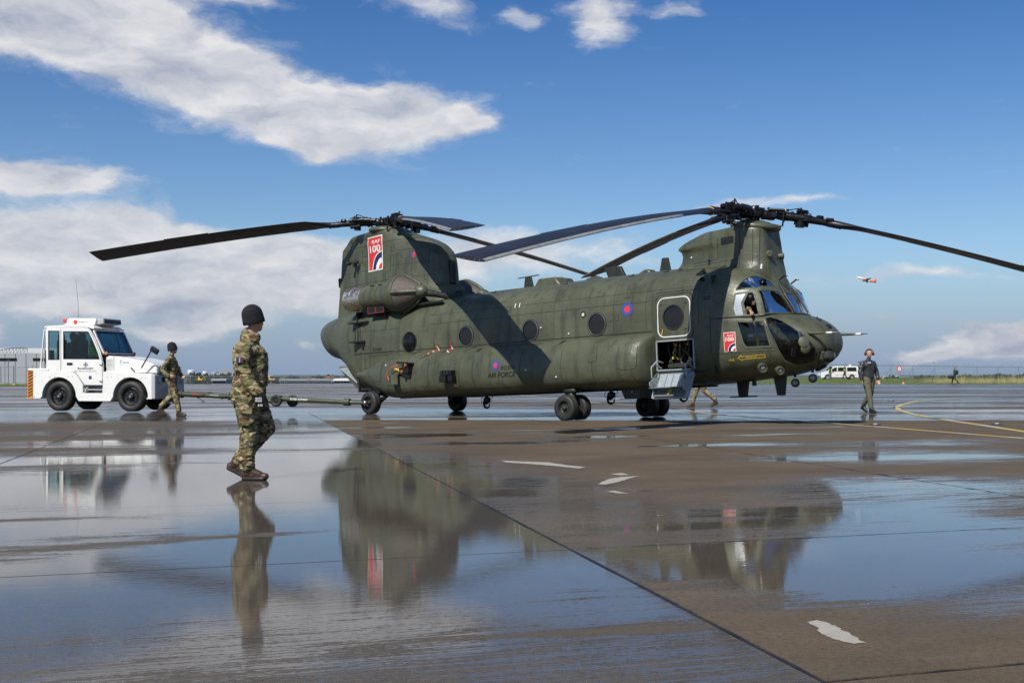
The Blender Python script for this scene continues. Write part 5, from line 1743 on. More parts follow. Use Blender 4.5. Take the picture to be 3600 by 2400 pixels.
# ---- loading ramp ajar under the tail
e = empty('loading_ramp', (0, 0, 0), parent=heli)
G().prism([(-8.02, .98), (-8.25, 1.03), (-8.98, 1.60), (-8.95, 1.66), (-8.45, 1.60), (-8.02, 1.15)], 'y', -.95, .95).build('ramp_shell', M_GREEN, e, bevel=.03)
G().prism([(-8.93, 1.60), (-8.50, 1.62), (-8.12, 1.22), (-8.14, 1.14), (-8.60, 1.42)], 'y', -1.0, -.955).build('ramp_side', M_GREY, e, bevel=.01)
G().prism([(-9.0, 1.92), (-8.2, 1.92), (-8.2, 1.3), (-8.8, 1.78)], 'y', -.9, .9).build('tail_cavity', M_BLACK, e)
G().box((-8.45, -.55, 1.06), (.4, .3, .12), Matrix.Rotation(.6, 3, 'Y'), bev=.04).build('ramp_foot', M_MIDGREY, e, bevel=.01)
# ---- interior
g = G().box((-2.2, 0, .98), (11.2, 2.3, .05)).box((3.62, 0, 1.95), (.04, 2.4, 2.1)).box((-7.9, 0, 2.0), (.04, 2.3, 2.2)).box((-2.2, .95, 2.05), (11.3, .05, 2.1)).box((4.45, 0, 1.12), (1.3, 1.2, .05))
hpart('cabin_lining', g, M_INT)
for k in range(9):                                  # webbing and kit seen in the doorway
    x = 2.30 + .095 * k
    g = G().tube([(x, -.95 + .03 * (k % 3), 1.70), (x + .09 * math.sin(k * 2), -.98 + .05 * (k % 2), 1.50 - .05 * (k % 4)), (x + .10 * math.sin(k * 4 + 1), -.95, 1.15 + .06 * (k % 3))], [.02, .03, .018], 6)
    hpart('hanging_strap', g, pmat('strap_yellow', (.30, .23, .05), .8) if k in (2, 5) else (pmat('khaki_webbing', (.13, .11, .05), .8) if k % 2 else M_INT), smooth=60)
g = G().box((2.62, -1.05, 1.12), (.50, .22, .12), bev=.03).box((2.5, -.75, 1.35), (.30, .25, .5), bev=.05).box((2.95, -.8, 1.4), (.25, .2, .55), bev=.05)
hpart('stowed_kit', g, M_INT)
for s_ in (-1, 1):
    g = G().box((4.22, s_ * .56, 1.55), (.46, .46, .12), bev=.04).box((3.96, s_ * .56, 1.95), (.12, .46, .85), Matrix.Rotation(-.15, 3, 'Y'), bev=.04).box((3.93, s_ * .56, 2.46), (.10, .26, .22), bev=.04)
    g.box((4.2, s_ * .56, 1.3), (.3, .3, .4))
    hpart('crew_seat', g, pmat('seat_fabric', (.05, .05, .045), .8), bevel=.01)
g = G().box((4.72, 0, 1.98), (.16, 1.5, .26), bev=.03).box((4.55, 0, 1.55), (.5, .32, .6), bev=.03)
hpart('instrument_panel', g, M_BLACK)
g = G()
for s_ in (-1, 1):
    g.tube([(4.50, s_ * .56, 1.25), (4.48, s_ * .56, 1.75)], .018, 8).tube([(5.12, s_ * .62, 1.20), (5.14, s_ * .62, 1.42)], .02, 8).tube([(5.08, s_ * .45, 1.20), (5.10, s_ * .45, 1.40)], .02, 8)
    g.box((5.14, s_ * .62, 1.42), (.03, .12, .10)).box((5.10, s_ * .45, 1.40), (.03, .12, .10))
hpart('flight_controls', g, M_STEEL)
g = G().box((4.55, -.98, 1.62), (.5, .08, .18), bev=.02).box((4.6, -.95, 1.45), (.16, .06, .2))
hpart('side_console', g, M_MIDGREY)
hpart('console_label', G().box((4.42, -1.03, 1.66), (.10, .01, .035)), M_WHITE)
hpart('seat_belt', G().box((4.58, -1.03, 1.52), (.05, .012, .16)), M_YELLOW)
hpart('overhead_panel', G().box((4.15, 0, 2.86), (.35, .7, .08), bev=.02), M_BLACK)
hpart('map_light', G().box((4.30, -.70, 2.82), (.16, .05, .03), Matrix.Rotation(.3, 3, 'Y')), pmat('pale_yellow', (.6, .6, .15), .5))
# ------------------------------------------------------------------ people


def camo_mat(name='camouflage_cloth', k=1.0):
    m_ = bpy.data.materials.new(name)
    m_.use_nodes = True
    t = NT(m_.node_tree)
    tc = t.n('ShaderNodeTexCoord').outputs['Object']
    wp = t.v('ADD', tc, t.v('SCALE', t.v('SUBTRACT', t.noise(tc, 9, 2, .5, color=True), (.5, .5, .5)), .10))
    a = t.noise(t.mapv(wp, (6, 6, 9)), 1.0, 2, .5)
    b = t.noise(t.mapv(wp, (7, 7, 15), loc=(3, 5, 1)), 1.0, 2, .5)
    c_ = t.noise(t.mapv(wp, (10, 10, 22), loc=(7, 1, 4)), 1.0, 2, .5)
    d = t.noise(t.mapv(wp, (11, 11, 26), loc=(1, 9, 8)), 1.0, 2, .5)
    c = t.mix(t.ramp(a, .44, .56), (.29 * k, .235 * k, .125 * k), (.165 * k, .150 * k, .068 * k))
    c = t.mix(t.ramp(b, .545, .57), c, (.115 * k, .070 * k, .038 * k))
    c = t.mix(t.ramp(b, .40, .425, 1, 0), c, (.080 * k, .082 * k, .038 * k))
    c = t.mix(t.ramp(c_, .605, .625), c, (.035 * k, .024 * k, .016 * k))
    c = t.mix(t.ramp(d, .60, .62), c, (.38 * k, .33 * k, .21 * k))
    wr = t.m('ADD', t.noise(t.mapv(tc, (14, 14, 30)), 1.0, 4, .6), t.m('MULTIPLY', t.noise(t.mapv(tc, (7, 7, 11), rot=(.5, .3, 0)), 1.0, 3), 1.6))
    bn = t.n('ShaderNodeBump', {'Height': wr, 'Strength': .8, 'Distance': .02})
    p = t.n('ShaderNodeBsdfPrincipled', {'Base Color': c, 'Roughness': .85, 'Specular IOR Level': .2, 'Normal': bn.outputs[0]})
    t.n('ShaderNodeOutputMaterial', {0: p})
    return m_


M_CAMO = camo_mat()
M_BOOT = pmat('brown_boot_leather', (.055, .030, .018), .42, var=.3, scale=14, bump=.25, bscale=50)
M_BBOOT = pmat('black_boot_leather', (.014, .013, .013), .4, var=.3, scale=14, bump=.25, bscale=50)
M_KNIT = pmat('black_knit_hat', (.008, .008, .009), .9, var=.3, scale=30, bump=.6, bscale=160)
M_GLOVE = pmat('black_glove', (.012, .012, .013), .6, var=.3, scale=20)
M_LEATHER = pmat('dark_leather_jacket', (.035, .037, .038), .36, var=.3, scale=9, bump=.5, bscale=22)
M_OLIVE = pmat('olive_flight_trousers', (.105, .108, .065), .75, var=.14, scale=6, bump=.5, bscale=14)
M_DARKCLOTH = pmat('dark_cloth', (.022, .024, .032), .8, var=.25, scale=8, bump=.4, bscale=20)
M_HIVIS = pmat('high_visibility_yellow', (.50, .72, .03), .6, var=.1)
M_SCREENGREEN = pmat('dark_green_flightsuit', (.025, .045, .032), .8, var=.25, scale=8, bump=.4)
M_GREYCLOTH = pmat('grey_trousers', (.12, .12, .13), .8, var=.2)
M_SOLE = pmat('boot_sole', (.012, .012, .012), .7)


def figure(name, caps, mats, voxel, label, loc, rz, parent=None, wrinkle=.006, smooth_it=6, group=None, wrk_scale=(9, 9, 17)):
    """one continuous body: tapered limbs fused into a single skin; caps = (p0, r0, p1, r1, material index, squash)"""
    g = G()
    for (p0, r0, p1, r1, mi, *sq) in caps:
        p0, p1 = Vector(p0), Vector(p1)
        d = p1 - p0
        L_ = d.length
        n_ = 14 if max(r0, r1) > .03 else 9
        if L_ < 1e-5:
            d = Vector((0, 0, 1))
        ax = d.normalized()
        prof = []
        for k in range(5):
            a = -math.pi / 2 + math.pi / 2 * k / 4
            prof.append((r0 * math.cos(a), r0 * math.sin(a)))
        for k in range(5):
            a = math.pi / 2 * k / 4
            prof.append((r1 * math.cos(a), L_ + r1 * math.sin(a)))
        g2 = G().lathe(prof, (0, 0, 0), ax, n_)
        if sq:                                   # squash = (sx, sy) about the axis middle, in body x/y
            sx, sy = sq[0]
            g2.V = [(v[0] * sx, v[1] * sy, v[2]) for v in g2.V]
        g2.V = [(v[0] + p0.x, v[1] + p0.y, v[2] + p0.z) for v in g2.V]
        g.add(g2.V, g2.F)
    me = bpy.data.meshes.new('tmp')
    me.from_pydata(g.V, [], g.F)
    bm = bmesh.new(); bm.from_mesh(me)
    bmesh.ops.remove_doubles(bm, verts=bm.verts, dist=1e-5)
    bmesh.ops.recalc_face_normals(bm, faces=bm.faces)
    bm.to_mesh(me); bm.free()
    o = bpy.data.objects.new('tmp', me)
    COL.objects.link(o)
    r_ = o.modifiers.new('r', 'REMESH'); r_.mode = 'VOXEL'; r_.voxel_size = voxel
    s_ = o.modifiers.new('s', 'SMOOTH'); s_.factor = .5; s_.iterations = smooth_it
    dg = bpy.context.evaluated_depsgraph_get()
    m2 = bpy.data.meshes.new_from_object(o.evaluated_get(dg))
    bpy.data.objects.remove(o)
    bpy.data.meshes.remove(me)
    # material by nearest limb
    n_ = len(m2.vertices)
    co = np.empty(n_ * 3, dtype=np.float32); m2.vertices.foreach_get('co', co); co = co.reshape(-1, 3)
    nr = np.empty(n_ * 3, dtype=np.float32); m2.vertex_normals.foreach_get('vector', nr); nr = nr.reshape(-1, 3)
    best = np.full(n_, 1e9); lab = np.zeros(n_, dtype=int)
    for (p0, r0, p1, r1, mi, *sq) in caps:
        a = np.array(p0); b = np.array(p1); ab = b - a
        q = co - a
        if sq:
            q = q / np.array([sq[0][0], sq[0][1], 1.0]); ab2 = ab
        t = np.clip((q @ ab) / max((ab @ ab), 1e-9), 0, 1)
        d = np.linalg.norm(q - t[:, None] * ab, axis=1) - (r0 + (r1 - r0) * t)
        if sq:
            d = d * min(sq[0])
        u = d < best
        best[u] = d[u]; lab[u] = mi
    # folds in the cloth
    cloth = np.array([1.0 if (m_ is not None and m_.name in CLOTH) else 0.0 for m_ in mats])[lab]
    for i in range(n_):
        if cloth[i] > 0:
            p = co[i]
            w1 = mnoise.noise(Vector((p[0] * wrk_scale[0], p[1] * wrk_scale[1], p[2] * wrk_scale[2] + 3 * mnoise.noise(Vector(p) * 4))))
            w2 = mnoise.noise(Vector((p[0] * 21 + 5, p[1] * 21, p[2] * 34)))
            h_ = (1 - abs(w1) * 2.2) * 1.0 + w2 * .35
            co[i] = p + nr[i] * (h_ * wrinkle)
    m2.vertices.foreach_set('co', co.reshape(-1))
    m2.materials.clear()
    lv = np.array([max(set(l_), key=l_.count) for l_ in ([int(lab[v]) for v in p.vertices] for p in m2.polygons)], dtype=np.int32)
    m2.polygons.foreach_set('material_index', lv)
    m2.polygons.foreach_set('use_smooth', [True] * len(m2.polygons))
    m2.update()
    o = link(name, m2, mats, parent)
    o.location = loc
    o.rotation_euler = (0, 0, rz)
    tag(o, label, 'person', group)
    return o


CLOTH = {'camouflage_cloth', 'dark_leather_jacket', 'olive_flight_trousers', 'dark_cloth', 'high_visibility_yellow', 'dark_green_flightsuit', 'grey_trousers'}


def hand(wrist, dirv, palmn, mi, L=.185, curl=.5, side_=1):
    """palm and five unequal bent fingers; dirv = where the fingers point, palmn = palm normal (curl goes that way)"""
    w_ = Vector(wrist); d = Vector(dirv).normalized(); n_ = Vector(palmn); n_ = (n_ - d * n_.dot(d)).normalized()
    s_ = d.cross(n_) * side_
    out_ = []
    pl = L * .50
    for k, off in enumerate((-.030, -.010, .010, .030)):
        out_.append((w_ + s_ * off * .6, .017, w_ + d * pl + s_ * off * 1.05, .014, mi))
    for off, fl, r in ((-.031, .38, .0085), (-.0105, .45, .0092), (.0105, .48, .0094), (.031, .43, .0092)):
        b_ = w_ + d * pl + s_ * off * 1.1
        a1 = curl * .7
        d1 = (d * math.cos(a1) + n_ * math.sin(a1)).normalized()
        d2 = (d * math.cos(a1 + curl) + n_ * math.sin(a1 + curl)).normalized()
        d3 = (d * math.cos(a1 + curl * 1.7) + n_ * math.sin(a1 + curl * 1.7)).normalized()
        l_ = L * fl
        k1 = b_ + d1 * l_ * .45
        k2 = k1 + d2 * l_ * .32
        k3 = k2 + d3 * l_ * .23
        out_ += [(b_, r * 1.15, k1, r, mi), (k1, r, k2, r * .95, mi), (k2, r * .95, k3, r * .8, mi)]
    tb = w_ + s_ * .028 + d * .02
    t1 = tb + (s_ * .7 + d * .7 + n_ * .25).normalized() * .042
    t2 = t1 + (s_ * .35 + d * .9 + n_ * .35).normalized() * .032
    out_ += [(tb, .016, t1, .0125, mi), (t1, .0125, t2, .0095, mi)]
    return out_


def head(c, f, mi, mh=None, hairtop=True, up=(0, 0, 1), beard=None):
    """skull, jaw, nose, ears, brows; c = centre of the head, f = facing"""
    c = Vector(c); f = Vector(f).normalized(); u = Vector(up).normalized(); s_ = f.cross(u).normalized()
    o_ = [(c + u * .03 - f * .015, .086, c + u * .035 + f * .012, .082, mi), (c - u * .02 + f * .02, .072, c - u * .055 + f * .042, .052, mi), (c - u * .075 + f * .062, .030, c - u * .068 + f * .060, .030, mi),
          (c + u * .012 + f * .088, .010, c - u * .022 + f * .104, .0125, mi), (c - u * .025 + f * .098 - s_ * .010, .009, c - u * .025 + f * .098 + s_ * .010, .009, mi),
          (c - u * .050 + f * .088 - s_ * .016, .0075, c - u * .050 + f * .088 + s_ * .016, .0075, mi),
          (c + u * .028 + f * .083 - s_ * .034, .010, c + u * .030 + f * .088 - s_ * .010, .009, mi), (c + u * .028 + f * .083 + s_ * .034, .010, c + u * .030 + f * .088 + s_ * .010, .009, mi)]
    for q in (-1, 1):
        o_ += [(c + s_ * q * .082 - u * .018 - f * .008, .012, c + s_ * q * .086 + u * .014 - f * .012, .014, mi)]
        o_ += [(c + s_ * q * .040 - u * .015 + f * .055, .030, c + s_ * q * .036 - u * .022 + f * .06, .026, mi)]
    if mh is not None:
        o_ += [(c + u * .045 - f * .030, .088, c + u * .050 - f * .0, .082, mh), (c - u * .02 - f * .045, .070, c + u * .02 - f * .045, .075, mh)]
    if beard is not None:
        o_ += [(c - u * .078 + f * .060 - s_ * .025, .027, c - u * .078 + f * .060 + s_ * .025, .027, beard),
               (c - u * .040 + f * .094 - s_ * .018, .007, c - u * .040 + f * .094 + s_ * .018, .007, beard)]
    return o_


def boot(ankle, toe_dir, mi, ms=None, size=1.0, pitch=0.0):
    """boot below the ankle point; toe_dir on the ground plan, pitch lifts the heel"""
    a = Vector(ankle); f = Vector((toe_dir[0], toe_dir[1], 0)).normalized()
    s_ = Vector((-f.y, f.x, 0))
    fd = (f * math.cos(pitch) - Vector((0, 0, 1)) * math.sin(pitch)).normalized()
    ud = (Vector((0, 0, 1)) * math.cos(pitch) + f * math.sin(pitch)).normalized()
    z = size
    return [(a + ud * .06 * z, .062 * z, a - ud * .02 * z, .056 * z, mi), (a - ud * .045 * z - fd * .035 * z, .043 * z, a - ud * .045 * z + fd * .05 * z, .046 * z, mi), (a - ud * .005 * z + fd * .03 * z, .048 * z, a - ud * .04 * z + fd * .12 * z, .042 * z, mi),
            (a - ud * .05 * z + fd * .09 * z, .040 * z, a - ud * .055 * z + fd * .18 * z, .036 * z, mi),
            (a - ud * .082 * z - fd * .05 * z, .020 * z, a - ud * .082 * z + fd * .18 * z, .020 * z, mi if ms is None else ms, ), (a - ud * .082 * z + s_ * .026 - fd * .04 * z, .019 * z, a - ud * .082 * z + s_ * .026 + fd * .16 * z, .019 * z, mi if ms is None else ms),
            (a - ud * .082 * z - s_ * .026 - fd * .04 * z, .019 * z, a - ud * .082 * z - s_ * .026 + fd * .16 * z, .019 * z, mi if ms is None else ms)]


def beanie(c, f, parent, r=.105):
    c = Vector(c); f = Vector(f).normalized()
    g = G()
    prof = [(.0, .165), (.028, .161), (.055, .148), (.078, .128), (.095, .100), (.104, .066), (.108, .032), (.109, .0), (.1105, -.004), (.1105, -.046), (.107, -.056), (.098, -.052)]
    g.lathe(prof, (0, 0, 0), (0, 0, 1), 28)
    ang = math.atan2(f.y, f.x)
    M_ = Matrix.Translation(c) @ Matrix.Rotation(ang, 4, 'Z') @ Matrix.Rotation(R(-14), 4, 'Y') @ Matrix.Diagonal((1.10, .97, .97, 1))
    V = []
    for v in g.V:
        n_ = mnoise.noise(Vector(v) * 18) * .004
        q = Vector(v) * (1 + n_ * 6)
        V.append(tuple(M_ @ q))
    g.V = V
    return g.build('knit_hat', M_KNIT, parent, 180)


# local frame of every figure: +x = the way it walks, z up, feet near z = 0
# --- the soldier in front: walks to the right, standing foot forward, looks at the helicopter
def soldier_front():
    C, B, S_, K, GL, SO = 0, 1, 2, 3, 4, 5
    f = Vector((.70, .71, 0))
    caps = []
    # legs: planted leg and trailing leg, heel raised
    caps += [((-.03, -.10, .96), .135, (.015, -.105, .55), .098, C), ((.015, -.105, .55), .098, (-.02, -.105, .22), .080, C), ((-.02, -.105, .24), .084, (-.01, -.105, .15), .078, C)]
    caps += [((-.01, .10, .95), .130, (.135, .10, .56), .095, C), ((.135, .10, .56), .095, (-.10, .10, .27), .078, C), ((-.10, .10, .28), .080, (-.155, .10, .205), .072, C)]
    caps += boot((-.00, -.105, .10), (1, -.05, 0), B, SO, 1.03)
    caps += boot((-.19, .10, .165), (1, .05, 0), B, SO, 1.0, .50)
    # hips, belly, chest (loose smock)
    caps += [((-.03, -.055, .99), .150, (-.03, .055, .99), .150, C), ((-.03, 0, 1.00), .168, (.0, 0, 1.10), .170, C, (1.05, 1.05)), ((.0, 0, 1.08), .165, (.0, 0, 1.25), .168, C, (1.06, 1.08)),
             ((-.01, -.08, 1.36), .140, (-.01, .08, 1.36), .140, C), ((.02, 0, 1.18), .150, (.03, 0, 1.34), .148, C), ((-.055, 0, 1.28), .135, (-.06, 0, 1.40), .13, C), ((-.02, -.12, 1.46), .085, (-.02, .12, 1.46), .085, C),
             ((-.02, 0, 1.50), .085, (-.015, 0, 1.575), .072, C), ((-.045, 0, 1.55), .07, (-.03, 0, 1.60), .068, C), ((.03, 0, 1.53), .06, (.045, 0, 1.57), .055, C)]
    # skirt of the smock and thigh pockets
    caps += [((-.03, 0, .93), .172, (-.02, 0, 1.02), .172, C, (1.0, 1.05)), ((.0, -.19, .74), .062, (.01, -.19, .64), .062, C, (1.25, .8)), ((-.10, -.09, .93), .09, (-.09, -.09, .86), .09, C)]
    # near arm hangs, a little bent; far arm forward
    caps += [((-.03, -.195, 1.42), .088, (-.02, -.235, 1.20), .076, C), ((-.02, -.235, 1.20), .077, (.08, -.262, 1.03), .066, C), ((.08, -.262, 1.03), .068, (.145, -.278, .965), .058, C), ((.145, -.278, .965), .042, (.165, -.282, .935), .038, C)]
    caps += hand((.165, -.284, .925), (.22, .0, -1), (.35, .9, .0), GL, .205, .45, -1)
    caps += [((.150, -.282, .955), .036, (.180, -.286, .860), .040, GL)]
    caps += [((-.02, .195, 1.42), .085, (.02, .235, 1.20), .073, C), ((.02, .235, 1.20), .073, (.04, .22, 1.02), .060, C), ((.04, .22, 1.02), .060, (.06, .21, .96), .05, C)]
    caps += hand((.065, .21, .925), (.2, -.1, -1), (.3, -.9, .0), GL, .19, .5, 1)
    # collar, neck, head
    hc = Vector((.035, 0, 1.735))
    caps += [((-.01, 0, 1.56), .058, (.02, 0, 1.66), .056, S_)]
    caps += head(hc, f, S_, None)
    o = figure('person', caps, [M_CAMO, M_BOOT, M_SKIN, M_KNIT, M_GLOVE, M_SOLE], .0068,
               'soldier in camouflage and black knit hat walking nearest the camera on the wet concrete', (-2.665, 12.58, 0), R(-3), wrinkle=.0085, smooth_it=5)
    o.scale = (.965, .965, .925)
    beanie(hc + Vector((-.01, 0, .035)), f, o)
    # collar flap, sleeve badge, belt line, cargo flap, glove writing
    G().box((-.03, -.318 + .0, 1.31), (.075, .006, .06), Matrix.Rotation(-.1, 3, 'X')).build('sleeve_badge', M_NAVY, o)
    for dx, m_ in ((-.022, pmat('badge_blue', (.012, .02, .075), .7)), (.0, M_GREY), (.022, pmat('badge_red', (.09, .012, .02), .7))):
        G().box((-.032 + dx, -.322, 1.31), (.012 if dx == 0 else .026, .005, .052), Matrix.Rotation(-.1, 3, 'X')).build('badge_stripe', m_, o)
    g = G().tube([(-.012 + .178 * math.cos(t), .184 * math.sin(t), 1.035 + .004 * math.sin(5 * t)) for t in [2 * math.pi * k / 28 for k in range(29)]], .010, 6)
    g.build('drawcord', pmat('dark_cord', (.05, .06, .02), .8), o, 60)
    g = G().add([(-.055, -.262, .80), (.085, -.262, .775), (.075, -.275, .725), (-.045, -.275, .745)], [(0, 1, 2, 3)])
    g.build('pocket_flap', M_CAMO, o)
    tr, (a, b, c, d) = text_mesh('MECHANIC', .02)
    for k_, (zz, hh) in enumerate(((.880, .022), (.852, .026))):
        V, F = [], []
        for t3 in tr:
            n0 = len(V)
            V += [(.135 + (p[0] - a) / (b - a) * .068, -.330, zz + .01 + (p[1] - c) / (d - c) * hh * .8) for p in t3]
            F.append((n0, n0 + 1, n0 + 2))
        G().add(V, F).build('glove_lettering', M_WHITE, o, fixn=False)
    for k_ in range(3):
        G().box((.165 + .018 * k_, -.318, .825), (.007, .004, .024)).build('glove_stripe', M_WHITE, o)
    G().box((.115, -.318, .955), (.012, .02, .022)).build('glove_tag', M_YELLOW, o)
    return o


soldier_front()


def walker(name, label, loc, rz, look, mats, stride=.30, hat=True, voxel=.011, arms=((.0, 0), (.0, 0)), scale=1.0, wrinkle=.006, hair=None, beard=None, trail=.35, bulk=1.0, mit=None, group=None, armpose=None):
    """mats: [top, bottom, boots, skin, gloves/hands, sole, hair, beard]"""
    T, L_, B, S_, H_, SO, HA, BE = range(8)
    f = Vector((math.cos(look), math.sin(look), 0))
    hip = .94
    caps = []
    fx, bx = stride * .5, -stride * .55
    # front (near, -y) and back legs
    caps += [((0, -.09, hip), .115 * bulk, (fx * .62, -.095, .53), .080, L_), ((fx * .62, -.095, .53), .082, (fx, -.095, .17), .066, L_)]
    bk = (bx * .35 + .06, .09, .53)
    caps += [((0, .09, hip), .115 * bulk, bk, .080, L_), (bk, .082, (bx - .06, .09, .21 + trail * .1), .064, L_)]
    caps += boot((fx, -.095, .10), (1, 0, 0), B, SO, .98)
    caps += boot((bx - .08, .09, .13 + trail * .1), (1, 0, 0), B, SO, .98, trail)
    caps += [((-.01, -.05, .97), .130 * bulk, (-.01, .05, .97), .130 * bulk, L_), ((0, 0, 1.02), .145 * bulk, (0, 0, 1.12), .142 * bulk, T, (.95, 1.08)), ((0, 0, 1.12), .140 * bulk, (0, 0, 1.28), .142 * bulk, T, (.95, 1.1)),
             ((0, -.08, 1.36), .118 * bulk, (0, .08, 1.36), .118 * bulk, T), ((0, -.13, 1.44), .070, (0, .13, 1.44), .070, T), ((-.01, 0, 1.47), .070, (0, 0, 1.54), .062, T), ((0, 0, 1.50), .052, (.015, 0, 1.62), .052, S_)]
    ap = armpose or [((-.02, -.20, 1.41), (-.06, -.25, 1.17), (.02, -.25, .95), (.3, 0, -1)), ((-.02, .20, 1.41), (.02, .25, 1.17), (.12, .23, .96), (.4, 0, -1))]
    for q, (a, b, c, dv) in zip((-1, 1), ap):
        caps += [(a, .070 * bulk, b, .060 * bulk, T), (b, .060 * bulk, c, .046, T)]
        cv = Vector(c) + Vector(dv).normalized() * .035
        caps += hand(cv, dv, (.6, -q * .8, .1), H_, .18, .55, q)
    hc = Vector((.03, 0, 1.69))
    caps += head(hc, f, S_, HA if hair is not None else None, beard=BE if beard is not None else None)
    caps = [tuple([tuple(Vector(c[0]) * scale), c[1] * scale, tuple(Vector(c[2]) * scale), c[3] * scale] + list(c[4:])) for c in caps]
    o = figure(name, caps, mats, voxel, label, loc, rz, wrinkle=wrinkle, smooth_it=4, group=group)
    if hat:
        beanie(hc * scale + Vector((-.01, 0, .03)), f, o)
    return o, hc * scale, f


SOL = [M_CAMO, M_CAMO, M_BOOT, M_SKIN, M_SKIN, M_SOLE, M_HAIR, M_HAIR]
DRK = [M_DARKCLOTH, M_DARKCLOTH, M_BBOOT, M_SKIN, M_SKIN, M_SOLE, M_HAIR, M_HAIR]
# soldier walking beside the tug
o, hc, f = walker('person', 'soldier in camouflage and knit hat walking beside the white tractor', (-8.45, 30.6, 0), R(-6), R(20), SOL, stride=.44, trail=.55,
                  armpose=[((-.02, -.20, 1.41), (-.14, -.27, 1.17), (.02, -.27, 1.02), (1, .2, -.1)), ((-.02, .20, 1.41), (.06, .25, 1.17), (.20, .18, 1.02), (.6, -.4, -.2))], scale=.985)
G().box((-.03, -.285, 1.30), (.06, .01, .05)).build('sleeve_badge', M_NAVY, o)
# crewman seen only by his legs beyond the fuselage
walker('person', 'soldier in camouflage whose striding legs show below the helicopter, beyond its door steps', (6.02, 39.0, 0), R(180 - 8), R(0), SOL, stride=.60, trail=.40, voxel=.013)
# man in ear defenders walking to the right of the nose
o, hc, f = walker('person', 'man in dark leather jacket, olive trousers and ear defenders walking past the nose', (9.66, 33.4, 0), R(-62), R(-40), [M_LEATHER, M_OLIVE, M_BBOOT, M_SKIN, M_SKIN, M_SOLE, M_HAIR, M_HAIR],
                  stride=.40, hat=False, hair=1, beard=1, trail=.45, bulk=1.08, armpose=[((-.02, -.21, 1.41), (-.03, -.30, 1.18), (.04, -.30, .97), (.2, .1, -1)), ((-.02, .21, 1.41), (.0, .30, 1.18), (.08, .29, .98), (.3, 0, -1))], wrinkle=.006, scale=.945)
hs = f.cross(Vector((0, 0, 1)))
e = empty('ear_defenders', hc, parent=o)
for q in (-1, 1):
    G().lathe([(.0, .035), (.03, .033), (.042, .015), (.042, -.012), (.035, -.02)], hs * q * .098, hs * q, 14).build('ear_cup', M_BLACK, e, 50)
    G().lathe([(.0, .038), (.018, .036), (.02, .033)], hs * q * .098, hs * q, 10).build('cup_badge', M_GREY, e, 50)
G().tube([hs * math.cos(t) * .112 + Vector((0, 0, math.sin(t) * .135)) for t in [math.pi * k / 12 for k in range(13)]], .010, 6).build('headband', M_BLACK, e, 60)
G().box((.125, -.10, 1.36), (.02, .09, .05), Matrix.Rotation(-.4, 3, 'Z')).build('name_patch', pmat('patch_white_blue', (.35, .38, .6), .5), o)
G().lathe([(.04, 0), (.04, .01), (0, .012)], (-.01, -.335, 1.27), (.25, -1, 0), 14).build('round_patch', pmat('patch_ring', (.35, .27, .12), .5), o, 40)
G().lathe([(.028, .012), (0, .014)], (-.01, -.335, 1.27), (.25, -1, 0), 14).build('patch_centre', M_BLUE, o, 40)
G().box((-.01, -.335, 1.37), (.06, .012, .05)).build('square_patch', M_MIDGREY, o)
# photographers at the fence and the airman with a bag (far off)
HV = [M_HIVIS, M_GREYCLOTH, M_BBOOT, M_SKIN, M_SKIN, M_SOLE, M_HAIR, M_HAIR]
up_arm = [((-.02, -.20, 1.41), (.16, -.27, 1.38), (.16, -.09, 1.60), (.2, .5, .3)), ((-.02, .20, 1.41), (.16, .27, 1.38), (.16, .09, 1.60), (.2, -.5, .3))]
o, hc, f = walker('person', 'photographer in yellow vest holding a camera to the face by the van', (41.3, 160.0, .2), R(-105), 0, [M_DARKCLOTH, M_GREYCLOTH] + DRK[2:], stride=.15, hat=False, hair=1, voxel=.025, wrinkle=0, trail=.05, armpose=up_arm)
G().prism([(-.15, 1.08), (.15, 1.08), (.13, 1.5), (-.13, 1.5)], 'y', -.20, -.17).prism([(-.15, 1.08), (.15, 1.08), (.13, 1.5), (-.13, 1.5)], 'y', .17, .20).build('yellow_vest', M_HIVIS, o)
G().box((.17, -.16, 1.25), (.02, .08, .36)).box((.17, .16, 1.25), (.02, .08, .36)).build('yellow_vest', M_HIVIS, o)
G().box((.20, 0, 1.66), (.12, .13, .09)).build('camera', M_BLACK, o)
o, hc, f = walker('person', 'man in dark clothes and yellow vest walking beside the white van', (43.2, 160.0, .2), R(180), 0, DRK, stride=.45, hat=False, hair=1, voxel=.025, wrinkle=0)
G().box((.0, .19, 1.25), (.22, .03, .34)).box((.15, .05, 1.25), (.02, .16, .3)).build('yellow_vest', M_HIVIS, o)
o, hc, f = walker('person', 'airman in dark green suit carrying a bag along the grass verge', (43.8, 122.0, 0), R(178), 0, [M_SCREENGREEN, M_SCREENGREEN] + DRK[2:], stride=.45, hat=False, hair=1, voxel=.022, wrinkle=0, scale=.92)
bag = G().box((0, 0, 0), (.55, .26, .34), bev=.08).tube([(-.15, 0, .15), (-.08, 0, .27), (.08, 0, .27), (.15, 0, .15)], .015, 6).build('holdall_bag', M_DARKCLOTH, None, 50)
bag.location = (43.35, 121.8, .68)
tag(bag, 'dark holdall carried low by the airman on the grass verge', 'bag')
bag = G().box((0, 0, 0), (.22, .34, .46), bev=.07).box((-.1, 0, -.05), (.08, .26, .25), bev=.03).build('rucksack', M_DARKCLOTH, None, 50)
bag.location = (44.02, 121.95, 1.14)
tag(bag, 'black rucksack on the back of the airman on the verge', 'rucksack')
# pilot in the right-hand seat, forearm out of the open window, one leg seen through the chin glass
P2 = heli.matrix_basis


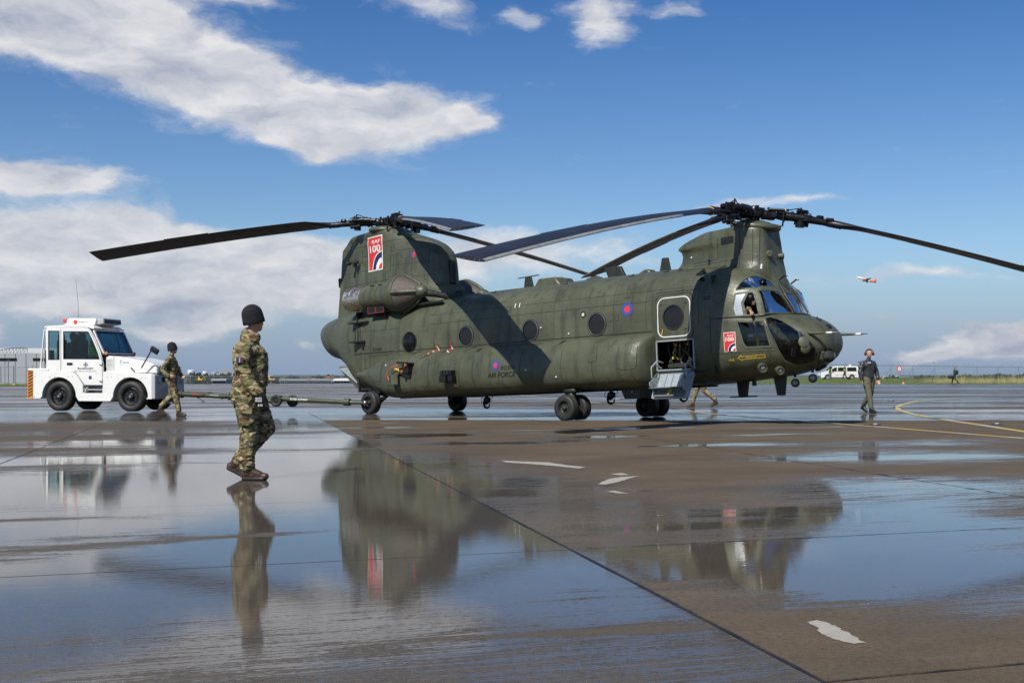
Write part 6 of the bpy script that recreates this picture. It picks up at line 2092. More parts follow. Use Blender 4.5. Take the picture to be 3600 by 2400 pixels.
def pilot():
    C, B, S_, DK = 0, 1, 2, 3
    y = -.58
    caps = [((4.14, y, 1.70), .16, (4.10, y, 1.95), .16, C), ((4.08, y - .07, 2.14), .12, (4.08, y + .07, 2.14), .12, C), ((4.10, y, 2.22), .06, (4.14, y, 2.34), .055, S_)]
    hc = Vector((4.20, y, 2.43))
    caps += head(hc, (1, -.35, -.1), S_)
    caps += [(hc + Vector((-.02, 0, .05)), .125, hc + Vector((-.04, 0, .0)), .125, DK)]
    caps += [((4.10, y - .16, 2.16), .072, (4.30, -.95, 2.16), .062, C), ((4.30, -.95, 2.16), .062, (4.46, -1.12, 2.20), .052, C)]
    caps += hand((4.49, -1.14, 2.18), (.55, -.45, -.32), (-.3, -.2, -1), S_, .19, .55, 1)
    caps += [((4.10, y + .16, 2.16), .07, (4.32, y + .2, 1.95), .06, C), ((4.32, y + .2, 1.95), .06, (4.50, y + .06, 1.85), .045, C)]
    caps += hand((4.52, y + .05, 1.84), (1, -.2, -.2), (0, -.4, -1), S_, .18, .8, 1)
    for yy, kn, an in ((-.74, (4.78, -.80, 1.86), (5.09, -.70, 1.47)), (-.44, (4.66, -.42, 1.82), (4.98, -.42, 1.40))):
        caps += [((4.2, yy, 1.66), .105, kn, .080, C), (kn, .080, an, .058, C)]
        a = Vector(an)
        caps += [(a, .055, a + Vector((.05, 0, -.06)), .052, B), (a + Vector((.03, 0, -.08)), .042, a + Vector((.14, 0, .02)), .040, B), (a + Vector((.12, 0, .0)), .038, a + Vector((.17, 0, .07)), .033, B)]
    o = figure('person', caps, [M_CAMO, M_BOOT, M_SKIN, M_BLACK], .010, 'pilot in camouflage with forearm resting out of the open cockpit window', (0, 0, 0), 0, wrinkle=.005, smooth_it=3)
    o.matrix_basis = P2.copy()
    return o


pilot()
# ------------------------------------------------------------------ tow tractor
M_TUGW = pmat('white_tractor_paint', (.80, .79, .75), .3, var=.04, scale=2, dirt=((.45, .42, .36), .25), coat=.3)
M_TUGG = pmat('grey_bumper', (.42, .43, .43), .45, var=.06)
TA = R(-14)
tug = empty('tow_tractor', (-12.72, 34.6, 0), TA)
tag(tug, 'white aircraft tow tractor with black and yellow striped tail, coupled to the tow bar', 'tow tractor')
TW = 1.62


def tp(name, g, mat, parent=None, smooth=None, bevel=0.0):
    return g.build(name, mat, parent or tug, smooth, bevel)


def arc2(cx, cz, r, a0, a1, n=14):
    return [(cx + r * math.cos(R(a0 + (a1 - a0) * k / n)), cz + r * math.sin(R(a0 + (a1 - a0) * k / n))) for k in range(n + 1)]


flank = [(-.96, .36), (-.97, 1.17), (.05, 1.12), (.50, 1.08), (.62, .96), (.76, .74), (.76, .52), (1.37, .52), (1.40, 1.12), (2.90, 1.06), (2.90, .36)] + [(2.72, .36)] + arc2(2.24, .42, .54, 0, 180) + [(1.62, .30), (.62, .30)] + arc2(0, .42, .54, 0, 180) + [(-.60, .36)]
for y0, y1 in ((0, .30), (TW - .30, TW)):
    tp('body_side', G().prism(flank, 'y', y0, y1), M_TUGW, bevel=.018)
tp('chassis', G().box((.95, TW / 2, .72), (3.7, TW - .62, .66)).box((1.0, TW / 2, .35), (1.0, 1.2, .16)), M_BLACK)
tp('rear_deck', G().box((-.66, TW / 2, 1.18), (.66, TW, .07), bev=.01), M_TUGW, bevel=.01)
tp('step_box', G().box((1.06, .16, .62), (.60, .26, .03)).box((1.06, .28, .63), (.62, .02, .24)).box((.84, .10, .60), (.03, .18, .20), Matrix.Rotation(.5, 3, 'Y')), M_TUGG)
# bonnet
g = G().prism([(1.40, 1.05), (1.40, 1.57), (2.1, 1.50), (2.75, 1.37), (2.94, 1.30), (2.99, 1.20), (2.99, 1.05)], 'y', .12, TW - .12)
bn_ = tp('bonnet', g, M_TUGW, bevel=.04)
tp('bonnet_seam', G().box((2.2, .118, 1.085), (1.5, .006, .014)).box((1.66, .118, 1.32), (.010, .006, .44)), M_MARK)
g = G()
for i in range(5):
    for j in range(9):
        g.box((1.45 + i * .038, .116, 1.16 + j * .036), (.016, .006, .018))
o = g.build('side_vent_slots', M_MIDGREY, tug)
tag(o, kind='stuff')
tp('bonnet_latch', G().box((2.25, .11, 1.17), (.16, .02, .03), Matrix.Rotation(.75, 3, 'Y')), M_MARK)
# nose: grille and bumper
tp('grille_frame', G().box((2.995, TW / 2, 1.15), (.03, TW - .5, .26), bev=.01), M_MIDGREY)
for k in range(14):
    for z in (1.09, 1.20):
        G().box((3.012, .36 + k * .07, z), (.012, .042, .085)).build('grille_bar', M_TUGW, tug)
bp = tp('front_bumper', G().box((2.93, TW / 2, .70), (.14, TW, .68), bev=.02), M_TUGG, bevel=.015)
for s_ in (.22, TW - .22):
    G().lathe([(.07, 0), (.07, .03), (.04, .05), (0, .05)], (3.0, s_, .84), (1, 0, 0), 16).build('headlamp', M_GREY, bp, 50)
g = G().box((3.06, TW / 2 - .05, .45), (.20, .46, .46), bev=.02)
cp = tp('tow_coupling', g, M_TUGG, bevel=.01)
for k in range(4):
    G().box((3.165, TW / 2 - .05, .30 + k * .10), (.06, .40, .035)).build('coupling_slot', M_BLACK, cp)
for k in range(5):
    G().box((3.18, TW / 2 - .05, .25 + k * .10), (.06, .42, .018)).build('coupling_plate', M_TUGG, cp)
tp('front_hook', G().box((3.03, .45, .90), (.10, .14, .14), bev=.02), M_BLACK)
tp('number_plate', G().box((3.01, TW - .36, .97), (.01, .26, .05)), pmat('plate_blue_white', (.25, .35, .6), .5))
# cab
CAB0, CAB1 = .05, TW - .05
outl = [(-.42, 1.12), (-.45, 2.30), (-.38, 2.37), (.85, 2.36), (.99, 2.26), (1.14, 2.02), (1.30, 1.66), (1.37, 1.35), (1.385, .74), (.78, .74), (.62, .98), (.50, 1.10)]
rearw = [(-.36, 1.45), (.00, 1.45), (.00, 2.26), (-.36, 2.27)]
doorw = [(.12, 1.47), (1.27, 1.46), (1.20, 1.66), (1.06, 1.97), (.93, 2.21), (.88, 2.24), (.12, 2.25)]
for y0, y1 in ((CAB0 - .02, CAB0 + .03), (CAB1 - .03, CAB1 + .02)):
    side_ = tp('cab_side', G().prism(outl, 'y', y0, y1, [list(reversed(rearw)), list(reversed(doorw))]), M_TUGW, bevel=.008)
    for hole, nm in ((rearw, 'quarter_window'), (doorw, 'door_window')):
        c_ = (sum(p[0] for p in hole) / len(hole), sum(p[1] for p in hole) / len(hole))
        inn = [(c_[0] + (p[0] - c_[0]) * .955, c_[1] + (p[1] - c_[1]) * .965) for p in hole]
        yo = y0 - .004 if y0 < .5 else y1 - .004
        fr = G().prism(hole, 'y', yo, yo + .012, [list(reversed(inn))]).build(nm, M_BLACK, tug)
        G().prism(inn, 'y', (y0 + y1) / 2 - .002, (y0 + y1) / 2 + .002).build('pane', M_GLASSC, fr)
dk = CAB0 - .024
for a, b in (((.045, 1.10), (.045, 2.31)), ((.045, 1.10), (.52, 1.075)), ((.52, 1.075), (.79, .755)), ((.79, .745), (1.375, .745)), ((1.36, .76), (1.345, 1.42)), ((1.345, 1.42), (1.12, 2.0)), ((1.12, 2.0), (.95, 2.28))):
    d = Vector((b[0] - a[0], 0, b[1] - a[1]))
    tp('door_seam', G().box(((a[0] + b[0]) / 2, dk, (a[1] + b[1]) / 2), (d.length, .006, .012), Matrix.Rotation(-math.atan2(d.z, d.x), 3, 'Y')), M_MIDGREY)
tp('door_handle', G().box((.33, dk - .01, 1.34), (.17, .02, .06), bev=.005), M_BLACK)
for z in (1.32, .86):
    tp('door_hinge', G().tube([(1.27, dk - .015, z), (1.38, dk - .03, z - .02), (1.38, dk - .03, z + .05)], .012, 6), M_MIDGREY)
tp('roof', G().prism([(-.50, 2.36), (-.46, 2.40), (.2, 2.43), (.95, 2.41), (1.10, 2.34), (1.07, 2.30), (.85, 2.345), (-.46, 2.345)], 'y', CAB0 - .02, CAB1 + .02), M_TUGW, bevel=.015)
# windscreen: sloping frame and pane
ws = [(1.06, 2.28), (1.40, 1.60)]
slope = math.atan2(ws[0][0] - ws[1][0], ws[0][1] - ws[1][1])
L_ = math.hypot(ws[1][0] - ws[0][0], ws[1][1] - ws[0][1])
e = empty('windscreen', ((ws[0][0] + ws[1][0]) / 2, TW / 2, (ws[0][1] + ws[1][1]) / 2), parent=tug, rot=(0, slope, 0))
hw = TW / 2 - .03
G().prism(rrect(-hw, -L_ / 2, hw, L_ / 2, .05, 3), 'x', -.02, .02, [list(reversed(rrect(-hw + .07, -L_ / 2 + .05, hw - .07, L_ / 2 - .05, .05, 3)))]).build('screen_frame', M_TUGW, e, bevel=.006)
G().prism(rrect(-hw + .07, -L_ / 2 + .05, hw - .07, L_ / 2 - .05, .05, 3), 'x', -.003, .003).build('pane', M_GLASSC, e)
G().prism(rrect(-hw + .06, -L_ / 2 + .04, hw - .06, L_ / 2 - .04, .05, 3), 'x', .018, .024, [list(reversed(rrect(-hw + .085, -L_ / 2 + .065, hw - .085, L_ / 2 - .065, .05, 3)))]).build('rubber_seal', M_BLACK, e)
G().tube([(.035, -.35, -L_ / 2 + .03), (.035, .25, -L_ / 2 + .10)], .010, 6).build('wiper', M_BLACK, e)
tp('scuttle', G().box((1.42, TW / 2, 1.57), (.12, TW - .2, .06), bev=.01), M_BLACK)
for y in (CAB0 + .02, CAB1 - .02):
    tp('indicator_lamp', G().box((1.44, y + (.03 if y < .5 else 0), 1.63), (.06, .05, .09), bev=.01), M_ORANGE if y < .5 else M_RED)
tp('rear_wall', G().box((-.43, TW / 2, 1.30), (.04, TW - .14, .34)).box((-.43, TW / 2, 2.31), (.04, TW - .14, .10)), M_TUGW)
tp('rear_guard', G().box((-.50, .30, 1.29), (.16, .22, .10)).box((-.50, .30, 1.60), (.16, .20, .26)), M_MIDGREY)
for y in (.10, TW - .10):
    tp('guard_tube', G().tube([(-.66, y, 1.17), (-.60, y, 1.72), (-.53, y, 2.28), (-.46, y, 2.35)], .022, 8).tube([(-.62, y + .05, 1.22), (-.50, y + .05, 2.25)], .012, 6), M_TUGW, smooth=50)
tp('roof_cover', G().box((-.62, .4, 1.32), (.12, .2, .26), bev=.03), M_BLACK)
# air conditioner, beacon, whip aerial
g = G().prism([(.02, 2.44), (.05, 2.60), (.12, 2.63), (.95, 2.62), (1.0, 2.58), (.93, 2.42)], 'y', .30, TW - .30)
ac = tp('air_conditioner', g, M_TUGW, bevel=.03)
G().box((1.08, TW / 2, 2.53), (.22, TW - .70, .16), Matrix.Rotation(-.15, 3, 'Y'), bev=.02).build('intake_hood', M_TUGG, ac, bevel=.01)
G().box((1.18, TW / 2, 2.52), (.05, TW - .82, .10), Matrix.Rotation(-.15, 3, 'Y')).build('intake_mouth', M_BLACK, ac)
b = tp('beacon', G().lathe([(.05, 0), (.05, .06), (.03, .10)], (-.12, .55, 2.44), (0, 0, 1), 14), M_WHITE, smooth=40)
G().lathe([(.095, .09), (.10, .12), (.10, .16), (.08, .18), (0, .185)], (-.12, .55, 2.44), (0, 0, 1), 18).build('beacon_lens', M_RED, b, 50)
tp('whip_aerial', G().tube([(.32, .45, 2.6), (.31, .45, 3.1), (.24, .45, 3.72)], [.006, .005, .003], 5), M_BLACK)


def tug_text(s_, x0, x1, z0, z1, y, mat, nm='lettering', bold=0.0, shear=0.0):
    tr, (a, b, c, d) = text_mesh(s_, bold, shear)
    V, F = [], []
    for t3 in tr:
        n0 = len(V)
        V += [(x0 + (p[0] - a) / (b - a) * (x1 - x0), y, z0 + (p[1] - c) / (d - c) * (z1 - z0)) for p in t3]
        F.append((n0, n0 + 1, n0 + 2))
    return G().add(V, F).build(nm, mat, tug, fixn=False)


tug_text('redspot', .40, .72, 2.485, 2.545, .297, M_MARK)
G().lathe([(.062, 0), (.062, .006), (0, .007)], (.33, .300, 2.515), (0, -1, 0), 18).build('red_dot', M_RED, tug)
tug_text('Bundeswehr', .58, 1.08, 1.185, 1.240, dk, M_NAVY, bold=.02)
tug_text('Wir. Dienen. Deutschland.', .47, 1.17, 1.118, 1.150, dk, M_MIDGREY)
tug_text('Comet', 1.93, 2.14, 1.355, 1.40, .114, M_MIDGREY, shear=.2)
tp('swoosh', G().tube([(1.93, .112, 1.31), (1.86, .112, 1.35), (1.85, .112, 1.40), (1.90, .112, 1.44)], .006, 5), M_GREY)
for x, z in ((.36, 1.05), (2.18, 1.14), (-.12, 1.16)):
    tug_text('3,5 bar', x, x + .10, z, z + .018, dk if x < 1.4 else .114, M_MIDGREY)
# cross emblem
g = G()
for a in range(4):
    g.box((.83, dk, 1.315), (.026, .006, .13), Matrix.Rotation(a * math.pi / 2, 3, 'Y'))
    t = a * math.pi / 2
    g.box((.83 + .055 * math.sin(t), dk, 1.315 + .055 * math.cos(t)), (.06, .006, .02), Matrix.Rotation(t, 3, 'Y'))
g.build('cross_emblem', pmat('emblem_grey', (.18, .19, .22), .5), tug)
tp('door_placard', G().box((.975, dk, .955), (.085, .006, .09)), pmat('placard_purple', (.07, .04, .14), .5))
# black and yellow striped board at the tail
bd = tp('stripe_board', G().box((-.985, .075, .76), (.03, .17, .80)).box((-.90, -.012, .76), (.15, .012, .80)), M_ORANGE)
for k in range(9):
    z = .40 + k * .088
    pts = [(-.965, z), (-.835, z + .07), (-.835, z + .07 + .04), (-.965, z + .04)]
    pts = [(x, min(max(zz, .362), 1.158)) for x, zz in pts]
    G().prism(pts, 'y', -.0225, -.019).build('black_stripe', M_MARK, bd)
    pts = [(-.005, z + .07), (.155, z), (.155, z + .04), (-.005, z + .11)]
    G().prism([(y, min(max(zz, .362), 1.158)) for y, zz in pts], 'x', -1.005, -1.0015).build('black_stripe', M_MARK, bd)
for x, z in ((-.76, .98), (-.28, .98), (-.13, .98), (.30, .98), (.43, .98), (1.52, .96), (1.65, .96), (2.05, .95), (2.18, .95), (2.58, .94), (2.71, .94), (-.78, .42)):
    G().lathe([(.012, 0), (.012, .006), (0, .008)], (x, 0, z), (0, -1, 0), 8).build('bolt', M_MIDGREY, tug)
for x in (0, 2.24):
    for y, s_ in ((.13, -1), (TW - .13, 1)):
        wheel('wheel', (x, y, .43), (0, s_, 0), .432, .30, tug, rim_r=.58, rim=M_BLACK, hubcol=M_MIDGREY)
# cab inside
for x in (-.18, .50):
    tp('seat', G().box((x + .22, .42, 1.42), (.42, .42, .12), bev=.04).box((x, .42, 1.72), (.12, .42, .62), bev=.05).box((x - .02, .42, 2.10), (.10, .26, .20), bev=.04), pmat('seat_fabric', (.05, .05, .045), .8), bevel=.01)
    tp('seat', G().box((x + .22, 1.15, 1.42), (.42, .42, .12), bev=.04).box((x, 1.15, 1.72), (.12, .42, .62), bev=.05).box((x - .02, 1.15, 2.10), (.10, .26, .20), bev=.04), pmat('seat_fabric', (.05, .05, .045), .8), bevel=.01)
tp('dashboard', G().box((1.25, TW / 2, 1.48), (.22, 1.4, .20), bev=.04), M_BLACK)
g = G().tube([(1.10 + .02, .62 + .16 * math.cos(t), 1.66 + .16 * math.sin(t)) for t in [2 * math.pi * k / 20 for k in range(21)]], .014, 6).tube([(1.12, .62, 1.66), (1.25, .62, 1.5)], .03, 8)
tp('steering_wheel', g, M_BLACK, smooth=50)
tp('roll_bar', G().tube([(.50, .2, 2.32), (.72, .2, 1.7), (.80, .2, 1.48)], .022, 6).tube([(.98, 1.3, 2.28), (1.15, 1.3, 1.6)], .022, 6), M_BLACK)
tp('cab_floor', G().box((.5, TW / 2, 1.24), (1.7, TW - .16, .1)), M_BLACK)


def seated(label, x, y, mats, vest=None):
    caps = [((x, y, 1.50), .15, (x, y, 1.78), .16, 0), ((x, y - .1, 1.86), .09, (x, y + .1, 1.86), .09, 0), ((x + .02, y, 1.9), .055, (x + .04, y, 2.02), .05, 3)]
    hc = Vector((x + .06, y, 2.10))
    caps += head(hc, (1, 0, 0), 3, 2)
    for q in (-1, 1):
        caps += [((x, y + q * .19, 1.82), .06, (x + .14, y + q * .22, 1.58), .055, 0), ((x + .14, y + q * .22, 1.58), .05, (x + .38, y + q * .12, 1.55), .04, 0)]
        caps += hand((x + .40, y + q * .12, 1.55), (1, 0, -.1), (0, 0, -1), 3, .17, .6, q)
        caps += [((x, y + q * .09, 1.46), .10, (x + .42, y + q * .10, 1.48), .08, 1)]
    o = figure('person', caps, mats, .014, label, (0, 0, 0), 0, wrinkle=.004, smooth_it=3)
    o.matrix_basis = Matrix.Translation((-12.72, 34.6, 0)) @ Matrix.Rotation(TA, 4, 'Z')
    return o


seated('passenger in dark camouflage sitting at the rear door window of the white tractor', .12, .44, [M_DARKCLOTH, M_CAMO, M_HAIR, M_SKIN])
seated('driver in yellow green vest at the steering wheel of the white tractor', .72, .66, [pmat('high_visibility_yellow', (.50, .72, .03), .6), M_DARKCLOTH, M_HAIR, M_SKIN])
# ------------------------------------------------------------------ tow bar
bar = empty('tow_bar', (-8.9, 34.0, 0))
tag(bar, 'long dark green tow bar with a pair of small wheels, linking tractor and helicopter', 'tow bar')
A_ = Vector((-12.72, 34.6, 0)) + Matrix.Rotation(TA, 3, 'Z') @ Vector((3.16, TW / 2 - .05, .50))
ax_l = heli.matrix_basis @ Vector((-6.86, -1.80, WR - .012 + 6.86 * PITCH))
B_ = Vector(ax_l)
dd = (B_ - A_).normalized()
off = Vector(bar.location)


def bt(name, g, mat, parent=None, smooth=50, bevel=0.0):
    g.V = [tuple(Vector(v) - off) for v in g.V]
    return g.build(name, mat, parent or bar, smooth, bevel)


LB = (B_ - A_).length
M_BAR = pmat('tow_bar_green', (.055, .068, .035), .42, var=.2, scale=6)


def on(f):
    return A_ + dd * (LB * f)


sag = Vector((0, 0, 0))
bt('bar_tube', G().tube([on(.04), on(.46)], .072, 16).tube([on(.46), on(.90)], .064, 16), M_BAR)
for f in (.045, .30, .455, .57, .895):
    bt('bar_flange', G().tube([on(f - .004), on(f + .004)], .095, 16), M_BAR)
bt('bar_eye', G().tube([on(-.01), on(.045)], .035, 8).box(on(.03), (.10, .12, .14), bev=.02), M_BLACK)
lat = Vector((-dd.y, dd.x, 0)).normalized()
g = G().tube([on(.895), on(.92)], .10, 14)
bt('swivel_head', g, M_BAR)
g = G().tube([on(.91) - lat * .0, on(.955) + lat * .03, B_ + lat * .0], [.055, .05, .045], 10).tube([on(.91) + lat * .14, B_ + lat * .42 + Vector((0, 0, .03))], .022, 8)
bt('fork_arm', g, M_BAR)
bt('axle_pin', G().ball(tuple(B_ - (heli.matrix_basis.to_3x3() @ Vector((0, 1, 0))) * .03), .075, 16), pmat('polished_pin', (.5, .48, .42), .18, 1.0))
e_off = on(.588)
for s_ in (-.17, .17):
    w_ = wheel('carrier_wheel', e_off - off + lat * s_ + dd * (s_ * .9) + Vector((0, 0, -.05)), lat * (1 if s_ > 0 else -1), .165, .085, bar, rim_r=.5, rim=M_BAR, hubcol=M_BLACK, flat_=0)
bt('wheel_bracket', G().tube([e_off - lat * .2 - dd * .18 - Vector((0, 0, .05)), e_off + lat * .2 + dd * .18 - Vector((0, 0, .05))], .02, 8).box(on(.515) - Vector((0, 0, .07)), (.16, .14, .12), bev=.02), M_BAR)
g = G()
hx = [on(.07 + .011 * k) + Vector((0, 0, .083 * math.cos(k * .55))) + lat * .083 * math.sin(k * .55) for k in range(24)]
g.tube(hx, .008, 5)
bt('wrapped_cable', g, M_BLACK)
bt('bar_handle', G().tube([on(.12) - Vector((0, 0, .06)), on(.16) - Vector((0, 0, .16)), on(.165) - Vector((0, 0, .21)), on(.15) - Vector((0, 0, .21)), on(.155) - Vector((0, 0, .165))], .012, 6), M_BAR)
for (txt, f0, f1, hh) in (('DGE 227007', .625, .715, .052), ('TOW BAR', .20, .25, .02)):
    tr, (a, b, c, d) = text_mesh(txt, .03)
    V, F = [], []
    for t3 in tr:
        n0 = len(V)
        for p in t3:
            f = f0 + (p[0] - a) / (b - a) * (f1 - f0)
            th = ((p[1] - c) / (d - c) - .5) * hh
            V.append(tuple(on(f) - lat * math.sqrt(.068 ** 2 - th * th) + Vector((0, 0, th + .01)) - lat * .012))
        F.append((n0, n0 + 1, n0 + 2))
    bt('lettering', G().add(V, F), M_WHITE)
bt('red_label', G().box(on(.13) - lat * .074 + Vector((0, 0, .02)), (.28, .006, .02), Matrix.Rotation(math.atan2(dd.y, dd.x), 3, 'Z')), M_RED)
# side mirror on its long arm at the tractor's nose
mp_ = G().tube([(2.60, -.03, 1.22), (2.86, -.10, 1.56), (2.98, -.12, 1.74)], .018, 6)
mm = tp('mirror_arm', mp_, M_BLACK, smooth=50)
G().box((3.06, -.13, 1.70), (.26, .07, .16), Matrix.Rotation(.5, 3, 'Y'), bev=.02).build('mirror_head', M_BLACK, mm, bevel=.01)
# ------------------------------------------------------------------ painted lines and dry patches
stripe('taxi_line', LINE1, .15, M_LINE, .005, apron)
stripe('taxi_curve', [(8.6, 16.0), (9.45, 22.75), (9.72, 25.46), (9.95, 28.04), (10.2, 30.39), (10.6, 32.72), (11.29, 35.98), (12.07, 38.64), (13.02, 41.35), (14.14, 44.07), (15.51, 47.16), (17.2, 50.2), (19.2, 53.3), (21.6, 56.3), (25.1, 59.8), (29.5, 63.0)], .16, M_LINE, .005, apron)
M_DRY = pmat('dry_concrete', (.36, .33, .28), .85, var=.12, scale=6, coord='Object', bump=.3, bscale=60)
for poly in ([(-.13, 15.21), (.13, 15.06), (.44, 14.92), (.63, 14.5), (.85, 14.16), (.76, 13.97), (.48, 14.36), (.23, 14.63), (-.08, 14.92)], [(.83, 11.99), (1.0, 12.61), (1.13, 12.82), (1.35, 12.96), (1.21, 12.66), (1.09, 12.31), (.91, 11.95)],
             [(.86, 11.27), (.94, 11.33), (1.05, 11.03), (.94, 11.11)], [(1.28, 5.36), (1.34, 5.40), (1.385, 5.28), (1.40, 5.12), (1.42, 4.95), (1.36, 4.93), (1.31, 5.03), (1.28, 5.11), (1.30, 5.24)], [(1.05, 13.18), (1.18, 13.35), (1.26, 13.09), (1.15, 13.04)]):
    pts = []
    for i, p in enumerate(poly):
        q = poly[(i + 1) % len(poly)]
        d = Vector((q[0] - p[0], q[1] - p[1]))
        for k in range(6):
            f = k / 6
            pts.append((p[0] + d.x * f + random.uniform(-.008, .008), p[1] + d.y * f + random.uniform(-.014, .014) * min(d.length, 1)))
    t_ = tessellate_polygon([[Vector((*p, 0)) for p in pts]])
    me = bpy.data.meshes.new('dry_patch')
    me.from_pydata([(*p, .0035) for p in pts], [], [tuple(t) for t in t_])
    link('dry_patch', me, M_DRY, apron)
# flush lights in the apron
lamp0 = None
for k, (x, y) in enumerate([(7.55, 25.61), (10.16, 25.83), (12.0, 38.43), (14.6, 47.5)]):
    if lamp0 is None:
        lamp0 = empty('flush_light', (x, y, .004))
        G().lathe([(.13, 0), (.12, .012), (.07, .02), (0, .022)], (0, 0, 0), (0, 0, 1), 18).build('rim_plate', M_STEEL, lamp0, 40)
        G().lathe([(.05, .02), (.03, .028), (0, .03)], (0, 0, 0), (0, 0, 1), 12).build('lens', M_WHITE, lamp0, 60)
        o = lamp0
    else:
        o = copy_tree(lamp0)
        o.location = (x, y, .004)
    tag(o, ['small flush light in the apron nearest the yellow line', 'small flush light in the apron beside the near end of the yellow curve', 'small flush light inside the bend of the yellow curve', 'farthest small flush light beyond the yellow curve'][k], 'apron light', 'flush lights in the apron')

# ------------------------------------------------------------------ the verge
M_GRASS = pmat('verge_grass', (.085, .115, .028), .9, var=.4, scale=.8, coord='Object', dirt=((.22, .20, .07), .6))
M_BLADE = pmat('grass_blades', (.11, .15, .035), .8, var=.4, scale=.5)
M_REED = pmat('dry_reeds', (.34, .29, .13), .8, var=.3, scale=1.5)
g = G()
nx = 60
rows = [(0, 0.0), (3, .02), (39, .2), (66, .16), (110, -.05)]
for i in range(nx + 1):
    f = i / nx
    x = 16 + f * 130
    yb = 120.5 + (x - 50) * .012
    for (dy, z) in rows:
        g.V.append((x, yb + dy + 12 * math.exp(-(x - 16) / 10), z + (.05 * mnoise.noise(Vector((x * .2, dy * .1, 0))) if dy else 0) + .004))
for i in range(nx):
    for k in range(len(rows) - 1):
        a = i * len(rows) + k
        g.F.append((a, a + len(rows), a + len(rows) + 1, a + 1)); g.M.append(0)
g.M = [0] * len(g.F)
tag(g.build('verge', M_GRASS, None, 180, fixn=False), kind='structure')
g = G().add([(-75, 101, .01), (-35.5, 101, .01), (-35.5, 111, .05), (-75, 111, .05)], [(0, 1, 2, 3)])
tag(g.build('verge', M_GRASS, None, fixn=False), kind='structure')


def tuft(g, x, y, z, h, w_, n_=5):
    for k in range(n_):
        a = random.uniform(0, 6.28)
        dx, dy = math.cos(a), math.sin(a)
        ln = random.uniform(.1, .5) * h
        bx, by = x + random.uniform(-w_, w_), y + random.uniform(-w_, w_)
        g.add([(bx - .012, by, z), (bx + .012, by, z), (bx + dx * ln, by + dy * ln, z + h * random.uniform(.6, 1.0))], [(0, 1, 2)])


g = G()
for k in range(5200):
    x = random.uniform(20, 70); dy = random.uniform(.2, 36) ** 1.0
    zz = .2 * min(dy / 39, 1)
    tuft(g, x, 120.5 + (x - 50) * .012 + dy + 12 * math.exp(-(x - 16) / 10), zz, random.uniform(.12, .28), .25, 3)
for k in range(1000):
    tuft(g, random.uniform(-60, -36), random.uniform(101, 110), .02, random.uniform(.1, .3), .25, 3)
tag(g.build('grass', M_BLADE, None, fixn=False), 'short green grass growing on the verge beyond the apron', 'grass', kind='stuff')
g = G()
for cxx in [44.6, 46.5, 48.3, 50.8, 52.2, 53.6, 55.8, 58.2, 59.5, 61.5, 63]:
    for k in range(70):
        x = cxx + random.gauss(0, .8)
        tuft(g, x, 123 + random.uniform(0, 9), .03, random.uniform(.45, 1.05), .2, 4)
tag(g.build('reeds', M_REED, None, fixn=False), 'pale dry tufts of tall grass on the verge under the fence', 'grass', kind='stuff')
# marker lights on the verge edges
mk = empty('edge_marker', (38.1, 120.0, 0))
mk.scale = (.5, .5, .5)
G().lathe([(.34, 0), (.30, .10), (.16, .24), (.10, .30), (0, .31)], (0, 0, 0), (0, 0, 1), 14).build('marker_cone', M_ORANGE, mk, 50)
G().lathe([(.08, .30), (.07, .38), (0, .40)], (0, 0, 0), (0, 0, 1), 10).build('lens', M_WHITE, mk, 50)
tag(mk, 'orange edge marker on the verge to the right of the man in ear defenders', 'marker', 'orange edge markers')
m2 = copy_tree(mk); m2.location = (-42.0, 104.0, 0)
tag(m2, 'orange edge marker on the grass behind the white tractor', 'marker', 'orange edge markers')

# ------------------------------------------------------------------ perimeter fence
M_FENCE = pmat('fence_steel', (.20, .24, .25), .5, .2, var=.15)


def mesh_mat():
    m_ = bpy.data.materials.new('chain_link')
    m_.use_nodes = True
    t = NT(m_.node_tree)
    tc = t.n('ShaderNodeTexCoord').outputs['UV']
    sp_ = t.n('ShaderNodeSeparateXYZ', {0: tc})
    a = t.m('FRACT', t.m('MULTIPLY', t.m('ADD', sp_.outputs[0], sp_.outputs[1]), 9.0))
    b = t.m('FRACT', t.m('MULTIPLY', t.m('SUBTRACT', sp_.outputs[0], sp_.outputs[1]), 9.0))
    k = t.m('MAXIMUM', t.m('LESS_THAN', a, .10), t.m('LESS_THAN', b, .10))
    tr = t.n('ShaderNodeBsdfTransparent')
    df = t.n('ShaderNodeBsdfPrincipled', {'Base Color': (.22, .26, .28, 1), 'Roughness': .5})
    t.n('ShaderNodeOutputMaterial', {0: t.n('ShaderNodeMixShader', {0: k, 1: tr.outputs[0], 2: df.outputs[0]})})
    return m_


M_LINKM = mesh_mat()


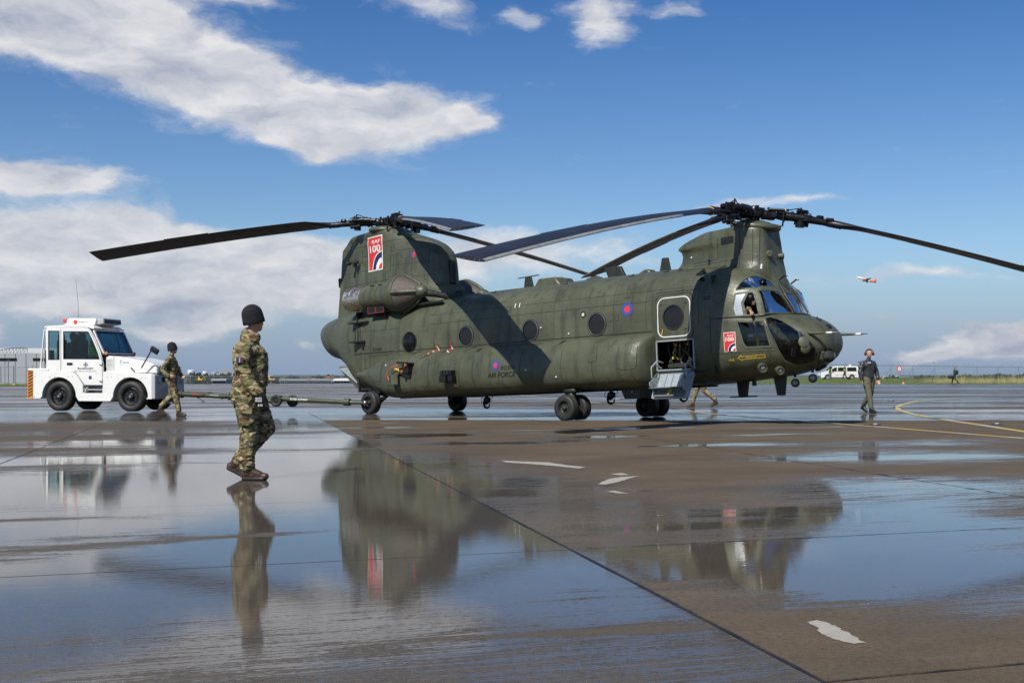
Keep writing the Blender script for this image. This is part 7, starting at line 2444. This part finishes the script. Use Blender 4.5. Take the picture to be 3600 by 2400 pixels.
def fence(label, pts, h, spacing, brace=True, wire=True, group=None, nmax=40):
    """posts, stays, rails and mesh along pts [(x,y,z)]"""
    r0 = empty('perimeter_fence', pts[0])
    tag(r0, label, 'fence')
    o0 = Vector(pts[0])
    line = []
    for a, b in zip(pts, pts[1:]):
        a, b = Vector(a), Vector(b)
        n_ = max(1, int((b - a).length / spacing))
        line += [a.lerp(b, k / n_) for k in range(n_)]
    line.append(Vector(pts[-1]))
    pm = G().tube([(0, 0, 0), (0, 0, h)], .045, 6).tube([(0, 0, h), (.10, 0, h + .28)], .03, 5)
    post_me = pm.build('post', M_FENCE, r0)
    post_me.location = line[0] - o0
    st = None
    for i, p in enumerate(line):
        if i:
            c = post_me.copy(); COL.objects.link(c); c.parent = r0; c.location = p - o0
        if brace:
            if st is None:
                st = G().tube([(0, 0, h * .86), (-1.15, 0, 0)], .03, 5).build('stay', M_FENCE, r0)
                st.location = p - o0
            else:
                c = st.copy(); COL.objects.link(c); c.parent = r0; c.location = p - o0
    for zz, rr in ((h, .035), (h * .5, .012), (.1, .012)):
        G().tube([p - o0 + Vector((0, 0, zz)) for p in line], rr, 5).build('rail', M_FENCE, r0)
    V, F = [], []
    for p in line:
        q = p - o0
        V += [(q.x, q.y + .03, q.z + .03), (q.x, q.y + .03, q.z + h)]
    for i in range(len(line) - 1):
        F.append((2 * i, 2 * i + 2, 2 * i + 3, 2 * i + 1))
    me = bpy.data.meshes.new('wire_mesh'); me.from_pydata(V, [], F)
    uv = me.uv_layers.new()
    for l_ in me.loops:
        v = me.vertices[l_.vertex_index].co
        uv.data[l_.index].uv = (v.x, v.z)
    link('wire_mesh', me, M_LINKM, r0)
    if wire:
        g = G()
        tot = sum((b - a).length for a, b in zip(line, line[1:]))
        n_ = int(tot * 7)
        a = line[0]; d = (line[-1] - line[0])
        coil = [(a - o0) + d * (k / n_) + Vector((.26 * math.cos(k * .9), .1, h + .30 + .26 * math.sin(k * .9))) for k in range(n_)]
        g.tube(coil, .010, 3)
        tag(g.build('razor_wire', M_FENCE, r0, fixn=False), kind='stuff')
    return r0


fence('tall perimeter fence with raked stays and razor wire behind the grass verge', [(36.0, 186.0, .1), (88.0, 206.0, -.35)], 2.35, 4.15)
fence('low pale fence in front of the grey hangar', [(-76.0, 128.0, 0), (-40.0, 128.0, 0)], 1.7, 3.2, brace=False, wire=False)
fence('distant fence along the far apron edge before the town', [(-48.0, 160.0, -.3), (-18.0, 165.0, -.3)], .95, 3.0, brace=False, wire=False)
# round sign and signal post
e = empty('warning_sign', (55.0, 175.0, .15))
G().tube([(0, 0, 0), (0, 0, 1.2)], .05, 6).build('post', M_FENCE, e)
G().prism(rrect(-.34, 1.1, .34, 1.9, .3, 4), 'y', 0, .04).build('sign_plate', M_RED, e)
G().prism(rrect(-.22, 1.22, .22, 1.78, .2, 4), 'y', -.012, -.004).build('sign_field', M_WHITE, e)
G().box((0, -.02, 1.5), (.12, .01, .3)).build('sign_symbol', pmat('sign_grey_pink', (.5, .3, .28), .5), e)
tag(e, 'red rimmed warning sign on a post before the fence', 'sign')
e = empty('signal_post', (40.0, 160.0, .2))
G().tube([(0, 0, 0), (0, 0, 1.9)], .04, 6).build('post', M_FENCE, e)
for s_ in (-.16, .16):
    G().box((s_, 0, 1.62), (.24, .2, .42), bev=.02).build('signal_head', M_MIDGREY, e)
tag(e, 'slim post with two grey signal boxes left of the white van', 'signal post')

# ------------------------------------------------------------------ white van
van = empty('parked_van', (40.5, 161.5, .2))
tag(van, 'small white van parked on the verge behind the two men in yellow vests', 'van')
vo = [(0, .22), (-.04, .55), (.05, .86), (.95, 1.10), (1.65, 1.68), (2.0, 1.76), (4.75, 1.76), (4.88, 1.60), (4.92, .60), (4.88, .25)] + arc2(4.05, .32, .38, 0, 180, 8) + arc2(.85, .32, .38, 0, 180, 8) + [(.3, .22)]
wfr = [(1.22, 1.08), (2.05, 1.06), (2.05, 1.60), (1.78, 1.60)]
wmd = [(2.20, 1.08), (3.25, 1.08), (3.25, 1.60), (2.20, 1.60)]
wbk = [(3.40, 1.08), (4.65, 1.08), (4.60, 1.60), (3.40, 1.60)]
vb = G().prism(vo, 'y', 0, 1.75).build('body', M_TUGW, van, bevel=.05)
for nm, poly in (('front_window', wfr), ('side_window', wmd), ('rear_window', wbk)):
    G().prism(poly, 'y', -.012, .004).build(nm, M_BLACK, van)
G().add([(1.02, .12, 1.13), (1.02, 1.63, 1.13), (1.66, 1.5, 1.67), (1.66, .25, 1.67)], [(0, 1, 2, 3)]).build('windscreen', M_BLACK, van).location = (-.03, 0, .03)
G().box((.0, .87, .40), (.14, 1.6, .30), bev=.03).build('bumper', M_MIDGREY, van)
G().box((.06, .25, .72), (.10, .3, .16), bev=.02).build('headlight', M_GREY, van)
G().box((.06, 1.5, .72), (.10, .3, .16), bev=.02).build('headlight', M_GREY, van)
G().box((3.2, -.01, .62), (2.9, .01, .03)).build('side_stripe', M_RED, van)
G().box((4.0, .8, 1.86), (.25, .2, .18), bev=.03).build('roof_lamp', M_WHITE, van)
G().box((1.50, -.10, 1.10), (.10, .16, .14), bev=.02).build('mirror', M_BLACK, van)
for x in (2.12, 3.32):
    G().box((x, -.004, .95), (.012, .01, 1.2)).build('door_seam', M_MIDGREY, van)
for x in (.85, 4.05):
    for y, s_ in ((.10, -1), (1.65, 1)):
        wheel('wheel', (x, y, .32), (0, s_, 0), .32, .2, van, rim_r=.6, rim=M_GREY, hubcol=M_MIDGREY)

# ------------------------------------------------------------------ hangar at the far left
hg = empty('hangar', (-150, 350, 0))
M_HW = pmat('hangar_cladding', (.34, .36, .37), .6, var=.05, scale=.05)
M_HW2 = pmat('hangar_cladding_pale', (.48, .48, .47), .6, var=.05, scale=.05)
tag(hg, 'long grey hangar with truss roof frame beyond the tractor at the far left', 'hangar')
G().box((2, 10, .85), (66, 20, 11.7)).build('wall', M_HW, hg)
G().box((10, 24, 1.7), (36, 16, 13.4)).build('high_bay', M_HW2, hg)
for k in range(22):
    G().box((-30 + k * 3.0, -.03, .8), (.12, .1, 11.5)).build('cladding_joint', M_MIDGREY, hg)
for x0, x1 in ((-8, -2.4), (4.4, 9.4), (14, 19)):
    w_ = G().box(((x0 + x1) / 2, -.1, 4.9), (x1 - x0, .12, .75)).build('window_band', M_BLACK, hg)
    for k in range(5):
        G().box((x0 + (x1 - x0) * (k + .5) / 5, -.18, 4.9), ((x1 - x0) / 5 - .15, .04, .55)).build('pane', M_GLASSD, w_)
for x in (1.5, 7.6):
    G().tube([(x, -1.5, -5), (x, -1.5, 6.8 if x < 5 else 4.9)], .12, 6).build('lamp_mast', M_MIDGREY, hg)
for seg in range(2):
    tr_ = G()
    x0 = -12 + seg * 13
    n_ = 12
    P_ = [(x0 + k * 1.0, 6.75 + 1.15 * math.sin(math.pi * min(max((k + (0 if seg else 6)) / (n_ + 5), 0), 1)) + (.2 if seg else 0)) for k in range(n_)]
    for i, (x, z) in enumerate(P_):
        tr_.tube([(x, 1, 6.7), (x, 1, z)], .05, 4)
        if i:
            tr_.tube([(P_[i - 1][0], 1, P_[i - 1][1]), (x, 1, z)], .08, 4)
            tr_.tube([(P_[i - 1][0], 1, 6.7), (x, 1, z)], .05, 4)
    tr_.build('roof_truss', M_BLACK, hg)
# quad bike with sand coloured load
q_ = empty('quad_bike', (-46.5, 106.5, .02))
tag(q_, 'sand coloured quad bike standing on the grass at the far left edge', 'quad bike')
G().box((0, 0, .62), (1.3, .5, .25), bev=.08).box((.55, 0, .82), (.5, .7, .2), bev=.08).box((-.5, 0, .80), (.7, .8, .12), bev=.04).build('body', pmat('sand_paint', (.42, .34, .19), .6), q_)
G().box((-.5, 0, 1.02), (.6, .6, .32), bev=.1).build('load', pmat('pale_load', (.55, .45, .34), .8), q_)
G().box((0, 0, .86), (.6, .3, .12), bev=.05).build('seat', M_BLACK, q_)
G().tube([(.35, -.35, 1.12), (.35, 0, 1.05), (.35, .35, 1.12)], .03, 6).tube([(.35, 0, 1.05), (.5, 0, .8)], .04, 6).box((.85, 0, .72), (.3, .9, .08)).build('handlebar', M_BLACK, q_)
G().tube([(-.1, .3, .9), (.15, .32, 2.2)], .02, 5).tube([(-.6, .2, .9), (-.5, .2, 1.5)], .04, 5).build('mast', M_BLACK, q_)
for x in (-.62, .62):
    for y in (-.42, .42):
        wheel('wheel', (x, y, .33), (0, 1 if y > 0 else -1, 0), .33, .26, q_, rim_r=.5, rim=M_BLACK, hubcol=M_MIDGREY)

# ------------------------------------------------------------------ town and trees on the horizon
M_LEAF = [pmat('leaf_dark', (.050, .062, .036), .9, var=.4, scale=.3), pmat('leaf_mid', (.075, .088, .042), .9, var=.4, scale=.3), pmat('leaf_light', (.11, .125, .050), .9, var=.35, scale=.3)]
M_TRUNK = pmat('bark', (.07, .055, .04), .9)
TREES = {}


def far_tree(x, y, h, w_, kind, label, z0=0.0):
    """trunk plus a crown of leaf clumps"""
    t_ = empty('tree', (x, y, z0))
    key = (kind, round(h / w_, 1))
    G().tube([(0, 0, 0), (.02 * h, 0, h * .35), (0, 0, h * .7)], [h * .03, h * .02, h * .008], 5).tube([(0, 0, h * .35), (w_ * .2, .1, h * .6)], h * .008, 4).build('trunk', M_TRUNK, t_)
    g = G()
    n_ = 230
    for k in range(n_):
        a = random.uniform(0, 6.283); u = random.uniform(-1, 1); r = random.random() ** .45
        s_ = math.sqrt(1 - u * u)
        px_, py_, pz_ = r * s_ * math.cos(a) * w_ / 2, r * s_ * math.sin(a) * w_ / 2, h * .60 + r * u * h * .42
        lump = 1 + .35 * mnoise.noise(Vector((math.cos(a) * 1.7 + x, math.sin(a) * 1.7, u * 2)))
        px_ *= lump; py_ *= lump
        s2 = w_ * random.uniform(.07, .15)
        for q in range(2):
            n3 = Vector((random.gauss(0, 1), random.gauss(0, 1), random.gauss(0, 1))).normalized()
            a3 = n3.orthogonal().normalized() * s2; b3 = n3.cross(a3)
            c3 = Vector((px_, py_, max(pz_, h * .14)))
            g.add([c3 + a3, c3 + b3 * random.uniform(.6, 1), c3 - a3 * random.uniform(.6, 1), c3 - b3], [(0, 1, 2, 3)])
    g.build('crown', M_LEAF[kind], t_, fixn=False)
    tag(t_, label, 'tree', 'trees on the horizon')
    return t_


def at_px(X, dist):
    return (X - 1800) / 4333.6 * dist


KN = ['dark green', 'mid green', 'pale green']
ORD = ['first', 'second', 'third', 'fourth', 'fifth', 'sixth', 'seventh', 'eighth', 'ninth', 'tenth', 'eleventh', 'twelfth', 'thirteenth', 'fourteenth', 'fifteenth', 'sixteenth', 'seventeenth', 'eighteenth', 'nineteenth', 'twentieth',
       'twenty-first', 'twenty-second', 'twenty-third', 'twenty-fourth', 'twenty-fifth', 'twenty-sixth', 'twenty-seventh', 'twenty-eighth', 'twenty-ninth', 'thirtieth']
D = 620
for gi, (xs, hh, where) in enumerate(((list(range(650, 822, 9)), 8.4, 'row left of the front soldier'), (list(range(966, 1236, 10)), 7.4, 'row right of the front soldier'))):
    for i, X in enumerate(xs):
        kd = random.choice((0, 0, 1, 1, 2))
        h_ = hh * random.uniform(.80, 1.10)
        far_tree(at_px(X + random.uniform(-4, 4), D), D + random.uniform(-30, 30), h_, random.uniform(3.4, 7.0), kd, f'{KN[kd]} distant tree, {ORD[i]} from the left in the {where}', -8.0)
for i in range(26):
    X = 3120 + i * 19
    far_tree(at_px(X, 260), 262 + random.uniform(-8, 8), random.uniform(1.7, 2.5) + (.5 if X > 3380 else 0), random.uniform(2.2, 3.6), random.choice((0, 1)), f'low dark bush beyond the perimeter fence, {ORD[i]} from the left', -2.0)
M_FW = pmat('far_white_wall', (.66, .68, .70), .7, var=.04, scale=.05)
M_FG = pmat('far_grey_wall', (.30, .33, .36), .7, var=.06, scale=.05)
M_ROOF = pmat('far_orange_roof', (.34, .13, .07), .8, var=.2, scale=.2)


def building(name, label, cat, X0, X1, top, base, dist, wall, roof=None, floors=1, cols=6, depth=12, pitched=False):
    """a far building from its span in degrees of view, real height from distance"""
    x0, x1 = at_px(X0, dist), at_px(X1, dist)
    ht = EYE + (1310.3 - top) / 4333.6 * dist
    z0 = -8.0 if dist > 480 else (-3.2 if dist > 250 else -.45)
    b = empty(name, ((x0 + x1) / 2, dist, z0))
    w_ = x1 - x0
    hb = EYE + (1310.3 - base) / 4333.6 * dist - z0        # height of the storeys that show
    ht -= z0
    wh = ht - (ht - hb) * .45 if pitched else ht
    G().box((0, depth / 2, wh / 2), (w_, depth, wh)).build('wall', wall, b)
    if pitched:
        G().prism([(-w_ / 2 - .3, wh), (w_ / 2 + .3, wh), (w_ / 2 * .8, ht), (-w_ / 2 * .8, ht)], 'y', -.4, depth + .4).build('roof', roof or wall, b)
    else:
        G().box((0, depth / 2, ht + .12), (w_ + .3, depth + .3, .24)).build('roof', roof or wall, b)
    for fl in range(floors):
        z = hb + (wh - hb) * (fl + .55) / floors
        for c in range(cols):
            x = -w_ / 2 + w_ * (c + .5) / cols
            fr = G().box((x, -.05, z), (w_ / cols * .62, .12, (wh - hb) / floors * .42)).build('window', M_BLACK, b)
            G().box((x, -.13, z), (w_ / cols * .54, .03, (wh - hb) / floors * .34)).build('pane', M_GLASSD, fr)
    tag(b, label, cat)
    return b


def tower(label, X, top, dist, r, ball=False):
    ht = EYE + (1310.3 - top) / 4333.6 * dist + 8
    t_ = empty('tower', (at_px(X, dist), dist, -8))
    G().lathe([(r * .5, 0), (r * .5, ht * .7), (r, ht * .74), (r, ht * .97), (r * .8, ht), (0, ht)], (0, 0, 0), (0, 0, 1), 16).build('shaft', M_FW, t_, 40)
    G().lathe([(r * 1.03, ht * .80), (r * 1.03, ht * .84)], (0, 0, 0), (0, 0, 1), 16).build('gallery', M_FG, t_, 40)
    tag(t_, label, 'tower')
    return t_


building('office_block', 'long white terraced office building on the horizon left of the soldier in front', 'building', 762, 818, 1314, 1332, 900, M_FW, floors=3, cols=12)
building('office_block', 'narrow white tower block on the horizon left of the long office building', 'building', 746, 756, 1307, 1332, 900, M_FW, floors=5, cols=2)
building('grey_shed', 'low grey shed at the apron edge below the long white office building', 'shed', 747, 792, 1338, 1350, 150, M_FG, floors=1, cols=8, depth=5)
building('red_roofed_house', 'house with orange roof among the trees left of the helicopter tail', 'house', 1146, 1160, 1322, 1340, 560, M_FG, M_ROOF, 2, 3, 9, True)
building('red_roofed_house', 'second house with orange roof, just left of the white tent', 'house', 1163, 1176, 1325, 1340, 560, M_FW, M_ROOF, 2, 3, 9, True)
building('red_roofed_house', 'small house with dull red roof right of the soldier in front', 'house', 1095, 1108, 1327, 1340, 560, M_FW, M_ROOF, 2, 2, 9, True)
building('marquee_tent', 'low white tent at the apron edge just left of the helicopter ramp', 'tent', 1174, 1230, 1330, 1348, 150, M_FW, M_WHITE, 1, 5, 6, True)
building('low_store', 'low grey stores with many bays right of the soldier in front', 'store', 985, 1160, 1338, 1350, 165, M_FG, floors=1, cols=26, depth=4)
building('far_depot', 'long pale depot on the horizon right of the man in ear defenders', 'building', 3106, 3160, 1323, 1334, 420, M_FW, floors=1, cols=8)
building('far_depot', 'low dark grey depot on the horizon below the warning sign', 'building', 3160, 3196, 1326, 1334, 420, M_FG, floors=1, cols=5)
tower('white storage tower on the horizon just right of the tractor nose', 672, 1300, 900, 2.6)
tower('slender white tower on the horizon midway between tractor and soldier in front', 721, 1305, 900, 1.8)
e = empty('storage_sphere', (at_px(683, 900), 900, -8))
G().ball((0, 0, 7.0), 2.6, 16).build('sphere_tank', M_FW, e, 180)
for k in range(6):
    G().tube([(2.2 * math.cos(k), 2.2 * math.sin(k), 0), (2.2 * math.cos(k), 2.2 * math.sin(k), 7)], .15, 4).build('leg', M_FG, e)
tag(e, 'white round storage tank beside the white storage tower', 'tank')
e = empty('tower_crane', (at_px(799, 900), 900, -8))
G().box((0, 0, 5.8), (.4, .4, 11.6)).build('mast', M_ORANGE, e)
G().box((-1.6, 0, 11.4), (7.0, .35, .35)).build('jib', M_ORANGE, e)
tag(e, 'distant orange tower crane above the white office building', 'crane')
# yellow digger and sand coloured truck at the far apron edge
e = empty('digger', (at_px(704, 150), 150, 0))
e.scale = (.45, .45, .45)
G().box((0, 0, .55), (1.2, .8, .35), bev=.05).box((-.3, 0, .95), (.5, .7, .5), bev=.04).build('body', M_YELLOW, e)
G().tube([(.5, 0, .7), (1.0, 0, 1.3), (1.4, 0, .5)], .07, 6).build('arm', M_YELLOW, e)
G().box((0, 0, .2), (1.3, .9, .3), bev=.1).build('track', M_BLACK, e)
tag(e, 'small yellow digger on the far apron edge left of the soldier in front', 'digger')
e = empty('parked_truck', (at_px(952, 128), 128, 0))
e.scale = (.62, .62, .62)
G().box((0, 0, .85), (1.0, 1.4, .9), bev=.15).box((.5, 0, .6), (.6, 1.3, .4), bev=.08).build('body', pmat('sand_paint', (.42, .34, .19), .6), e)
G().box((.2, -.72, 1.05), (.4, .02, .3)).build('window', M_BLACK, e)
for x in (-.3, .5):
    G().lathe([(.28, -.12), (.28, .12), (0, .13)], (x, -.6, .28), (0, -1, 0), 14).build('wheel', M_TYRE, e, 40)
tag(e, 'small sand coloured truck just right of the soldier in front', 'truck')
# ------------------------------------------------------------------ the departing airliner
D = 2300.0
air = empty('airliner', (at_px(3046, D), D, EYE + (1310.3 - 984) / 4333.6 * D))
air.rotation_euler = (Matrix.Rotation(R(172), 4, 'Z') @ Matrix.Rotation(R(-17), 4, 'Y') @ Matrix.Rotation(R(12), 4, 'X')).to_euler()
tag(air, 'white and orange airliner climbing away in the blue sky', 'airliner')
M_AW = pmat('airliner_white', (.80, .80, .82), .35, var=.03)
M_AO = pmat('airliner_orange', (.75, .13, .04), .35, var=.03)
G().lathe([(0, 18.5), (.8, 18.1), (1.5, 17), (1.95, 15), (2.0, 12), (2.0, 2)], (0, 0, 0), (1, 0, 0), 24).build('front_fuselage', M_AW, air, 40)
G().lathe([(2.0, 2), (2.0, -6)], (0, 0, 0), (1, 0, 0), 24).build('centre_fuselage', M_AW, air, 40)
G().lathe([(2.0, -6), (1.9, -9), (1.4, -13), (.6, -17.5), (0, -18.5)], (0, 0, 0), (1, 0, 0), 24).build('tail_fuselage', M_AO, air, 40)
G().box((3.0, -2.03, .1), (9, .06, 1.6)).box((3.0, 2.03, .1), (9, .06, 1.6)).build('title_stripe', M_AO, air)
for s_ in (-1, 1):
    G().add([(4, s_ * 1.5, -1.0), (-3, s_ * 1.5, -1.0), (-6, s_ * 17, .4), (-4.3, s_ * 17, .4), (4, s_ * 1.5, -.3), (-3, s_ * 1.5, -.5), (-6, s_ * 17, .6), (-4.3, s_ * 17, .6)], [(0, 1, 2, 3), (7, 6, 5, 4), (0, 4, 5, 1), (1, 5, 6, 2), (2, 6, 7, 3), (3, 7, 4, 0)]).build('wing', M_MIDGREY, air)
    G().lathe([(0.9, 1.8), (1.05, 1.0), (1.0, -1.0), (.6, -2.2), (0, -2.3)], (3.6, s_ * 5.8, -1.9), (1, 0, 0), 16).build('engine', M_AO, air, 40)
    G().add([(-14, s_ * .6, .8), (-17, s_ * .6, .8), (-18.4, s_ * 6, 1.2), (-17, s_ * 6, 1.2), (-14, s_ * .6, 1.0), (-17, s_ * .6, 1.0), (-18.4, s_ * 6, 1.35), (-17, s_ * 6, 1.35)], [(0, 1, 2, 3), (7, 6, 5, 4), (0, 4, 5, 1), (1, 5, 6, 2), (2, 6, 7, 3), (3, 7, 4, 0)]).build('tailplane', M_MIDGREY, air)
G().prism([(-11.5, 1.5), (-16.3, 1.2), (-18.8, 7.2), (-16.9, 7.2)], 'y', -.2, .2).build('tail_fin', M_AO, air)
